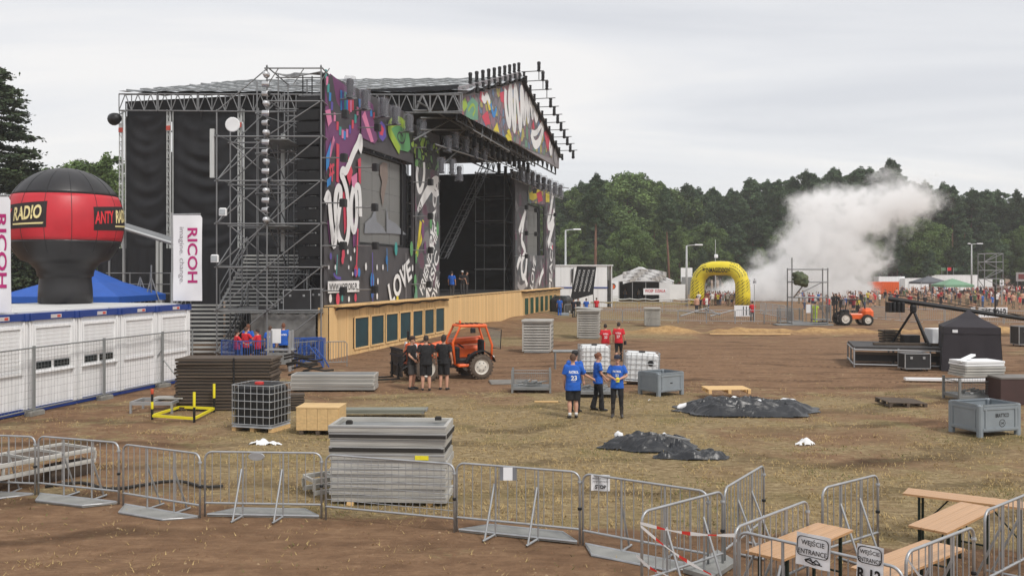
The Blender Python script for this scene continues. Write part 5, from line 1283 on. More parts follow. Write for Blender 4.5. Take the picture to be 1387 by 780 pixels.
slab('strap', (c.x + .35, c.y - .085, .8), (.05, .02, 1.56), black_m, None); tag(col.objects[-1], 'black strap running down the front of the dark mat stack', 'strap')
c = G(396, 556); layer_stack(6, (c.x, c.y + .3, .02), .25, (.55, .6, .075), mat_mk, 'rubber_block', 'black rubber pad in the low pile right of the black tank, {}', 'rubber pad', 'black pads in the low pile', .03, 9)
m = MB(); rr = random.Random(8)
for k in range(9): a = Vector((rr.uniform(-.5, .3), rr.uniform(-.2, .2), .05 + .09 * k)); m.path([a, a + Vector((.35, .1, .08)), a + Vector((.8, .0, -.05 + .1 * rr.random())), a + Vector((1.1, .2, .02))], .04, 5)
c = G(395, 522); tag(m.build('hose_heap', rubber, None, (c.x, c.y + .6, .25), smooth=True), 'heap of black hoses behind the dark mat stack', 'hoses')
def beam_mk(o, d, i, n, rr):
    L_, W_, H_ = d
    for q_ in (-1, 1):
        slab('side_rail', (0, q_ * (W_ / 2 - .03), H_ / 2), (L_, .05, H_ - .012), alu, o); slab('end_rail', (q_ * (L_ / 2 - .02), 0, H_ / 2), (.05, W_ - .1, H_ - .012), alu, o)
        slab('groove', (0, q_ * (W_ / 2 - .003), H_ / 2), (L_ - .1, .012, .025), galv_d, o)
    slab('top_board', (0, 0, H_ - .02), (L_ - .1, W_ - .1, .02), galv_d, o)
    return H_
c = G(450, 531); layer_stack(4, (c.x, c.y + .55, .06), 0, (2.9, .95, .135), beam_mk, 'stage_platform', 'silver stage platform lying left of the telehandler, {}', 'platform', 'platforms in the flat stack', .02, 12)
def plank_stack(px, py, L_, n, label):
    c = G(px, py); 
    for i in range(n):
        o = thing('grey_plank', label.format(nth(i, n)), 'plank', (c.x + .08 * (i % 2), c.y + .3, .1 + .07 * i), .01 * i, 'long grey planks behind the metal panels')
        for q_ in range(3): slab('board', (0, -.16 + .16 * q_, .035), (L_, .15, .055), mat('weathered_plank', (128, 130, 120), .8, 0, .2, 2, .3, 12, rnd=.12), o)
        for q_ in (-1, 1): slab('end_cap', (q_ * L_ / 2, 0, .035), (.05, .5, .062), galv_d, o)
plank_stack(507, 566, 2.75, 2, 'long weathered grey plank on the grass behind the metal panel stack, {}')
# plywood crate
c = G(431, 589); o = thing('plywood_crate', 'pale plywood crate on skids left of the metal panel stack', 'crate', (c.x, c.y + .4, 0), -.05)
for i in range(4): slab('side_board', (-.405 + .27 * i, -.4, .4), (.262, .03, .56), plyw, o); slab('side_board', (-.405 + .27 * i, .4, .4), (.262, .03, .56), plyw, o)
for q_ in (-1, 1): slab('end_board', (q_ * .54, 0, .4), (.03, .77, .56), plyw, o)
slab('lid', (0, 0, .69), (1.12, .85, .025), plyw, o)
for q_ in (-.42, 0, .42): slab('skid', (q_, 0, .06), (.1, .8, .11), matk, o)
# ------------------------------------------------------------------ liquid tanks in cages
def tank(loc, yaw, label, bag, w_=1.2, d=1.0, h=1.0, tilt=None, pal=wood, ncol=7, cap=None):
    o = thing('cage_tank', label, 'tank', loc, yaw)
    if tilt: o.rotation_euler = (tilt[0], tilt[1], yaw)
    for q_ in (-.45, 0, .45): slab('pallet_block', (q_ * w_, 0, .06), (.12, d * .9, .11), pal, o)
    MB().bbox((0, 0, .14), (w_, d, .05), .04).build('pallet_tray', galv, o)
    MB().bbox((0, 0, .17 + h / 2), (w_ - .08, d - .08, h - .04), .1).build('bottle', bag, o, smooth=False)
    MB().lathe([(0, 0), (.12, 0), (.12, .05), (.1, .06), (0, .06)], 14, (0, -.1, .15 + h)).build('cap', cap or black_m, o)
    for k in range(6):
        z = .2 + (h - .05) * k / 5; m = MB(); x, y = w_ / 2, d / 2
        m.path([(-x + .05, -y, z), (x - .05, -y, z), (x, -y + .05, z), (x, y - .05, z), (x - .05, y, z), (-x + .05, y, z), (-x, y - .05, z), (-x, -y + .05, z)], .012, 5, closed=True); m.build('cage_hoop', galv, o)
    for i in range(ncol):
        x = -w_ / 2 + .05 + (w_ - .1) * i / (ncol - 1)
        for y in (-d / 2, d / 2): pipe('cage_bar', (x, y, .17), (x, y, .17 + h), .01, galv, o)
    for i in range(1, ncol - 1):
        y = -d / 2 + d * i / (ncol - 1)
        for x in (-w_ / 2, w_ / 2): pipe('cage_bar', (x, y, .17), (x, y, .17 + h), .01, galv, o)
    return o
c = G(341, 586); tank((c.x + .1, c.y + .55, 0), -.35 + .05, 'black liquid tank in a silver wire cage beside the dark mat stack', plast_k, cap=mat('red_cap', (190, 50, 45), .5), h=1.05, w_=1.2)
c = G(806, 507); tank((c.x, c.y + .5, .0), .05, 'white liquid tank in a wire cage behind the people in blue shirts', plast_w, h=1.0, w_=1.25)
c = G(870, 522); t2 = tank((c.x, c.y + .55, .02), -.08, 'white liquid tank tipped a little, right of the man with boots', plast_w, h=1.0, w_=1.3, tilt=(0, .05, 0))
for x, z, r_ in ((.32, .8, .11), (.12, .4, .08)):
    MB().lathe([(r_ * .62, -.01), (r_, -.01), (r_, .01), (r_ * .62, .01)], 14, (x, -.47, z), axis='y').build('painted_ring', blackp, t2)
# ------------------------------------------------------------------ grey pallet boxes and wire containers
def pallet_box(loc, yaw, label, w_=1.2, d=1.0, h=.78, marks=False):
    o = thing('pallet_box', label, 'plastic box', loc, yaw)
    t = .05
    for s_ in (-1, 1):
        MB().box((0, s_ * (d / 2 - t / 2), .14 + (h - .14) / 2), (w_ - .1, t, h - .14)).build('side_panel', plast_g, o)
        MB().box((s_ * (w_ / 2 - t / 2), 0, .14 + (h - .14) / 2), (t, d - .1, h - .14)).build('side_panel', plast_g, o)
        f = MB()
        for z in (.2, h - .1): f.box((0, s_ * (d / 2 + .004), z), (w_ - .2, .03, .06))
        for x in (-.36, .36): f.box((x * w_, s_ * (d / 2 + .005), .14 + (h - .14) / 2), (.05, .032, h - .3))
        f.build('moulded_rim', plast_g, o)
        f = MB()
        for z in (.2, h - .1): f.box((s_ * (w_ / 2 + .004), 0, z), (.03, d - .2, .06))
        for y in (-.36, .36): f.box((s_ * (w_ / 2 + .005), y * d, .14 + (h - .14) / 2), (.032, .05, h - .3))
        f.build('moulded_rim', plast_g, o)
        for s2 in (-1, 1): MB().bbox((s_ * (w_ / 2 - .06), s2 * (d / 2 - .06), h / 2), (.14, .14, h), .03).build('corner_foot', plast_g, o)
    m = MB()
    for s_ in (-1, 1): m.box((0, s_ * (d / 2 - .03), h - .02), (w_ - .24, .085, .04)); m.box((s_ * (w_ / 2 - .03), 0, h - .02), (.085, d - .24, .04))
    m.build('top_rim', plast_g, o); MB().box((0, 0, .17), (w_ - .1, d - .1, .05)).build('floor', plast_g, o)
    if marks:
        m = MB(); put_text(m, 'BRATTICO', (.05, -d / 2 - .004, h * .66), (1, 0, 0), (0, 0, 1), .42, .1, 0, .02)
        for k in range(10): a, b2 = k * .628, (k + 1) * .628; m.add([(.05 + r_ * math.cos(t_), -d / 2 - .004, h * .42 + r_ * math.sin(t_)) for r_, t_ in ((.085, a), (.1, a), (.1, b2), (.085, b2))], [(0, 1, 2, 3)])
        put_text(m, '14', (.05, -d / 2 - .004, h * .42), (1, 0, 0), (0, 0, 1), .09, .08, 0, .02); m.build('stencil', blackp, o)
    else:
        MB().box((.0, -d / 2 - .006, h * .55), (.1, .012, .03)).build('lock_plate', black_m, o)
    return o
c = G(898, 536); pallet_box((c.x, c.y + .45, 0), .62, 'grey plastic pallet box seen on its corner beside the tipped white tank')
c = G(1340, 590); pallet_box((c.x + .05, c.y + .35, 0), .3, 'grey plastic pallet box with a painted mark near the right edge', 1.3, 1.05, .82, True)
def wire_box(loc, yaw, label, w_=1.35, d=.9, h=.78, fill=True):
    o = thing('wire_container', label, 'wire container', loc, yaw)
    for a in (-1, 1):
        for b_ in (-1, 1): slab('corner_post', (a * w_ / 2, b_ * d / 2, h / 2), (.07, .07, h), galv_d, o)
        slab('base_beam', (0, a * d / 2, .16), (w_ - .07, .05, .1), galv_d, o); slab('base_beam', (a * w_ / 2, 0, .162), (.05, d - .07, .1), galv_d, o)
        pipe('top_rail', (-w_ / 2, a * d / 2, h - .1), (w_ / 2, a * d / 2, h - .1), .015, galv_d, o); pipe('top_rail', (a * w_ / 2, -d / 2, h - .1), (a * w_ / 2, d / 2, h - .1), .015, galv_d, o)
    m = MB()
    for a in (-1, 1):
        for k in range(1, 18): x = -w_ / 2 + w_ * k / 18; m.tube((x, a * d / 2, .2), (x, a * d / 2, h - .1), .004, n=3)
        for k in range(1, 12): y = -d / 2 + d * k / 12; m.tube((a * w_ / 2, y, .2), (a * w_ / 2, y, h - .1), .004, n=3)
        for k in range(1, 8): z = .2 + (h - .3) * k / 8; m.tube((-w_ / 2, a * d / 2, z), (w_ / 2, a * d / 2, z), .004, n=3); m.tube((a * w_ / 2, -d / 2, z), (a * w_ / 2, d / 2, z), .004, n=3)
    tag(m.build('wire_mesh', galv_d, o), kind='stuff')
    MB().box((0, 0, .2), (w_ - .06, d - .06, .02)).build('floor', galv_d, o)
    if fill:
        m = MB(); rr = random.Random(int(loc[0] * 10))
        for k in range(26): a = Vector((rr.uniform(-.55, .3), rr.uniform(-.35, .2), .24 + .12 * rr.random())); m.tube(a, a + Vector((rr.uniform(.1, .3), rr.uniform(-.1, .15), rr.uniform(-.02, .05))), .025, n=5)
        m2 = m.build('scaffold_clamps', galv_d); m2.location = loc; m2.rotation_euler = (0, 0, yaw)
        tag(m2, 'loose scaffold fittings lying inside the ' + ('left' if loc[0] < 1.5 else 'right') + ' wire container', 'scaffold fittings', kind='stuff')
    return o
c = G(720, 532); wire_box((c.x, c.y + .4, 0), -.03, 'low grey wire container standing alone left of the group in blue shirts', 1.3, .9, .78)
c = G(806, 538); wire_box((c.x, c.y + .45, 0), -.02, 'grey wire container behind the group in blue shirts', 1.55, 1.0, .95)
c = G(765, 500); o = thing('metal_trestle', 'low grey metal trestle left of the white tank', 'trestle', (c.x, c.y, 0)); pipe('beam', (-.5, 0, .75), (.6, 0, .75), .05, galv_d, o); pipe('beam', (-.5, .5, .75), (.6, .5, .75), .05, galv_d, o)
for x in (-.4, .5): pipe('leg', (x, 0, 0), (x, 0, .75), .035, galv_d, o); pipe('leg', (x, .5, 0), (x, .5, .75), .035, galv_d, o)
m = MB(); c = G(690, 518); m.bbox((0, 0, .03), (1.5, 1.2, .05), .03); tag(m.build('ground_sheet', mat('grey_board', (124, 120, 114), .8, 0, .2, 2), None, (c.x, c.y, 0), .1), 'flat grey board lying on the dirt between the telehandler and the wire container', 'board')
# ------------------------------------------------------------------ stacked stage barriers, wood pallets
def stage_barrier_stack(px, py, w_, h, n, yaw, label, group, d=1.0):
    c = G(px, py)
    for i in range(n):
        o = thing('stage_barrier', label.format(['nearest', 'second', 'third', 'fourth', 'fifth', 'sixth', 'farthest'][i if i < n - 1 else 6]), 'barrier', (c.x + .03 * i, c.y + .05 + d * i / n, .08), yaw, group)
        for q_ in (-1, 1): slab('side_post', (q_ * (w_ / 2 - .04), 0, h / 2), (.08, .1, h - .05 * i), alu, o)
        ns = 11
        for k in range(ns): slab('slat', (0, -.01, .06 + (h * .86) * k / (ns - 1)), (w_ - .16, .035, h * .86 / ns * .68), alu, o)
        slab('top_fold', (0, -.03 + .02 * i, h - .05), (w_ + .06, .22, .1), alu, o)
        slab('foot', (0, .02, -.03), (w_ - .2, .13, .07), galv_d, o)
        if i == 0: pipe('brace', (-w_ * .3, -.05, .1), (0, -.05, h * .8), .03, alu, o) if w_ < 1.3 else None
        for k in range(6): slab('side_slot', (w_ / 2 + .002, 0, .2 + k * .2 * h / 1.5), (.015, .05, .07), black_m, o)
stage_barrier_stack(727, 478, 1.5, 1.62, 6, -.1, 'pale grey folded stage barrier in the big stack by the plank wall, {} of six', 'stage barriers stacked by the plank wall', 1.2)
stage_barrier_stack(797, 459, 1.42, 1.72, 6, -.22, 'grey folded stage barrier in the stack behind the two red shirts, {} of six', 'stage barriers stacked behind the two in red', 1.5)
stage_barrier_stack(884, 442, 1.2, 1.35, 5, -.2, 'grey folded stage barrier in the farthest stack near the arena fence, {} of five', 'stage barriers stacked near the arena', 1.5)
slab('loose_sheet', tuple(G(797, 458) + Vector((0.1, .7, 1.86))), (1.65, 1.5, .06), alu, None, rot=(0, .06, -.22)); tag(col.objects[-1], 'loose grey panel laid askew on top of the stack behind the two red shirts', 'metal panel')
def wood_pallet(loc, yaw, label, w_=1.25, d=.9, m_=wood, tilt=(0, 0)):
    o = thing('pallet', label, 'pallet', loc, yaw); o.rotation_euler = (tilt[0], tilt[1], yaw)
    for i in range(6): slab('top_board', (0, -d / 2 + d * (i + .5) / 6, .135), (w_, d / 6 - .03, .022), m_, o)
    for x in (-1, 0, 1):
        slab('bottom_board', (x * (w_ / 2 - .06), 0, .012), (.1, d, .022), m_, o)
        for y in (-1, 0, 1): slab('block', (x * (w_ / 2 - .06), y * (d / 2 - .07), .073), (.1, .12, .098), m_, o)
    return o
c = G(992, 544); wood_pallet((c.x, c.y + .9, .2), .04, 'pale wooden pallet lying behind the bigger black tarp', 1.4, 1.0, wood)
c = G(1220, 549); wood_pallet((c.x, c.y, .02), .12, 'dark broken pallet lying alone on the brown dirt', 1.25, .9, matk, (.06, .05))
# yellow and black frame, grey frame, ladder trusses
o = thing('lifting_cradle', 'yellow and black steel lifting frame with four posts beside the black tank', 'frame', G(246, 566))
f0 = G(246, 566); cs = [G(206, 568) - f0, G(243, 556) - f0, G(290, 558) - f0, G(263, 572) - f0]
for a, b_ in ((0, 3), (3, 2), (0, 1), (1, 2)): slab('base_bar', (cs[a] + cs[b_]) / 2 + Vector((0, 0, .11)), ((cs[b_] - cs[a]).length, .05, .07), yellow, o, rot=(0, 0, math.atan2((cs[b_] - cs[a]).y, (cs[b_] - cs[a]).x)))
for i, c in enumerate(cs): pipe('post', c, c + Vector((0, 0, .82)), .035, black_m, o); pipe('yellow_sleeve', c + Vector((0, 0, .3 if i < 2 else .42)), c + Vector((0, 0, .5 if i < 2 else .84)), .04, yellow, o)
pipe('red_tip', cs[0] + Vector((0, 0, .72)), cs[0] + Vector((0, 0, .86)), .045, mat('orange_red', (200, 80, 50), .6), o)
o = thing('steel_cradle', 'low grey steel frame lying left of the dark mat stack', 'frame', G(205, 560))
for y in (0, .9): slab('rail', (0, y, .3), (1.25, .07, .1), galv, o)
for x in (-.6, 0, .6): slab('cross_member', (x, .45, .31), (.07, .83, .08), galv, o)
for x in (-.6, .6):
    for y in (0, .9): slab('leg', (x, y, .125), (.06, .06, .25), galv, o)
slab('deck_sheet', (.3, .7, .38), (.9, .5, .04), alu, o)
def ladder_truss(p0, p1, w_, h, n, label, dark=True):
    p0, p1 = Vector(p0), Vector(p1); d = p1 - p0; L_ = d.length; o = thing('ladder_truss', label, 'truss', p0, math.atan2(d.y, d.x))
    for y in (0, w_):
        for z in (0, h): slab('chord', (L_ / 2, y, z), (L_, .07, .075), alu, o)
        for k in range(n + 1): slab('upright', (L_ * k / n, y, h / 2), (.05, .045, h - .07), alu, o)
    for k in range(n + 1): slab('cross_member', (L_ * k / n, w_ / 2, h), (.05, w_ - .07, .06), alu, o)
    if dark:
        for k in range(n): slab('infill_sheet', (L_ * (k + .5) / n, w_ / 2, h - .02), (L_ / n - .08, w_ - .1, .015), matk, o)
    return o
a, b_ = G(-40, 650, .12), G(128, 620, .32); a.z = .1; b_.z = .1
ladder_truss(Vector((-10.7, 14.9, .32)), Vector((-8.45, 18.7, .32)), 1.05, .22, 7, 'silver ladder truss with dark infill lying behind the left barriers')
for k, (x, y) in enumerate(((-8.95, 18.6), (-10.4, 16.4))):
    slab('timber_block', (x, y, .16), (.9, .3, .3), matk, None, rot=(0, 0, 1.04)); tag(col.objects[-1], 'dark timber block under the %s end of the ladder truss' % ('far', 'near')[k], 'block')
m = MB(); rr = random.Random(2); pts = [Vector((-8.9 + .26 * k, 17.6 + .3 * math.sin(k * .9) + .02 * k, .04)) for k in range(14)]; m.path(pts, .03, 5); tag(m.build('black_cable', rubber, smooth=True), 'black cable winding on the dirt behind the left barriers', 'cable')
ladder_truss(Vector((-3.6, 16.8, .1)), Vector((-2.9, 17.3, .1)), .5, .22, 2, 'small grey truss end poking out left of the metal panel stack', False)
# ------------------------------------------------------------------ tarps, rags and litter
def heap(c, rx, ry, h, seed, label, cat='tarp', m_=None, name='black_tarp', yaw=0, res=.036, fold=1.0, whites=()):
    n1, n2 = int(2 * rx / res), int(2 * ry / res); vs = []; ok = {}
    rq = random.Random(seed); segs = []
    for _ in range(int(16 + 26 * rx * ry)):
        a = rq.uniform(-.75, .75) + (1.57 if rq.random() < .22 else 0); l = rq.uniform(.25, .8) * ry; u, v = rq.uniform(-.8, .8), rq.uniform(-.75, .75)
        segs.append((u * rx, v * ry, math.cos(a), math.sin(a), l * 1.4, rq.uniform(.022, .1) * (ry + .4), rq.uniform(.2, 1)))
    def hh(x, y):
        ang = math.atan2(y / ry, x / rx); e_ = .84 + .26 * nz(math.cos(ang) * 1.9, math.sin(ang) * 1.9, 1, seed)
        r = math.hypot(x / rx, y / ry) / e_
        if r > 1: return None
        k = max(0, min(1, (1 - r) * 2.4 - .22)); k = k * (2 - k); best = 0; x2, y2 = x + .12 * nz(x, y, .5, seed), y + .12 * nz(x, y, .5, seed + 5)
        for sx, sy, ca, sa, l, w_, hg in segs:
            dx, dy = x2 - sx, y2 - sy; t = dx * ca + dy * sa
            if abs(t) > l: continue
            d = abs(-dx * sa + dy * ca) / w_
            if d < 2: best = max(best, best * .35 + hg * (1 - (t / l) ** 2) * max(0, 1 - d / 2))
        return .014 + .03 * best + h * k * (.16 + .66 * best * fold + .3 * max(0, nz(x, y, 1.2, seed + 9) + .25) + .06 * abs(nz(x, y * 1.6, .28, seed)))
    for j in range(n2 + 1):
        for i in range(n1 + 1):
            x, y = -rx + 2 * rx * i / n1, -ry + 2 * ry * j / n2; z = hh(x, y)
            ok[(i, j)] = z is not None; vs.append((x, y, z if z is not None else .0))
    W_ = n1 + 1; fs = [(j * W_ + i, j * W_ + i + 1, (j + 1) * W_ + i + 1, (j + 1) * W_ + i) for j in range(n2) for i in range(n1) if sum(ok[(i + a, j + b_)] for a in (0, 1) for b_ in (0, 1)) >= 3]
    mb = MB().add(vs, fs); o = tag(mb.build(name, m_ or tarpk, None, c, yaw, rx < .8), label, cat)
    for k, (x, y, l, a) in enumerate(whites):
        q_ = [Vector((x + l * t * math.cos(a), y + l * t * math.sin(a) + .06 * math.sin(t * 5), (hh(x + l * t * math.cos(a), y + l * t * math.sin(a)) or .05) + .04)) for t in np.linspace(0, 1, 7)]
        MB().path(q_, [.03, .07, .09, .08, .09, .06, .02], 6).build('white_edge', tentw, o, smooth=True)
    return o
heap(G(1013, 558) + Vector((0, .3, 0)), 2.6, 1.6, .34, 3, 'big crumpled black tarp with white edges on the brown field', whites=((-2.0, .1, .5, .9), (1.0, .85, 1.0, -.45), (1.1, .7, .8, -.4), (-.2, .8, .3, .4), (.25, -.6, .4, 1.3)))
heap(G(880, 606) + Vector((0, .1, 0)), 1.4, .85, .31, 12, 'smaller crumpled black tarp on the grass, its back part', whites=((-.75, .4, .2, .2), (.2, -.05, .5, .9)))
heap(G(936, 620) + Vector((0, .05, 0)), 1.0, .45, .2, 21, 'flat folded black tarp before the smaller crumpled one')
heap(G(360, 602), .48, .16, .12, 31, 'crumpled white rag on the grass before the black tank', 'rag', tentw, 'white_rag', res=.03)
heap(G(1090, 602), .3, .13, .14, 41, 'crumpled white cloth on the bare ground right of the small tarp', 'rag', tentw, 'white_rag', res=.03)
for i, (px, py, r_, lb) in enumerate(((1158, 634, .07, 'white scrap of paper on the grass above the lone barrier'), (667, 484, .12, 'white scrap lying on the dirt right of the telehandler'), (880, 545, .08, 'small white scrap below the grey pallet box'), (1252, 560, .07, 'white scrap on the dirt below the broken pallet'), (955, 484, .07, 'tiny white scrap on the brown field'), (1166, 466, .07, 'tiny white scrap left of the low platform'))):
    heap(G(px, py), r_, r_ * .6, .08, 50 + i, lb, 'litter', paper, 'paper_scrap', res=.03)
c = G(740, 545); slab('wooden_board', (c.x, c.y, .03), (.75, .12, .04), wood, None, rot=(0, 0, -.05)); tag(col.objects[-1], 'short brown board lying on the grass left of the blue group', 'board')
c = G(905, 562); 
c = G(1012, 452); slab('wooden_board', (15.6, 60.5, .12), (5.2, .25, .06), wood, None, rot=(0, 0, -.04)); tag(col.objects[-1], 'long pale board lying along the sand heaps', 'board')
c = G(1000, 640); slab('metal_bar', tuple(G(918, 655) + Vector((0, 0, .9))), (.5, .03, .03), galv, None, rot=(0, .1, -.5)); tag(col.objects[-1], 'loose bar tied behind the barrier with the printed note', 'bar')
# ------------------------------------------------------------------ things at the right edge
c = G(1331, 544); o = wire_box((c.x, c.y + .45, 0), .05, 'wire container filled with fittings at the right edge under the white panels', 1.6, 1.0, .75)
def wpanel_mk(o, d, i, n, rr):
    slab('board', (rr.uniform(-.05, .05), 0, d[2] / 2), (d[0], d[1], d[2] * .8), whitep if i > 3 else alu, o); return d[2]
layer_stack(6, (c.x + .03, c.y + .45, .79), .1, (1.35, .95, .085), wpanel_mk, 'stacked_sheet', 'pale panel piled on the wire container at the right edge, {}', 'panel', 'pale panels on the right wire container', .05, 4)
slab('white_plank', tuple(c + Vector((-.35, .35, 1.36))), (.75, .16, .06), whitep, None, rot=(0, -.25, .5)); tag(col.objects[-1], 'white plank lying slantwise on the pale panels', 'plank')
c = G(1376, 549); o = thing('brown_box', 'dark brown box cut by the right edge of the picture', 'box', (c.x + .2, c.y + .5, 0)); brn = mat('brown_board', (70, 50, 48), .7, 0, .15, 2)
for q_ in (-1, 1): slab('side_panel', (0, q_ * .45, .42), (1.3, .04, .8), brn, o); slab('end_panel', (q_ * .63, 0, .42), (.04, .85, .79), brn, o)
slab('lid', (0, 0, .84), (1.36, .98, .05), mat('grey_lid', (120, 116, 112), .7), o)
slab('white_plank', (16.6, 34.6, .12), (3.6, .3, .09), whitep, None, rot=(0, 0, -.12)); tag(col.objects[-1], 'long white plank on the ground before the black gazebo', 'plank')
# low platform with the camera crane
plt = thing('low_platform', 'low black camera platform with grey edges left of the black gazebo', 'platform', (14.98, 40.4, 0), -.275); X0, X1, Y0, Y1, zt = 0, 5.3, 0, 3.5, .85
MB().box(((X0 + X1) / 2, (Y0 + Y1) / 2, zt), (X1 - X0, Y1 - Y0, .1)).build('deck', mat('dark_platform_board', (62, 60, 60), .7, 0, .25, 1.2), plt)
for z in (zt - .09, .12): pipe('edge_rail', (X0, Y0 - .02, z), (X1, Y0 - .02, z), .035, galv, plt); pipe('edge_rail', (X0 - .02, Y0, z), (X0 - .02, Y1, z), .035, galv, plt)
for x in (X0, X0 + 1.8, X0 + 3.6, X1):
    for y in (Y0, (Y0 + Y1) / 2, Y1): pipe('leg', (x, y, 0), (x, y, zt), .04, galv if y == Y0 else galv_d, plt)
slab('skirt', ((X0 + X1) / 2, Y0 + .35, .4), (X1 - X0 - .1, .03, .3), black_m, plt); slab('inner_beam', ((X0 + X1) / 2, Y0 + .2, .6), (X1 - X0 - .1, .06, .12), matk, plt)
c = G(1243, 503); flight_case((c.x, c.y + .35, 0), (1.05, .7, .62), .0, 'black flight case with silver edges before the low platform')
crane = thing('camera_crane', 'long black camera crane on a tripod standing on the low platform', 'camera crane', (18.0, 41.4, .9))
for a in (2.2, .6, -1.3): MB().tube((0, 0, 1.55), (1.05 * math.cos(a), 1.05 * math.sin(a), 0), .055, n=7).build('leg', black_m, crane)
for a in (2.2, .6, -1.3): MB().lathe([(.09, 0), (.1, .03), (.08, .06)], 10, (1.05 * math.cos(a), 1.05 * math.sin(a), 0)).build('foot_pad', rubber, crane)
MB().lathe([(.1, 1.4), (.14, 1.5), (.14, 1.7), (.09, 1.8)], 12).build('head', black_m, crane)
m = MB(); m.box((2.5, -.6, 1.5), (.001, .001, .001)); 
p0, p1 = Vector((-1.0, .3, 2.05)), Vector((4.9, -1.6, 1.12)); p2 = Vector((9.5, -3.0, .3)); m = MB()
m.tube(p0, p1, .11, .09, 8); m.tube(p0 + Vector((0, 0, .22)), p1 + Vector((0, 0, .12)), .02); m.tube(p1, p2, .08, .05, 8); m.tube(p0.lerp(p1, .2), p0.lerp(p1, .2) + Vector((0, 0, .5)), .03); m.tube(p0.lerp(p1, .2) + Vector((0, 0, .5)), p1, .012); m.build('boom', black_m, crane)
for k in range(4): MB().bbox(p0 + Vector((.02 + .17 * k, -.05 * k, -.38)), (.13, .5, .46), .03).build('counterweight', black_m, crane)
MB().bbox(p1 + Vector((-1.8, .5, .9)), (.06, .06, 1.3), .02).build('monitor_pole', black_m, crane)
slab('track_plank', (17.7, 40.9, .96), (3.2, .25, .1), matk, None, rot=(0, 0, -.2)); tag(col.objects[-1], 'dark plank lying under the camera crane legs', 'plank')
slab('black_case', (17.9, 41.5, 1.12), (.7, .5, .42), black_m, None); tag(col.objects[-1], 'black case on the platform under the camera crane', 'case')
slab('white_crate', (19.3, 42.0, 1.25), (.8, .6, .7), whitep, None, rot=(0, 0, .2)); tag(col.objects[-1], 'white crate on the platform beside the black gazebo', 'crate')
layer_stack(5, (17.4, 42.6, .9), .1, (.8, .6, .12), mat_mk, 'dark_board', 'dark board in the pile at the back of the low platform, {}', 'board', 'dark boards piled on the platform', .04, 15)
gz = thing('gazebo', 'closed black pop up gazebo with a pointed roof', 'gazebo', (19.4, 39.2, 0), -.36); gk = mat('black_gazebo_fabric', (44, 40, 46), .75, 0, .12, 1.2, .2, 5); w_, hz, ht = 1.06, 1.86, 2.55
rg = [(-w_, -w_), (w_, -w_), (w_, w_), (-w_, w_)]
m = MB(); pts = [(x * 1.02, y * 1.02, hz) for x, y in rg] + [(x * 1.03, y * 1.03, hz - .28) for x, y in rg] + [(x * .42, y * .42, hz + .34) for x, y in rg] + [(0, 0, ht)]
m.add(pts, [(0, 1, 9, 8), (1, 2, 10, 9), (2, 3, 11, 10), (3, 0, 8, 11), (8, 9, 12), (9, 10, 12), (10, 11, 12), (11, 8, 12), (4, 5, 1, 0), (5, 6, 2, 1), (6, 7, 3, 2), (7, 4, 0, 3)]); m.build('roof', gk, gz)
for i in range(4):
    a, b_ = Vector((*rg[i], 0)), Vector((*rg[(i + 1) % 4], 0)); m = MB(); vs = []; nn = Vector(((b_ - a).y, -(b_ - a).x, 0)).normalized()
    for j in range(7):
        for k in range(13): vs.append(a.lerp(b_, k / 12) * (1.0 + .08 * (1 - j / 6)) + nn * (.03 * math.sin(k * 1.3 + i) * (1 - j / 7)) + Vector((0, 0, .02 + (hz - .06) * j / 6)))
    m.add(vs, [(j * 13 + k, j * 13 + k + 1, j * 13 + 14 + k, j * 13 + 13 + k) for j in range(6) for k in range(12)]); m.build('side_wall', gk, gz, smooth=True)
for x, y in rg: pipe('pole', (x, y, 0), (x, y, hz), .03, black_m, gz)
slab('white_label', (-.62, -w_ * 1.03 - .012, hz - .17), (.2, .012, .12), paper, gz)
c = AT(1390, 462, 52); flight_case((c.x, 52, 0), (1.3, .9, 1.0), 0, 'black equipment case cut by the right edge beyond the gazebo')
# ------------------------------------------------------------------ people
skin = mat('skin', (196, 150, 126), .55, 0, .08, 6)
hairb = mat('brown_hair', (84, 58, 42), .7, 0, .2, 20); haird = mat('dark_hair', (44, 34, 30), .7, 0, .2, 20); hairr = mat('auburn_hair', (110, 66, 44), .7, 0, .2, 20)
shoe_m = mat('black_shoe', (34, 32, 32), .5, 0, .2, 5)
def cloth(n, c): return mat(n, c, .85, 0, .12, 7, .35, 16)
royal = cloth('royal_blue_cotton', (30, 92, 186)); redc = cloth('red_cotton', (204, 36, 48)); blk = cloth('black_cotton', (28, 28, 31)); org = cloth('orange_cotton', (226, 84, 48)); khaki = cloth('dark_grey_cotton', (66, 64, 64)); navy = cloth('navy_cotton', (38, 44, 62)); hiv = cloth('lime_vest', (196, 224, 64)); whc = cloth('white_cotton', (222, 222, 220)); boot = mat('wet_boot', (62, 58, 56), .35, 0, .25, 6)
lipm = flat('lips', (150, 84, 78)); eyem = flat('eyes', (40, 34, 32))
def taper(mb, pts, rs, n=10):
    mb.path(pts, list(rs), n)
    for p_, r in zip(pts, rs): mb.ball(p_, r * .99, 8, 6)
def loft(mb, rings, n=16):
    vs = []
    for c, rx, ry in rings:
        for i in range(n): t = 6.28319 * i / n; vs.append((c[0] + rx * math.copysign(abs(math.cos(t)) ** .85, math.cos(t)), c[1] + ry * math.copysign(abs(math.sin(t)) ** .85, math.sin(t)), c[2]))
    k = len(rings)
    mb.add(vs, [(i * n + j, i * n + (j + 1) % n, (i + 1) * n + (j + 1) % n, (i + 1) * n + j) for i in range(k - 1) for j in range(n)] + [tuple(range(n - 1, -1, -1)), tuple(range((k - 1) * n, k * n))])
V = Vector
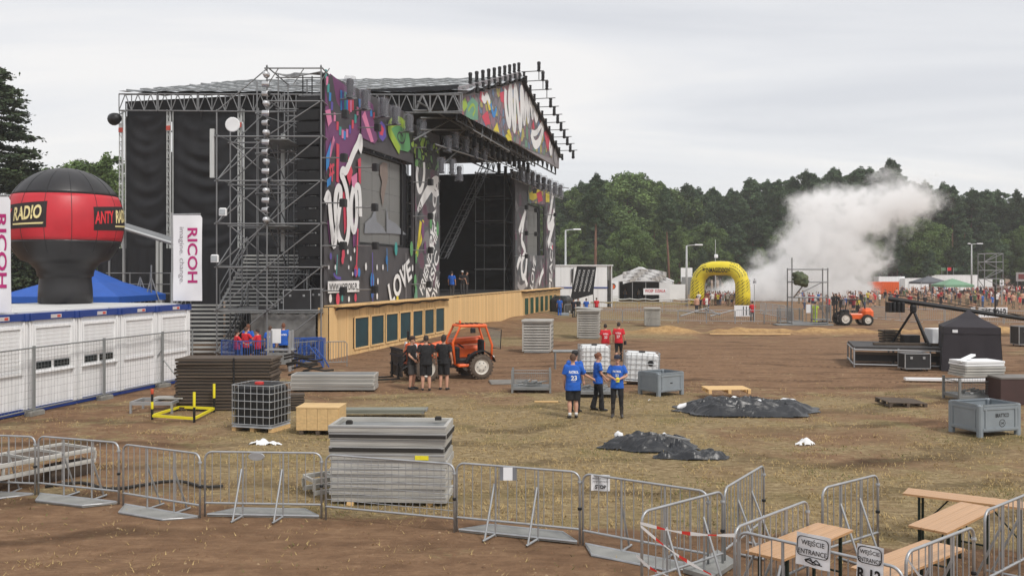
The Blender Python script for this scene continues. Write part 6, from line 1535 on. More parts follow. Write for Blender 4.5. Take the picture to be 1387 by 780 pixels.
STAND = {'arms': ((V((-.25, .03, 1.17)), V((-.26, -.04, .93))), (V((.25, .03, 1.17)), V((.26, -.04, .93)))), 'feet': (V((-.11, 0, 0)), V((.11, 0, 0))), 'knees': None}
def person(loc, H, yaw, label, top, bottom='trousers', bcol=None, hair=None, cap=None, arms=None, feet=None, knees=None, build=1.0, head=(0, 0), sleeve=.55, lean=0.0, long_hair=False, shoes=None, printed=None, hem=.84, group=None, voxel=.0115, socks=False, bun=False):
    o = thing('person', label, 'person', loc, yaw, group); s = H / 1.78; o.scale = (s, s, s); b = build
    arms = arms or STAND['arms']; feet = feet or STAND['feet']
    ln = lambda z: -lean * max(0, z - .95)
    hips = [V((-.095, 0, .92)), V((.095, 0, .92))]
    kn = [knees[i] if knees else hips[i].lerp(feet[i] + V((0, 0, .09)), .52) + V((.0, -.025, 0)) for i in (0, 1)]
    ank = [f + V((0, .02, .09)) for f in feet]
    sh = [V((-.185 * (.92 + .08 * b), ln(1.45) + .01, 1.44)), V((.185 * (.92 + .08 * b), ln(1.45) + .01, 1.44))]
    hc = V((0, ln(1.66) - .025, 1.655)); hy, hp = head; HR = Matrix.Rotation(hy, 3, 'Z') @ Matrix.Rotation(hp, 3, 'X')
    def torso(mb, k, z0=.84, z1=None):
        R_ = [(.8, .13, .1), (.88, .165 * b, .118 * b), (.98, .155 * b, .112 * b), (1.08, .145 * b, .105 * b), (1.2, .158 * b, .112 * b), (1.32, .175 * b, .115), (1.41, .178, .098), (1.46, .13, .08), (1.495, .07, .062)]
        R_ = [((0, ln(z) + (.012 if z > 1.1 else 0), z), rx + k, ry + k) for z, rx, ry in R_ if z >= z0 - .05]
        loft(mb, R_)
    mb = MB(); torso(mb, 0)
    taper(mb, [V((0, ln(1.47) + .012, 1.46)), V((0, ln(1.55) - .005, 1.56)), hc + V((0, .02, -.05))], [.062, .056, .06])
    mb.ball(hc + V((0, .012, .025)), (.078, .098, .108), 16, 10); mb.ball(hc + HR @ V((0, -.03, -.055)), (.058, .062, .065), 12, 8)
    mb.ball(hc + HR @ V((0, -.098, -.02)), (.014, .022, .024), 8, 6)
    for q_ in (-1, 1): mb.ball(hc + HR @ V((q_ * .079, .012, -.005)), (.012, .022, .032), 8, 6)
    for i in (0, 1):
        e, w_ = arms[i]; taper(mb, [sh[i], sh[i].lerp(e, .5), e, e.lerp(w_, .4), w_], [.053 * b, .047 * b, .039, .04, .027])
        d = (w_ - e).normalized(); side = V((0, -1, 0)); side = (side - d * side.dot(d)); side = side.normalized() if side.length > .05 else V((0, 0, 1)); nr = d.cross(side)
        palm = w_ + d * .05; taper(mb, [w_, w_ + d * .045 + side * .012, w_ + d * .088], [.026, .031, .034]); taper(mb, [w_ + d * .04 - side * .02, w_ + d * .088 - side * .026], [.02, .02])
        for k, (off, l) in enumerate(((.036, .068), (.013, .078), (-.01, .072), (-.033, .056))):
            a = w_ + d * .088 + side * off; m_ = a + d * l * .55 + nr * (.012 if i else -.012); t_ = m_ + d * l * .4 + nr * (.022 if i else -.022); taper(mb, [a, m_, t_], [.0105, .0098, .0085], 6)
        a = w_ + d * .035 + side * .03; taper(mb, [a, a + d * .03 + side * .026, a + d * .062 + side * .03], [.0125, .0115, .0095], 6)
        taper(mb, [hips[i], hips[i].lerp(kn[i], .5), kn[i], kn[i].lerp(ank[i], .35), ank[i]], [.092 * b, .078 * b, .056, .057 * b, .037])
        fd = V((.12 * (1 if i else -1), -1, 0)).normalized(); taper(mb, [ank[i] + V((0, .035, -.045)), ank[i] + fd * .06 + V((0, 0, -.05)), ank[i] + fd * .16 + V((0, 0, -.066))], [.037, .036, .024])
    link('body', remesh(mb, voxel, 2), o).data.materials.append(skin)
    # face
    for q_ in (-1, 1): MB().ball(hc + HR @ V((q_ * .031, -.082, .012)), (.011, .008, .007), 8, 6).build('eye', eyem, o)
    MB().ball(hc + HR @ V((0, -.09, -.062)), (.022, .008, .006), 8, 6).build('mouth', lipm, o)
    # hair or cap
    hm = hair or hairb; h = MB(); hcc = hc + V((0, .014, .03)); vs = []
    for j in range(8):
        for i in range(18):
            t = 6.28319 * i / 18; back = .5 - .5 * -math.sin(t) if False else (math.sin(t) + 1) / 2
            low = -.02 - (.10 if long_hair else .055) * back + .05 * (1 - back); z = low + (.118 - low) * (j / 7); rr_ = math.sqrt(max(0.0, 1 - min(1, (z / .121)) ** 2)) if z > 0 else 1.0
            vs.append(hcc + HR @ V((.087 * math.cos(t) * max(.02, rr_), .108 * math.sin(t) * max(.02, rr_), z)))
    h.add(vs, [(j * 18 + i, j * 18 + (i + 1) % 18, (j + 1) * 18 + (i + 1) % 18, (j + 1) * 18 + i) for j in range(7) for i in range(18)] + [tuple(range(126, 144))]); h.build('hair', hm, o, smooth=True)
    if bun: MB().ball(hc + HR @ V((0, .11, .06)), .045, 10, 8).build('hair_bun', hm, o, smooth=True)
    if cap:
        c = MB(); c.lathe([(.098, -.0), (.104, .02), (.1, .055), (.08, .085), (.045, .1), (.005, .104)], 18, (0, 0, 0), sx=.93, sy=1.1); c = c.build('cap', cap, o, hc + V((0, .012, .05)), hy, True)
        MB().add([(-.07, -.08, .005), (.07, -.08, .005), (.06, -.165, -.01), (0, -.185, -.012), (-.06, -.165, -.01), (-.07, -.08, .014), (.07, -.08, .014), (.06, -.165, -.002), (0, -.185, -.004), (-.06, -.165, -.002)], [(4, 3, 2, 1, 0), (5, 6, 7, 8, 9), (0, 1, 6, 5), (1, 2, 7, 6), (2, 3, 8, 7), (3, 4, 9, 8), (4, 0, 5, 9)]).build('brim', cap, c)
    # shirt
    mb = MB(); R_ = [(hem, .178 * b + .018, .128 * b + .02), (.92, .176 * b + .014, .126 * b + .016), (1.02, .165 * b + .012, .12 * b + .016), (1.12, .16 * b + .012, .116 * b + .015), (1.24, .168 * b + .01, .12 * b + .012), (1.34, .182 * b + .006, .122), (1.41, .185, .11), (1.46, .15, .095), (1.495, .088, .084)]
    loft(mb, [((0, ln(z) + (.012 if z > 1.1 else 0), z), rx, ry) for z, rx, ry in R_], 20)
    for i in (0, 1):
        e, w_ = arms[i]; q_ = sh[i].lerp(e, min(1, sleeve * 1.35)); pts = [sh[i], sh[i].lerp(q_, .5), q_]; rs = [.068 * b, .07 * b, .074 * b]
        if sleeve > .9: pts = [sh[i], e, w_]; rs = [.066, .056, .042]
        taper(mb, pts[:-1], rs[:-1]); mb.path(pts, rs, 12)
    me = remesh(mb, .017, 1); me.materials.append(top); shirt = link('shirt', me, o)
    # creases
    for v in me.vertices: 
        q_ = .010 * nz(v.co.x * 2 + v.co.z, v.co.z * 2.2, .17, v.co.y) ; v.co += V((v.co.x, v.co.y, 0)).normalized() * q_ if v.co.z < 1.42 else V((0, 0, 0))
    if printed:
        bm_ = BVHTree.FromPolygons([v.co for v in me.vertices], [p_.vertices for p_ in me.polygons]); t = MB()
        for s_, z, w_, hh, back, bd in printed:
            def fn(p_):
                h_ = bm_.ray_cast(V((p_.x, 1.0 if back else -1.0, p_.z)), V((0, -1 if back else 1, 0))); y = h_[0].y if h_[0] else (.12 if back else -.12); return V((p_.x, y + (.006 if back else -.006), p_.z))
            vs, fs = text_geo(s_, bd); c_ = 1 if back else 1
            put_text(t, s_, (0, 0, z), ((-1 if back else 1), 0, 0), (0, 0, 1), w_, hh, 0, bd, 0, fn)
        t.build('shirt_print', white, shirt)
    # legs
    bc = bcol or blk; mb = MB(); loft(mb, [((0, 0, z), rx, ry) for z, rx, ry in ((.8, .14 * b, .11 * b), (.88, .168 * b + .006, .122 * b + .006), (.98, .16 * b, .118 * b), (1.02, .155 * b, .114 * b))])
    for i in (0, 1):
        if bottom == 'shorts':
            q_ = hips[i].lerp(kn[i], .98); taper(mb, [hips[i], hips[i].lerp(kn[i], .5)], [.1 * b, .098 * b]); mb.path([hips[i], hips[i].lerp(kn[i], .5), q_], [.1 * b, .1 * b, .094 * b], 12)
        else:
            a0 = ank[i] + V((0, 0, -.02)); fl = {'trousers': .058, 'flared': .09, 'slim': .046, 'boots': .045}[bottom]; kf = .07 if bottom != 'slim' else .062
            taper(mb, [hips[i], hips[i].lerp(kn[i], .5), kn[i]], [.098 * b, .086 * b, kf]); mb.path([kn[i], kn[i].lerp(a0, .5), a0], [kf, (kf + fl) / 2, fl], 12)
    me = remesh(mb, .016, 1); me.materials.append(bc)
    for v in me.vertices: v.co += V((.006 * nz(v.co.z * 1.5, v.co.x * 3, .12, 3), .008 * nz(v.co.z * 1.4, v.co.x * 3, .14, 7), 0))
    link('shorts' if bottom == 'shorts' else 'trousers', me, o)
    for i in (0, 1):
        fd = V((.12 * (1 if i else -1), -1, 0)).normalized(); mb = MB(); taper(mb, [ank[i] + V((0, .03, -.04)), ank[i] + fd * .07 + V((0, 0, -.046)), ank[i] + fd * .17 + V((0, 0, -.06))], [.047, .046, .034])
        if bottom == 'boots': taper(mb, [ank[i] + V((0, 0, -.02)), ank[i].lerp(kn[i], .4), ank[i].lerp(kn[i], .8)], [.05, .058, .066])
        elif socks: pass
        me = remesh(mb, .014, 1); me.materials.append(shoes or shoe_m); link('shoe' if bottom != 'boots' else 'boot', me, o)
        if socks: MB().tube(ank[i] + V((0, 0, -.01)), ank[i].lerp(kn[i], .18), .045, .046, 12).build('sock', whc, o, smooth=True)
    return o
A_ = lambda *p_: V(p_)
arms_l = lambda e0, w0, e1, w1: ((V(e0), V(w0)), (V(e1), V(w1)))
PTRL = [('PATROL', 1.30, .27, .075, True, .03), ('23', 1.14, .17, .13, True, .03), ('POKOJOWY', 1.04, .12, .025, True, .0)]
PTRL2 = [('PATROL', 1.30, .27, .08, True, .03), ('22', 1.14, .17, .13, True, .03)]
# the four in blue shirts; yaw pi = seen from behind
person(G(776, 566), 1.80, math.pi + .12, 'man in a blue numbered shirt and black shorts pointing right', royal, 'shorts', blk, hairb, None, arms_l((-.36, -.12, 1.2), (-.58, -.2, 1.08), (.25, .0, 1.17), (.235, -.1, .93)), (V((-.09, 0, 0)), V((.1, .05, 0))), build=1.16, printed=PTRL, socks=True, sleeve=.6, group='people in blue shirts on the field', hem=.78)
person(G(784, 562) + V((-.08, .55, 0)), 1.80, math.pi - .5, 'man in a blue shirt and black cap mostly hidden behind the one pointing', royal, 'trousers', blk, haird, cloth('black_white_cap', (40, 40, 42)), None, build=1.1, group='people in blue shirts on the field')
person(G(810, 556), 1.72, -1.35 + math.pi, 'woman in a blue shirt and flared black trousers standing sideways with hair tied up', royal, 'flared', blk, hairr, None, arms_l((-.2, -.04, 1.16), (-.12, -.22, 1.0), (.2, -.04, 1.16), (.1, -.22, .98)), (V((-.1, -.1, 0)), V((.1, .12, 0))), bun=True, printed=[('P', 1.27, .06, .07, True, .03)], group='people in blue shirts on the field', sleeve=.5)
person(G(836, 565), 1.76, -.15, 'man in a blue shirt, dark cap and tall boots looking at his hands', royal, 'boots', blk, haird, navy, arms_l((-.27, -.02, 1.2), (-.07, -.22, 1.13), (.27, -.02, 1.2), (.06, -.23, 1.12)), (V((-.13, 0, 0)), V((.13, -.02, 0))), head=(-.1, .25), shoes=boot, printed=[('PATROL', 1.33, .24, .06, False, .03), ('22', 1.22, .1, .07, False, .02)], build=1.0, group='people in blue shirts on the field')
hw = G(836, 565); tag(MB().bbox((hw.x - .02, hw.y - .28, 1.1), (.1, .08, .13), .02).build('yellow_radio', yellow), 'small yellow and black handset held by the man with boots', 'radio')
# three in black by the telehandler
person(G(558, 527), 1.86, 1.15, 'man in black with a cap and lanyard, left of three by the telehandler', blk, 'shorts', khaki, haird, cloth('dark_brown_cap', (60, 44, 42)), arms_l((-.24, -.03, 1.17), (-.2, -.2, 1.02), (.26, .02, 1.17), (.2, -.14, 1.0)), group='people in black by the telehandler', head=(.2, 0))
bdg = G(558, 527); tag(MB().box((bdg.x + .2, bdg.y - .12, 1.22), (.09, .012, .13)).build('name_badge', paper), 'white badge hanging before the chest of the man in the cap', 'badge')
person(G(577, 529), 1.92, math.pi + .1, 'man in black seen from behind, middle of the three by the telehandler', blk, 'shorts', blk, haird, None, arms_l((-.27, .0, 1.17), (-.2, -.12, 1.0), (.27, .03, 1.17), (.22, -.1, 1.02)), build=1.1, group='people in black by the telehandler')
person(G(601, 528), 1.93, math.pi - .25, 'man in black with long dark hair, right of the three by the telehandler', blk, 'shorts', blk, haird, None, arms_l((-.25, .02, 1.17), (-.25, -.1, .94), (.25, .02, 1.17), (.26, -.02, .93)), build=1.02, long_hair=True, group='people in black by the telehandler')
# two in red walking away
person(G(820, 487), 1.68, math.pi + .05, 'person in a red numbered shirt and orange trousers walking away', redc, 'trousers', org, haird, None, None, (V((-.1, .05, 0)), V((.1, -.15, 0))), printed=[('PATROL', 1.3, .26, .07, True, .03), ('22', 1.14, .16, .13, True, .03)], build=1.12, group='two people in red walking across the field', voxel=.016)
person(G(838, 489), 1.8, math.pi - .25, 'person in a red numbered shirt and black trousers walking away with a bag', redc, 'slim', blk, haird, None, arms_l((-.25, .02, 1.17), (-.27, -.06, .95), (.25, .03, 1.17), (.27, -.08, .95)), (V((-.1, -.12, 0)), V((.1, .1, 0))), printed=[('PATROL', 1.3, .26, .07, True, .03), ('27', 1.14, .16, .13, True, .03)], build=1.05, group='two people in red walking across the field', voxel=.016)
q_ = G(838, 489); tag(MB().bbox((q_.x + .3, q_.y, .86), (.13, .09, .2), .03).build('small_bag', black_m), 'small black bag in the hand of the person in red and black', 'bag')
# the group behind the blue barriers under the tower
gy = 40.5
for i, (px, kind, yw, lb, h) in enumerate(((321, 0, 2.2, 'leftmost person in red leaning on the blue barrier under the tower', 1.6), (333, 0, 2.6, 'person in red reaching right across the blue barrier under the tower', 1.7), (336, 1, 3.0, 'person in blue behind the two in red under the tower', 1.8), (349, 0, -1.8, 'person in red facing left at the right end of the blue barrier', 1.65), (366, 1, 3.2, 'person in a blue numbered shirt seen from behind under the tower', 1.75), (384, 1, 3.5, 'tallest person in blue standing at the right under the tower', 1.85))):
    yy = gy + (i % 3) * .45; person(((px - CX) * yy / F, yy, 0), h, yw, lb, (redc, royal)[kind], 'trousers' if i % 2 else 'shorts', blk, (haird, hairb, hairr)[i % 3], None, arms_l((-.3, -.12, 1.22), (-.34, -.32, 1.1), (.28, -.1, 1.2), (.3, -.3, 1.08)) if i in (0, 1, 3) else None, printed=[('PATROL', 1.3, .26, .08, True, .03)] if kind else None, voxel=.018, group='people under the scaffold tower', build=1.05)
# crew on the stage and by its far end
for i, (px, yy, z, yw, lb, t_, h) in enumerate(((612, 64, 2.47, 2.9, 'crew member in blue standing on the stage near the left wing', royal, 1.75), (626, 70, 2.47, .4, 'crew member in dark clothes and white cap on the stage', blk, 1.8), (632, 71, 2.47, 1.4, 'crew member in black on the stage beside the one in a white cap', blk, 1.75), (758, 88, 0, 3.0, 'person in blue overalls at the far end of the plank wall', royal, 1.8), (777, 86, 0, 2.4, 'person in navy among those at the fence before the white building', navy, 1.75), (783, 86.4, 0, .3, 'person in black at the fence before the white building', blk, 1.75), (794, 86, 0, 2.9, 'person in blue at the fence before the white building', royal, 1.75), (1019, 78, 0, 3.1, 'person in red carrying a gate number sign on a pole', redc, 1.72), (1104, 76, 0, 3.0, 'person in a lime safety vest by the scaffold frame', hiv, 1.75), (808, 90, 0, 3.0, 'person in red beyond the fence before the big white tent', redc, 1.7))):
    person(((px - CX) * yy / F, yy, z), h, yw, lb, t_, 'trousers', royal if i == 3 else khaki if i != 8 else hiv, haird, whc if i == 1 else None, arms_l((-.24, .0, 1.18), (-.1, -.2, 1.15), (.24, 0, 1.18), (.1, -.2, 1.2)) if i in (7, 1) else None, voxel=.024)
# ------------------------------------------------------------------ vehicles
def wheel(parent, c, r, w_, tm, lab=None):
    o = link('wheel', MB().lathe([(r * .62, -w_ * .42), (r * .9, -w_ * .5), (r, -w_ * .32), (r, w_ * .32), (r * .9, w_ * .5), (r * .62, w_ * .42)], 26, axis='y', cap=False).mesh('tyre', tm, True), parent, c)
    for k in range(22):
        a = 6.283 * k / 22
        for q_ in (-1, 1): slab('tread_lug', (r * 1.0 * math.cos(a + q_ * .07), q_ * w_ * .24, r * 1.0 * math.sin(a + q_ * .07)), (.07 * r * 2, w_ * .42, .05), tm, o, rot=(0, math.pi / 2 - a, 0))
    MB().lathe([(0, -w_ * .4), (r * .2, -w_ * .42), (r * .5, -w_ * .32), (r * .62, -w_ * .44), (r * .63, w_ * .44), (r * .5, w_ * .3), (0, w_ * .3)], 20, axis='y').build('rim', rimm, o, smooth=False)
    for k in range(6): a = 6.283 * k / 6; MB().lathe([(0, 0), (.025, 0), (.025, .02), (0, .02)], 6, (r * .33 * math.cos(a), -w_ * .42, r * .33 * math.sin(a)), axis='y').build('wheel_nut', galv_d, o)
    return o
def P3(p_): return V(p_)
c = G(600, 516); tl = thing('telehandler', 'compact orange telehandler with an open cab and a black carriage in front', 'telehandler', (c.x + .05, c.y + .95, 0), rad(180 + 24))
# local x forward, y left. near side is +y rotated -> faces the camera
for x, y in ((1.05, .72), (1.05, -.72), (-1.15, .72), (-1.15, -.72)): wheel(tl, (x, y, .48), .48, .36, mudrub).rotation_euler = (0, 0, math.pi if y > 0 else 0)
MB().bbox((0, 0, .62), (2.9, .95, .34), .06).build('chassis', black_m, tl)
MB().bbox((-.85, -.45, .98), (1.5, .62, .5), .12).build('engine_cover', orange, tl)
MB().bbox((.15, -.42, .92), (1.6, .62, .42), .08).build('side_body', orange, tl)
MB().bbox((1.15, .0, .92), (.9, 1.1, .62), .14).build('front_body', orange, tl)
for k in range(4): slab('bonnet_slot', (.9 + .14 * k, .56, 1.02), (.06, .02, .26), black_m, tl)
MB().bbox((1.25, .05, 1.3), (.75, .5, .22), .06).build('boom_head', orange, tl)
m = MB(); m.path([(-1.6, -.28, 1.46), (-.3, -.24, 1.4), (1.55, -.12, 1.0)], .15, 8); m.build('boom', orange, tl)
for k in range(3): MB().path([(.3, .05 - .05 * k, 1.2), (.9, .1 - .05 * k, 1.5), (1.5, .1 - .06 * k, 1.25), (1.95, .1 - .1 * k, .8)], .018, 5).build('hydraulic_hose', rubber, tl, smooth=True)
CB = link('cab', None, tl, (-.62, 0, 0))
MB().bbox((-.25, .35, .55), (1.3, .85, .1), .04).build('cab_floor', orange, CB)
for pts in ([(-.95, .78, .6), (-1.0, .78, 1.3), (-.75, .74, 2.02), (.3, .74, 2.06), (.62, .76, 1.45), (.55, .8, .6)], [(-.95, -.05, .6), (-1.0, -.05, 1.3), (-.75, -.02, 2.02), (.3, -.02, 2.06), (.62, -.05, 1.45), (.55, -.05, .9)]): MB().path(pts, .05, 8).build('cab_pillar', orange, CB, smooth=True)
MB().bbox((-.22, .36, 2.08), (1.2, .88, .09), .06).build('cab_roof', orange, CB)
for k in range(5): slab('roof_grille_bar', (-.6 + .2 * k, .36, 2.14), (.05, .8, .03), black_m, CB)
MB().add([(.6, .72, 1.42), (.6, 0, 1.42), (.32, 0, 2.0), (.32, .7, 2.0)], [(0, 1, 2, 3)]).build('windscreen', mat('cab_glass', (120, 128, 126), .1, 0, .1, 2, alpha=.45), CB)
m = MB(); m.path([(-.98, .8, 1.2), (-1.3, .9, 1.15), (-1.34, .92, 1.9), (-.8, .78, 2.0)], .02, 6); m.add([(-.98, .8, 1.25), (-1.3, .9, 1.2), (-1.32, .91, 1.86), (-.8, .78, 1.96)], [(0, 1, 2, 3)], 1); m.build('rear_door', [black_m, MATS['cab_glass']], CB)
MB().bbox((-.45, .36, .86), (.5, .5, .16), .05).build('seat', blackfab, CB); MB().bbox((-.7, .36, 1.2), (.14, .48, .6), .05).build('backrest', blackfab, CB)
m = MB(); m.lathe([(.15, -.015), (.17, 0), (.15, .015)], 16); o_ = m.build('steering_wheel', black_m, CB, (.15, .36, 1.28)); o_.rotation_euler = (0, -.6, 0)
MB().bbox((.38, .36, 1.0), (.2, .6, .5), .05).build('dashboard', black_m, CB)
for x, y in ((1.05, .74), (-1.15, .74)):
    m = MB(); m.path([(x + .62 * math.cos(a), y, .5 + .6 * math.sin(a)) for a in np.linspace(.25, 2.9, 9)], .03, 5); vs = []
    for a in np.linspace(.3, 2.85, 9): vs += [(x + .6 * math.cos(a), y - .2, .5 + .58 * math.sin(a)), (x + .6 * math.cos(a), y + .2, .5 + .58 * math.sin(a))]
    m.add(vs, [(2 * i, 2 * i + 1, 2 * i + 3, 2 * i + 2) for i in range(8)]); m.build('mudguard', black_m, tl)
m = MB()
for z in (.25, .62, .98, 1.22): m.box((2.02, 0, z), (.07, 1.5, .07))
m.build('carriage_rail', black_m, tl)
for k in range(9): slab('carriage_bar', (2.0, -.7 + .175 * k, .74), (.04, .035, 1.0), black_m, tl)
for y in (-.42, .42): slab('fork', (2.55, y, .12), (1.1, .12, .05), black_m, tl); slab('fork_shank', (2.07, y, .42), (.06, .13, .62), black_m, tl)
m = MB(); m.tube((1.55, -.12, .92), (1.95, -.1, .55), .1); m.tube((1.4, .3, .7), (2.0, .3, .4), .05); m.build('tilt_link', black_m, tl)
for y in (-.55, .62): MB().lathe([(.02, -.06), (.1, -.04), (.12, .04), (.1, .05), (0, .05)], 12, (1.45, y, 1.32), axis='x').build('headlight', mat('pale_lens', (200, 204, 206), .15, .2, .1, 4), tl, smooth=True); 
pipe('lamp_bracket', (1.3, -.55, 1.05), (1.42, -.55, 1.3), .02, black_m, tl); pipe('lamp_bracket', (1.3, .62, 1.0), (1.42, .62, 1.3), .02, black_m, tl)
MB().bbox((1.35, -.62, 1.68), (.05, .18, .34), .03).build('mirror', black_m, tl); pipe('mirror_arm', (1.35, -.62, 1.1), (1.35, -.62, 1.55), .018, black_m, tl); MB().bbox((-.78, .88, 1.9), (.2, .1, .2), .03).build('work_light', black_m, tl)
MB().lathe([(.05, 0), (.05, .1), (.03, .13)], 10, (-.5, .2, 2.13)).build('beacon', orange, tl)
c = G(1157, 441); fk = thing('forklift', 'orange rough terrain forklift carrying a grey cage in the arena', 'forklift', (c.x + .1, c.y + .8, 0), math.pi)
for x, r_ in ((.75, .52), (-1.0, .42)):
    for y in (-.65, .65): wheel(fk, (x, y, r_), r_, .34, rubber).rotation_euler = (0, 0, math.pi if y > 0 else 0)
MB().bbox((-.15, 0, .72), (1.5, .9, .42), .08).build('chassis', orange, fk); MB().bbox((-1.1, 0, 1.02), (.95, 1.25, .66), .24).build('counterweight', orange, fk); MB().bbox((.55, 0, 1.1), (.5, .8, .3), .08).build('dash_cowl', black_m, fk); MB().bbox((-.2, 0, 1.1), (.5, .5, .14), .05).build('seat', black_m, fk); MB().bbox((-.45, 0, 1.35), (.12, .5, .5), .05).build('backrest', black_m, fk)
for y in (-.55, .55): m = MB(); m.path([(.75, y, 1.0), (.55, y, 2.0), (-.6, y, 2.02), (-.85, y, 1.3)], .045, 6); m.build('guard_pillar', black_m, fk)
for k in range(6): pipe('guard_bar', (.5 - .2 * k, -.55, 2.02), (.5 - .2 * k, .55, 2.02), .025, black_m, fk)
for y in (-.3, .3): slab('mast_rail', (1.3, y, 1.25), (.1, .1, 2.2), black_m, fk); slab('fork', (2.0, y, .25), (1.1, .1, .05), black_m, fk)
for z in (.4, 1.2, 2.2): slab('mast_cross', (1.3, 0, z), (.08, .7, .1), black_m, fk)
c = G(1120, 441); wire_box((c.x - .2, c.y + .8, .28), .0, 'tall grey cage carried on the forks of the orange forklift', 1.2, 1.0, 1.35, False)
# ------------------------------------------------------------------ the arena: fences, tents, arch, masts
concm = mat('pale_mast', (176, 178, 178), .7, .1, .1, 3)
def lamp(px, top, Y, label, two=True, side=1):
    b_ = AT(px, HZ, Y); o = thing('street_lamp', label, 'street lamp', (b_.x, Y, 0)); z = HC + (HZ - top) * Y / F
    MB().tube((0, 0, 0), (0, 0, z), .17, .11, 9).build('mast', concm, o, smooth=True)
    for s_ in ((-.3, 1) if two else (1,)):
        pipe('arm', (0, 0, z), (1.2 * s_ * side, 0, z + .12), .06, concm, o); MB().bbox((1.5 * s_ * side, 0, z + .13), (.8 * abs(s_) + .2, .3, .16), .05).build('lamp_head', whitep, o)
lamp(766, 312, 120, 'tall pale lamp mast right behind the far end of the stage', False)
lamp(930, 333, 115, 'pale street lamp just left of the yellow arch', False)
lamp(1316, 331, 165, 'pale concrete lamp post above the crowd on the right')
o = thing('street_lamp', 'slim grey mast with a small camera behind the yellow arch', 'mast', AT(969, HZ, 135)); o.location.z = 0; MB().tube((0, 0, 0), (0, 0, 9), .09, .05, 7).build('pole', concm, o); MB().bbox((.1, 0, 6.6), (.5, .4, .5), .08).build('camera_head', whitep, o)
# crowd fences: small far barriers without parts
def far_barrier_mesh():
    m = MB(); h = 1.1; L_ = 2.3
    m.path([(.03, 0, 0), (.03, 0, h - .1), (.12, 0, h), (L_ - .12, 0, h), (L_ - .03, 0, h - .1), (L_ - .03, 0, 0)], .026, 5); m.tube((0, 0, .2), (L_, 0, .2), .02, n=5)
    for k in range(1, 14): m.tube((L_ * k / 14, 0, .2), (L_ * k / 14, 0, h), .011, n=4, cap=False)
    for x in (.5, 1.8): m.tube((x, -.3, .02), (x, .3, .02), .025, n=5)
    return m.mesh('far_barrier', galv)
FBM = far_barrier_mesh()
def fence_row(a, b_, label, group, skip=()):
    a, b_ = V((a.x, a.y, 0)), V((b_.x, b_.y, 0)); n = max(1, round((b_ - a).length / 2.34)); yw = math.atan2(b_.y - a.y, b_.x - a.x)
    for i in range(n):
        if i in skip: continue
        p_ = a.lerp(b_, i / n); tag(link('crowd_barrier', FBM, None, (p_.x, p_.y, 0), yw + R.uniform(-.04, .04)), label, 'barrier', group)
fence_row(G(806, 436), G(1075, 439), 'grey crowd barrier in the long front row before the arena', 'barriers in the front row of the arena')
fence_row(G(800, 423), G(936, 424), 'grey crowd barrier in the back row left of the yellow arch', 'barriers in the back row left of the arch')
fence_row(G(1030, 424), G(1075, 432), 'grey crowd barrier running back right of the yellow arch', 'barriers right of the arch')
fence_row(G(1240, 436), G(1400, 440), 'grey crowd barrier before the crowd on the right', 'barriers before the crowd')
fence_row(G(764, 428), G(806, 426), 'grey crowd barrier beside the far end of the plank wall', 'barriers beside the stage end')
fence_row(G(1180, 431), G(1240, 436), 'grey crowd barrier behind the orange forklift', 'barriers behind the forklift')
rb = mat('white_band', (206, 208, 204), .6); 
for (a, b_, lb) in (((800, 413), (945, 415), 'white band stretched along the back of the grass strip left of the arch'), ((800, 419), (945, 421), 'yellowish band low along the grass strip left of the arch')):
    p0, p1 = G(*a), G(*b_); m = MB(); nseg = 24
    for k in range(nseg): m.tube(p0.lerp(p1, k / nseg) + V((0, 0, .8 - .06 * math.sin(k * 1.9))), p0.lerp(p1, (k + 1) / nseg) + V((0, 0, .8 - .06 * math.sin((k + 1) * 1.9))), .07, n=5)
    tag(m.build('barrier_tape', rb if 'white' in lb else mat('ochre_band', (170, 150, 90), .7)), lb, 'tape')
for i, (a, b_) in enumerate((((922, 436), (960, 424)), ((955, 424), (975, 436)), ((962, 436), (1003, 426)), ((918, 428), (975, 434)))):
    p0, p1 = G(*a), G(*b_); pipe('scaffold_tube', p0 + V((0, 0, .5)), p1 + V((0, 0, .6)), .06, galv, None); tag(col.objects[-1], ['long grey tube slanting over the barriers below the arch, left one', 'grey tube crossing downward right below the arch', 'grey tube rising right below the arch', 'longest nearly level grey tube below the arch'][i], 'tube')
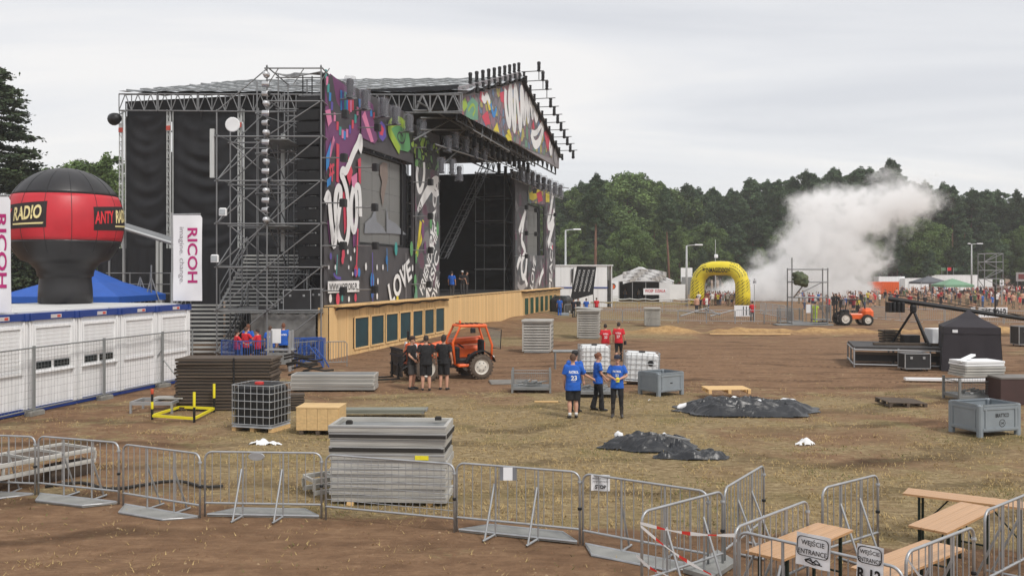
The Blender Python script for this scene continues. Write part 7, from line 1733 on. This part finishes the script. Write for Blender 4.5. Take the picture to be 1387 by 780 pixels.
def frame_tent(c, w_, d, he, hr, yaw, label, m_=tentw, openf=True):
    o = thing('party_tent', label, 'tent', c, yaw); x, y = w_ / 2, d / 2
    rf = MB()
    n = 8
    for s_ in (-1, 1):
        vs = []
        for j in range(7):
            for i in range(n + 1): t = j / 6; vs.append((s_ * (x + .15) * (1 - t), -y + d * i / n, he + (hr - he) * t - .12 * math.sin(math.pi * (i * 2 % 2 + i / n * 4) ) ** 2 * .5))
        rf.add(vs, [(j * (n + 1) + i, j * (n + 1) + i + 1, (j + 1) * (n + 1) + i + 1, (j + 1) * (n + 1) + i) for j in range(6) for i in range(n)])
    rf.build('roof', m_, o)
    for yy in (-y, y): MB().add([(-x, yy, he), (x, yy, he), (0, yy, hr)], [(0, 1, 2)]).build('gable', m_, o)
    for i in range(4):
        for s_ in (-1, 1): slab('wall_panel', (s_ * x, -y + d * (i + .5) / 4, he / 2), (.06, d / 4 - .03, he), m_, o)
    for i in range(5):
        if openf and i in (1, 2, 3): continue
        slab('wall_panel', (-x + w_ * (i + .5) / 5, -y, he / 2), (w_ / 5 - .03, .06, he), m_, o)
    for i in range(5): slab('wall_panel', (-x + w_ * (i + .5) / 5, y, he / 2), (w_ / 5 - .03, .06, he), m_, o)
    for i in range(6): pipe('frame_pole', (-x + w_ * i / 5, -y - .05, 0), (-x + w_ * i / 5, -y - .05, he), .05, galv, o)
    slab('inside_shade_stand_in', (0, 0, he * .48), (w_ * .7, .06, he * .9), blackfab, o) if openf else None  # added black sheet that stands in for the shade inside an open tent
    return o
bt_ = frame_tent(V(((868 - CX) * 140 / F, 140, 0)), 9.6, 12, 2.9, 5.05, -.18, 'big white party tent with an open front, left of the arch')
m = MB(); cx_ = (878 - CX) * 131 / F
vs = []
for j in range(5):
    for i in range(13): t = i / 12; vs.append((cx_ - 3.6 + 6.2 * t, 131 + .2 * math.sin(i + j), 4.35 - .38 * j + .35 * math.sin(t * 3.1) - .5 * abs(t - .5) * (1 if j else .4)))
m.add(vs, [(j * 13 + i, j * 13 + i + 1, (j + 1) * 13 + i + 1, (j + 1) * 13 + i) for j in range(4) for i in range(12)], 0); m.m = [(k // 1 + k // 12) % 3 % 2 for k in range(len(m.m))]
tag(m.build('scrim_net', [mat('grey_scrim', (196, 196, 196), .7), mat('dark_scrim', (158, 158, 160), .7)]), 'grey patterned net sagging over the front of the big white tent', 'net')
o = thing('banner_sign', 'white banner with red and grey lettering on the front of the big white tent', 'banner', (cx_ + .9, 130.5, 1.5)); MB().box((0, 0, 0), (3.3, .06, .9)).build('cloth', paper, o); m = MB(); put_text(m, 'WOSP  DZIALA', (0, -.045, .1), (1, 0, 0), (0, 0, 1), 2.9, .42, 0, .03); m.build('lettering', mat('red_print', (190, 60, 70), .6), o)
o = thing('banner_sign', 'white panel with a round orange and black emblem left of the tent opening', 'banner', AT(830, 391, 131)); MB().box((0, 0, 0), (1.5, .06, 2.0)).build('board', paper, o); MB().lathe([(0, -.02), (.42, -.02), (.42, 0), (0, 0)], 18, (0, -.045, .35), axis='y').build('round_mark', blackp, o); MB().lathe([(0, -.02), (.3, -.02), (.3, 0), (0, 0)], 18, (0, -.065, .3), axis='y').build('orange_mark', orange, o)
frame_tent(V(((812 - CX) * 150 / F, 150, 0)), 3, 6, 2.8, 3.8, .0, 'small white tent between the white hall and the big tent', openf=False)
hall = thing('white_hall', 'white flat fronted hall with a dark band behind the far end of the stage', 'building', ((772 - CX) * 112 / F, 112, 0), -.05)
for i in range(8): slab('wall_panel', (-3.9 + 1.12 * i, 0, 2.5), (1.1, .1, 5.0), whitep, hall)
slab('wall_end', (5.05, 4, 2.5), (.1, 8, 5.0), whitep, hall); slab('roof', (.6, 4, 5.05), (9.3, 8.3, .12), whitep, hall); slab('blue_band', (.0, -.08, 2.35), (9.2, .05, .16), bluep, hall)
o = thing('wall_poster', 'dark figure shaped poster on the white hall', 'poster', ((775 - CX) * 111.8 / F, 111.8, 3.7)); MB().bbox((0, 0, 0), (.18, .05, 1.5), .05).build('figure', blackp, o); MB().ball((0, 0, .82), .12).build('figure_head', blackp, o)
wind = thing('leaning_banner', 'black banner with rows of white lettering leaning before the white hall', 'banner', ((792 - CX) * 100 / F, 100, 1.1), -.1)
m = MB(); m.add([(-1.6, 0, 0), (.9, 0, .7), (1.25, .25, 3.7), (-.85, .25, 3.75), (-1.6, .1, 0), (.9, .1, .7), (1.25, .35, 3.7), (-.85, .35, 3.75)], [(0, 1, 2, 3), (7, 6, 5, 4), (0, 4, 5, 1), (1, 5, 6, 2), (2, 6, 7, 3), (3, 7, 4, 0)]); m.build('cloth', blackfab, wind)
m = MB()
for k in range(4): put_text(m, 'WOODSTOCK', (-.8 + .5 * k, .1, 2.2), V((.22, .08, .97)), V((-.97, 0, .22)), 2.5, .2, 0, .0)
m.build('lettering', white, wind)
for x in (-1.5, 1.0): pipe('pole', (x, .3, -1.1), (x * .8, .3, 3.6), .05, scafm, wind)
frame_tent(V(((803 - CX) * 118 / F, 118, 0)), 3.2, 5, 2.6, 4.2, .3, 'narrow white tent end between the black banner and the small tent', openf=False)
o = thing('parked_van', 'dark van parked at the far end of the plank wall', 'van', ((761 - CX) * 92 / F, 92, 0), 1.3); MB().bbox((0, 0, 1.0), (3.6, 1.7, 1.3), .25).build('body', black_m, o); MB().bbox((-.1, 0, 1.62), (2.2, 1.5, .5), .2).build('cabin', glass_d, o)
for x in (-1.1, 1.1):
    for y in (-.8, .8): MB().lathe([(.1, -.1), (.33, -.1), (.33, .1), (.1, .1)], 14, (x, y, .33), axis='y').build('wheel', rubber, o)
for i, (px, py, d, mm, lb) in enumerate(((771, 424, (.9, .6, .5), whitep, 'white box on the grass beside the fence near the stage end'), (785, 426, (.5, .5, .5), yellow, 'yellow bin on the grass beside the fence near the stage end'), (763, 428, (1.0, .7, .3), plast_g, 'low grey box at the end of the plank wall'))):
    c = G(px, py); tag(MB().bbox((0, 0, d[2] / 2), d, .06).build('storage_box', mm, None, (c.x, c.y, 0), .2), lb, 'box')
# arch
arch = thing('inflatable_arch', 'yellow inflatable start arch with black lettering and slanting black dashes', 'inflatable arch', ((975 - CX) * 116 / F, 116, 0), -.52)
yel = mat('yellow_inflatable', (226, 206, 42), .45, 0, .08, 1.2, .1, 4)
hw_, ht_, rt = 2.85, 4.7, .9
m = MB(); pts = [(-hw_, 0, 0), (-hw_ - .1, 0, 1.4), (-hw_, 0, 2.9), (-hw_ + .25, 0, 3.7), (-hw_ + 1.0, 0, 4.5), (-hw_ + 1.9, 0, ht_), (0, 0, ht_ + .02), (hw_ - 1.9, 0, ht_), (hw_ - 1.0, 0, 4.5), (hw_ - .25, 0, 3.7), (hw_, 0, 2.9), (hw_ + .1, 0, 1.4), (hw_, 0, 0)]
m.path(pts, [rt, rt * 1.02, rt, rt, rt, rt * .98, rt, rt * .98, rt, rt, rt, rt * 1.02, rt], 14); m.build('tube', yel, arch, smooth=True)
m = MB(); rr = random.Random(6)
def onleg(s_, ang, z): return V((s_ * (hw_ + .05) + (rt + .03) * math.cos(ang), (rt + .03) * math.sin(ang), z))
for s_ in (-1, 1):
    for k in range(15):
        for j in range(9):
            a = -math.pi * .0 - 6.283 * j / 9 + .2 * (k % 2); z = .25 + .21 * k; d_ = .22
            q_ = [onleg(s_, a - .17 + u * .34, z + (d_ * u - d_ / 2) + v) for u, v in ((0, -.035), (1, -.035), (1, .035), (0, .035))]; m.add(q_, [(0, 1, 2, 3)])
for s_ in (-1, 1):      # dashes up the shoulders
    for k in range(7):
        t0 = rad(20 + 10 * k); c_ = V((s_ * (hw_ - 1.55 + 1.6 * math.cos(t0)), 0, 3.15 + 1.62 * math.sin(t0))); out = V((s_ * math.cos(t0), 0, math.sin(t0)))
        for j in range(7):
            a = -.5 - j * .38; nrm_ = out * math.cos(a) + V((0, 1, 0)) * math.sin(a); ctr = c_ + nrm_ * (rt + .035); tg = V((-s_ * math.sin(t0), 0, math.cos(t0))); l = .13; 
            bt2 = tg.cross(nrm_); m.add([ctr - tg * l - bt2 * .035, ctr - tg * l * .9 + bt2 * .035, ctr + tg * l + bt2 * .1, ctr + tg * l + bt2 * .03], [(0, 1, 2, 3)])
tag(m.build('printed_dashes', blackp, arch), kind='stuff')
m = MB(); put_text(m, 'RUNMAGEDDON', (0, 0, 0), (1, 0, 0), (0, 0, 1), 3.5, .62, 0, .03, 0, lambda p_: V((p_.x - .2, -(rt + .03) * math.cos(p_.z / rt - .25), ht_ + (rt + .03) * math.sin(p_.z / rt - .25)))); m.build('lettering', blackp, arch)
for x in (-hw_, hw_): MB().lathe([(rt * 1.04, 0), (rt * 1.08, .05), (rt * 1.04, .12)], 14, (x, 0, 0)).build('base_skirt', blackp, arch)
# white stall and panels by the arch
for i, (px, py, w_, h, Y, mm, lb) in enumerate(((930, 372, 1.6, 1.9, 128, whitep, 'white notice board behind the lamp left of the arch'), (918, 395, 2.2, 2.0, 126, tentw, 'low white screen wall left of the lamp by the arch'), (932, 387, 1.8, 2.4, 127, galv_d, 'grey cabinet under the notice board left of the arch'), (1007, 421, 1.6, 1.0, 84, paper, 'white lettered panel on the barriers right of the arch'), (999, 421, .6, 1.0, 83.5, paper, 'narrow white panel on the barriers under the right arch leg'), (1096, 418, .5, .7, 76, paper, 'white sheet on the barrier beside the lime vest'), (1345, 423, 2.6, .9, 83, paper, 'white lettered panel on the barrier before the crowd'), (1318, 420, .4, .6, 84, paper, 'small white sheet on the barrier before the crowd'))):
    p_ = AT(px, py, Y); o = thing('notice_board', lb, 'notice board', p_); MB().box((0, 0, 0), (w_, .05, h)).build('sheet', mm, o)
    if i == 3: m = MB(); [m.box((-.55 + .27 * k, -.035, 0), (.08, .02, .8)) for k in range(5)]; tag(m.build('printed_columns', blackp, o), kind='stuff')
    if i == 6: m = MB(); put_text(m, 'W 1012', (.1, -.04, 0), (1, 0, 0), (0, 0, 1), 2.2, .7, 0, .04); m.build('lettering', blackp, o)
    for s_ in (-1, 1): pipe('support', (s_ * w_ * .45, .06, -p_.z), (s_ * w_ * .45, .06, h / 2), .03, galv_d, o)
for px, py, Y, lb, t_ in ((1022, 381, 77.5, 'gate number sign on a pole held by the person in red', '81'), (1357, 383, 120, 'white gate number sign on a wooden post in the crowd', '87')):
    p_ = AT(px, py, Y); k = Y / 77; o = thing('number_sign', lb, 'sign', p_); MB().box((0, 0, 0), (.34 * k, .03, .5 * k)).build('sheet', paper, o); m = MB(); put_text(m, 'B', (0, -.02, .16 * k), (1, 0, 0), (0, 0, 1), .1 * k, .1 * k, 0, .02); put_text(m, t_, (0, -.02, -.06 * k), (1, 0, 0), (0, 0, 1), .24 * k, .22 * k, 0, .03); m.build('lettering', blackp, o); pipe('pole', (0, .03, -p_.z), (0, .03, .1), .035 * k, concm, o)
# scaffold frame with the camouflage net
p_ = G(1097, 441); fr = thing('scaffold_tower', 'tall grey scaffold frame carrying a camouflage bundle before the smoke', 'scaffold', (p_.x, p_.y, 0)); w_ = 1.4
for x in (-w_, w_):
    for y in (0, 1.2): pipe('pole', (x, y, 0), (x, y, (5.3 if x < 0 and y == 0 else 4.5)), .05, scafm, fr)
for z in (.2, 2.2, 3.4, 4.4):
    for y in (0, 1.2): pipe('ledger', (-w_, y, z), (w_, y, z), .045, scafm, fr)
    for x in (-w_, w_): pipe('ledger', (x, 0, z), (x, 1.2, z), .045, scafm, fr)
pipe('brace', (-w_, 0, 2.2), (w_, 1.2, 3.4), .035, scafm, fr); pipe('brace', (w_, 0, .3), (w_ - .9, 0, 2.2), .035, scafm, fr); slab('base_board', (-.4, .5, .06), (4.4, 1.3, .1), galv_d, fr)
nb = MB(); nb.ball((0, 0, 0), (.62, .45, .52), 24, 16); nb.ball((-.2, 0, .28), (.42, .4, .3), 18, 12); nb.ball((.25, 0, -.25), (.4, .4, .4), 18, 12); me = remesh(nb, .06, 0)
for v in me.vertices: v.co *= 1 + .22 * nz(v.co.x * 2 + v.co.y, v.co.z * 2, .5, 3) + .12 * nz(v.co.x, v.co.z + v.co.y, .16, 5)
me.materials.append(mat('camouflage_net', (58, 70, 48), .85, 0, .3, 3, .4, 12, c2=(100, 108, 80)))
tag(link('camouflage_net', me, None, (p_.x - .8, p_.y - .15, 3.65)), 'bundle of green camouflage netting hung on the scaffold frame', 'camouflage net')
pipe('loose_pole', (p_.x - 1.3, p_.y - .1, 2.2), (p_.x - .6, p_.y - .1, 3.1), .05, matk, None); tag(col.objects[-1], 'dark pole slanting under the camouflage bundle', 'pole')
for px in (1066, 1080): c = G(px, 438); wire_box((c.x, c.y + .6, 0), 0, 'grey wire cage left of the scaffold frame, ' + ('outer' if px == 1066 else 'inner') + ' one', 1.0, .9, 1.25, False)
# trailers, container and tents behind the crowd
def trailer(px0, px1, Y, h, label, m_=whitep, z0=.7, n=8):
    x0, x1 = (px0 - CX) * Y / F, (px1 - CX) * Y / F; o = thing('trailer', label, 'trailer', ((x0 + x1) / 2, Y, 0)); L_ = x1 - x0
    for i in range(n): slab('side_panel', (-L_ / 2 + L_ * (i + .5) / n, -1.2, z0 + (h - z0) / 2), (L_ / n - .03, .06, h - z0), m_, o)
    slab('roof', (0, 0, h), (L_, 2.5, .1), m_, o); slab('chassis', (0, 0, z0 - .15), (L_, 2.2, .25), black_m, o); slab('end_panel', (-L_ / 2, 0, z0 + (h - z0) / 2), (.06, 2.3, h - z0), m_, o)
    for k in range(4): MB().lathe([(.1, -.15), (.45, -.15), (.45, .15), (.1, .15)], 12, (-L_ * .35 + L_ * .7 * (k // 2) + 1.1 * (k % 2), -1.0, .45), axis='y').build('wheel', rubber, o)
trailer(1187, 1222, 180, 3.4, 'white trailer behind the smoke left of the dark tent roof')
trailer(1222, 1254, 178, 3.1, 'white truck body left of the green tent')
trailer(1258, 1320, 184, 3.7, 'long white trailer behind the green tent with windows')
trailer(1320, 1340, 186, 2.9, 'short white trailer right of the lamp post')
o = thing('container', 'orange container at the foot of the smoke', 'container', ((1200 - CX) * 150 / F, 150, 0))
for i in range(12): slab('side_rib', (-2.0 + .36 * i, 0, 1.75), (.3, .1, 1.9), orange, o)
slab('body', (0, 1.2, 1.7), (4.4, 2.2, 2.0), orange, o)
def canopy(px, Y, w_, hz, ht, m_, label):
    o = thing('pop_up_tent', label, 'tent', ((px - CX) * Y / F, Y, 0)); rg = [(-w_, -w_), (w_, -w_), (w_, w_), (-w_, w_)]; m = MB()
    m.add([(x, y, hz) for x, y in rg] + [(x, y, hz - .35) for x, y in rg] + [(0, 0, ht)], [(0, 1, 8), (1, 2, 8), (2, 3, 8), (3, 0, 8), (4, 5, 1, 0), (5, 6, 2, 1), (6, 7, 3, 2), (7, 4, 0, 3)]); m.build('roof', m_, o)
    for x, y in rg: pipe('leg', (x, y, 0), (x, y, hz), .05, galv, o)
canopy(1290, 140, 2.2, 2.35, 3.3, mat('green_tent_fabric', (112, 150, 122), .65, 0, .08, 1.5), 'pale green pop up tent behind the crowd')
canopy(1258, 160, 2.4, 2.6, 3.6, mat('dark_tent_fabric', (88, 90, 96), .65, 0, .08, 1.5), 'dark grey pop up tent left of the green one')
tw = thing('scaffold_tower', 'slim scaffold tower standing beyond the crowd at the right', 'scaffold', ((1346 - CX) * 170 / F, 170, 0))
for x in (-1.7, 1.7):
    for y in (0, 2.4): pipe('pole', (x, y, 0), (x, y, 7.8), .08, scafm, tw)
for k in range(5):
    z = 1.5 + 1.55 * k; pipe('ledger', (-1.7, 0, z), (1.7, 0, z), .07, scafm, tw); pipe('ledger', (-1.7, 2.4, z), (1.7, 2.4, z), .07, scafm, tw)
    if k < 4: pipe('brace', (-1.7 if k % 2 else 1.7, 0, z), (1.7 if k % 2 else -1.7, 0, z + 1.55), .06, scafm, tw); pipe('brace', (-.6, 2.4, z), (1.7 if k % 2 else -1.7, 2.4, z + 1.55), .06, scafm, tw)
o = thing('billboard', 'dark red billboard on posts at the right edge beyond the crowd', 'billboard', AT(1386, 375, 165)); MB().box((0, 0, 0), (2.6, .12, 1.6)).build('board', mat('billboard_grey', (150, 146, 146), .6), o); MB().box((.1, -.08, .05), (2.0, .03, .9)).build('poster', mat('dark_red_print', (110, 44, 44), .6, 0, .3, 3), o)
for x in (-1, 1): pipe('post', (x, .08, -AT(0, 375, 165).z), (x, .08, .6), .07, scafm, o)
for px, c_, lb in ((1345, 'trailer', ''),): pass
fl = AT(1300, 372, 176); 
for i, (dx, mm) in enumerate(((0, redc), (1.2, mat('dark_green_flag', (60, 86, 64), .7)), (-1.1, mat('green_flag', (90, 120, 90), .7)))):
    o = thing('small_flag', ['red flag above the long white trailer', 'dark green flag right of the red one above the trailer', 'green flag left of the red one above the trailer'][i], 'flag', (fl.x + dx, 181, 3.75)); pipe('pole', (0, 0, 0), (0, 0, 1.5), .03, concm, o); MB().add([(0, 0, .8), (.8, .1, .85), (.8, .1, 1.45), (0, 0, 1.45)], [(0, 1, 2, 3)]).build('cloth', mm, o)
# ------------------------------------------------------------------ crowd
SHIRTS = [('white', (214, 212, 210), 7), ('black', (34, 32, 36), 9), ('dark red', (120, 36, 44), 4), ('navy', (42, 48, 74), 4), ('grey', (128, 126, 130), 4), ('red', (186, 50, 54), 4), ('bare', (186, 146, 124), 4), ('beige', (170, 150, 126), 3), ('blue', (58, 100, 168), 3), ('green', (86, 104, 76), 2), ('yellow', (206, 190, 70), 1)]
def figure(vox, pose, n=8):
    mb = MB(); loft(mb, [((0, 0, .85), .16, .12), ((0, 0, 1.1), .15, .11), ((0, 0, 1.35), .2, .12), ((0, 0, 1.46), .1, .08)], 10)
    taper(mb, [V((0, 0, 1.44)), V((0, -.01, 1.56))], [.06, .06], 8); mb.ball((0, -.01, 1.66), (.095, .11, .125), 10, 8)
    for s_ in (-1, 1):
        if pose == 1 and s_ > 0: taper(mb, [V((.19, 0, 1.42)), V((.3, -.05, 1.6)), V((.24, -.1, 1.85))], [.06, .05, .045], 6)
        elif pose == 2: taper(mb, [V((s_ * .19, 0, 1.42)), V((s_ * .27, 0, 1.18)), V((s_ * .1, -.2, 1.15))], [.06, .055, .045], 6)
        else: taper(mb, [V((s_ * .19, 0, 1.42)), V((s_ * .25, .02, 1.17)), V((s_ * .25, -.05, .88))], [.06, .055, .045], 6)
        ft = V((s_ * .1, (.12 * s_ if pose == 0 else 0), 0)); taper(mb, [V((s_ * .1, 0, .9)), V((s_ * .1, -.02 + ft.y * .4, .48)), ft + V((0, 0, .1))], [.1, .075, .055], 7); taper(mb, [ft + V((0, .03, .06)), ft + V((0, -.13, .05))], [.055, .045], 6)
    return remesh(mb, vox, 1)
def colour_figure(me, sc_, hc_, pc, short):
    me = me.copy(); me.materials.clear()
    for m_ in (skin, sc_, pc, hc_, shoe_m): me.materials.append(m_)
    for f in me.polygons:
        c = f.center; k = 0
        if c.z > 1.68 or (c.z > 1.58 and c.y > .03): k = 3
        elif .86 < c.z < 1.47 and abs(c.x) < .19: k = 1
        elif 1.22 < c.z < 1.47 and abs(c.x) < .3: k = 1
        elif c.z <= .9 and abs(c.x) < .21 and c.z > (.5 if short else .12): k = 2
        elif c.z <= .12: k = 4
        f.material_index = k
    return me
FIG = [figure(.05, p_) for p_ in range(3)]; FIGL = [figure(.095, p_) for p_ in range(3)]
pants = [mat('crowd_dark_trousers', (44, 44, 52), .8), mat('crowd_denim', (70, 84, 110), .8), mat('crowd_khaki', (128, 116, 96), .8)]
CROWD = []
for i, (nm, c_, wgt) in enumerate(SHIRTS):
    sm = skin if nm == 'bare' else mat('crowd_shirt_' + nm.replace(' ', '_'), c_, .85, 0, .1, 4)
    for v in range(3): CROWD.append((nm, wgt, colour_figure(FIG[v], sm, (haird, hairb, hairr)[(i + v) % 3], pants[(i + v) % 3], (i + v) % 2), colour_figure(FIGL[v], sm, (haird, hairb, hairr)[(i + v) % 3], pants[(i + v) % 3], (i + v) % 2)))
wts = [c[1] for c in CROWD]; rr = random.Random(77)
spots = []
def crowd_zone(n, px0, px1, y0, y1, where, hide=None):
    k = 0; tries = 0
    while k < n and tries < n * 40:
        tries += 1; px = rr.uniform(px0, px1); py = y0 + (y1 - y0) * rr.random(); p_ = G(px, py)
        if hide and hide(p_): continue
        if any(abs(p_.x - q_[0]) < .5 and abs(p_.y - q_[1]) < .5 for q_ in spots): continue
        spots.append((p_.x, p_.y, where)); k += 1
crowd_zone(34, 945, 1000, 411.5, 414.5, 'arch')
crowd_zone(6, 940, 962, 423, 425, 'archfront')
crowd_zone(40, 1082, 1180, 411, 424, 'frame')
crowd_zone(70, 1180, 1400, 406, 421, 'right')
crowd_zone(185, 1185, 1415, 395.5, 406, 'right')
crowd_zone(14, 842, 880, 405, 407, 'tent')
LB = {'arch': 'person in {} in the crowd under the yellow arch', 'archfront': 'person in {} before the left leg of the yellow arch', 'frame': 'person in {} in the crowd behind the scaffold frame and forklift', 'right': 'person in {} in the big crowd on the right', 'tent': 'person in {} in front of the big white tent'}
GP = {'arch': 'people under the yellow arch', 'archfront': 'people before the left arch leg', 'frame': 'people behind the scaffold frame', 'right': 'people in the big crowd on the right', 'tent': 'people before the big white tent'}
spots.sort(key=lambda s_: s_[1])
for i, (x, y, wh) in enumerate(spots):
    nm, _, m1, m2 = rr.choices(CROWD, wts)[0]; h = rr.uniform(.92, 1.06)
    o = link('person', m1 if i < 190 else m2, None, (x, y, 0), rr.uniform(2.2, 4.2) if wh != 'tent' else rr.random() * 6, scale=(h, h, h))
    tag(o, LB[wh].format('no shirt' if nm == 'bare' else ('an ' if nm[0] in 'aeiou' else 'a ') + nm + ' shirt'), 'person', GP[wh])
m = MB(); mm_ = [skin, haird, pants[0], shoe_m] + [MATS['crowd_shirt_' + s_[0].replace(' ', '_')] for s_ in SHIRTS if s_[0] != 'bare']
idx = {a: k for k, a in enumerate(mm_)}
for i in range(900):
    p_ = G(rr.uniform(1185, 1430), 388.5 + 7.2 * rr.random() ** .8); nm, _, m1, me = rr.choices(CROWD, wts)[0]; a = rr.uniform(2, 4); h = rr.uniform(.92, 1.06); M_ = Matrix.Translation(p_) @ Matrix.Rotation(a, 4, 'Z') @ Matrix.Scale(h, 4)
    o0 = len(m.v); m.v += [tuple(M_ @ v.co) for v in me.vertices]
    for f in me.polygons:
        m.f.append(tuple(k + o0 for k in f.vertices)); m.m.append(idx.get(me.materials[f.material_index], [0, 0, 2, 1, 3][f.material_index]))
tag(m.build('far_crowd', mm_, smooth=True), 'dense far part of the crowd beyond the arena on the right', 'crowd', kind='stuff')
# ------------------------------------------------------------------ smoke
SY = 137.0
blobs = [(1014, 402, 22, 22), (1034, 394, 27, 34), (1064, 388, 30, 27), (1092, 372, 40, 34), (1080, 338, 26, 22), (1112, 330, 42, 36), (1100, 288, 26, 24), (1132, 296, 38, 34), (1142, 350, 38, 38), (1112, 392, 50, 26), (1146, 392, 32, 24), (1165, 302, 34, 28), (1196, 282, 36, 24), (1232, 272, 36, 20), (1258, 272, 18, 18), (1205, 256, 26, 18), (1196, 238, 16, 12), (1210, 312, 24, 22), (1172, 336, 24, 24), (1245, 295, 20, 16), (984, 400, 20, 18), (1060, 402, 40, 22)]
wi = {16: .28, 17: .3, 18: .5, 19: .22, 13: .85, 14: .6, 15: .5, 4: .8}
p0, p1 = AT(955, 426, SY), AT(1300, 214, SY); sz = V((p1.x - p0.x, 22, p1.z - p0.z + 4)); sm = bpy.data.materials.new('white_smoke'); sm.use_nodes = True; t = sm.node_tree; t.nodes.clear(); N, L = t.nodes, t.links
tcn = N.new('ShaderNodeTexCoord'); geo = N.new('ShaderNodeNewGeometry')
wpn = N.new('ShaderNodeTexNoise'); wpn.inputs['Scale'].default_value = .17; wpn.inputs['Detail'].default_value = 7; wpn.inputs['Roughness'].default_value = .7; L.new(geo.outputs['Position'], wpn.inputs['Vector'])
wsub = N.new('ShaderNodeVectorMath'); wsub.operation = 'SUBTRACT'; L.new(wpn.outputs['Color'], wsub.inputs[0]); wsub.inputs[1].default_value = (.5, .5, .5)
wad = N.new('ShaderNodeVectorMath'); wad.operation = 'MULTIPLY_ADD'; L.new(wsub.outputs[0], wad.inputs[0]); wad.inputs[1].default_value = (7.5, 7.5, 7.5); L.new(geo.outputs['Position'], wad.inputs[2])
acc = None
for k, (px, py, a, b_) in enumerate(blobs):
    c = AT(px, py, SY); s_ = SY / F; q_ = N.new('ShaderNodeMapping'); q_.vector_type = 'TEXTURE'; q_.inputs['Location'].default_value = c; q_.inputs['Scale'].default_value = (a * s_ * 1.75, 4.5 + a * s_ * .8, b_ * s_ * 1.75); L.new(wad.outputs[0], q_.inputs[0])
    g_ = N.new('ShaderNodeTexGradient'); g_.gradient_type = 'SPHERICAL'; L.new(q_.outputs[0], g_.inputs[0])
    f = N.new('ShaderNodeMath'); f.operation = 'MULTIPLY'; f.inputs[1].default_value = wi.get(k, 1.0); L.new(g_.outputs['Fac'], f.inputs[0])
    if acc is None: acc = f
    else: x = N.new('ShaderNodeMath'); x.operation = 'MAXIMUM'; L.new(acc.outputs[0], x.inputs[0]); L.new(f.outputs[0], x.inputs[1]); acc = x
n2 = N.new('ShaderNodeTexNoise'); n2.inputs['Scale'].default_value = .5; n2.inputs['Detail'].default_value = 4; n2.inputs['Roughness'].default_value = .6; L.new(geo.outputs['Position'], n2.inputs['Vector'])
mr = N.new('ShaderNodeMapRange'); mr.inputs[1].default_value = .36; mr.inputs[2].default_value = .64; mr.inputs[3].default_value = .08; mr.inputs[4].default_value = 1.6; L.new(n2.outputs[0], mr.inputs[0])
dn = N.new('ShaderNodeMapRange'); dn.interpolation_type = 'SMOOTHSTEP'; dn.inputs[1].default_value = .1; dn.inputs[2].default_value = .6; dn.inputs[3].default_value = 0; dn.inputs[4].default_value = .85; L.new(acc.outputs[0], dn.inputs[0])
n3 = N.new('ShaderNodeTexNoise'); n3.inputs['Scale'].default_value = .3; n3.inputs['Detail'].default_value = 8; n3.inputs['Roughness'].default_value = .72; n3.inputs['Distortion'].default_value = .6; L.new(geo.outputs['Position'], n3.inputs['Vector'])
er = N.new('ShaderNodeMapRange'); er.inputs[1].default_value = .3; er.inputs[2].default_value = .7; er.inputs[3].default_value = .34; er.inputs[4].default_value = -.42; L.new(n3.outputs[0], er.inputs[0])
ea = N.new('ShaderNodeMath'); ea.operation = 'ADD'; L.new(acc.outputs[0], ea.inputs[0]); L.new(er.outputs[0], ea.inputs[1]); 
for l_ in list(dn.inputs[0].links): L.remove(l_)
gt = N.new('ShaderNodeMath'); gt.operation = 'MULTIPLY'; gs = N.new('ShaderNodeMapRange'); gs.inputs[1].default_value = 0; gs.inputs[2].default_value = .12; L.new(acc.outputs[0], gs.inputs[0]); L.new(ea.outputs[0], gt.inputs[0]); L.new(gs.outputs[0], gt.inputs[1]); L.new(gt.outputs[0], dn.inputs[0])
x = N.new('ShaderNodeMath'); x.operation = 'MULTIPLY'; L.new(dn.outputs[0], x.inputs[0]); L.new(mr.outputs[0], x.inputs[1])
pv = N.new('ShaderNodeVolumePrincipled'); pv.inputs['Color'].default_value = (.995, .995, .995, 1); pv.inputs['Anisotropy'].default_value = .0; L.new(x.outputs[0], pv.inputs['Density'])
out = N.new('ShaderNodeOutputMaterial'); L.new(pv.outputs[0], out.inputs['Volume'])
c = (p0 + p1) / 2; m = MB().box((0, 0, 0), sz); tag(m.build('smoke', sm, None, (c.x, SY, max(c.z, sz.z / 2 + .05))), 'thick white smoke drifting up over the arena', 'smoke', kind='stuff')
# ------------------------------------------------------------------ air
hz_ = bpy.data.materials.new('haze'); hz_.use_nodes = True; t = hz_.node_tree; t.nodes.clear(); pv = t.nodes.new('ShaderNodeVolumePrincipled'); pv.inputs['Color'].default_value = (.93, .95, .97, 1); pv.inputs['Density'].default_value = .0004
out = t.nodes.new('ShaderNodeOutputMaterial'); t.links.new(pv.outputs[0], out.inputs['Volume'])
HAZE = True
if HAZE: tag(MB().box((50, 1060, 19.5), (3300, 2340, 41)).build('haze', hz_), kind='stuff')
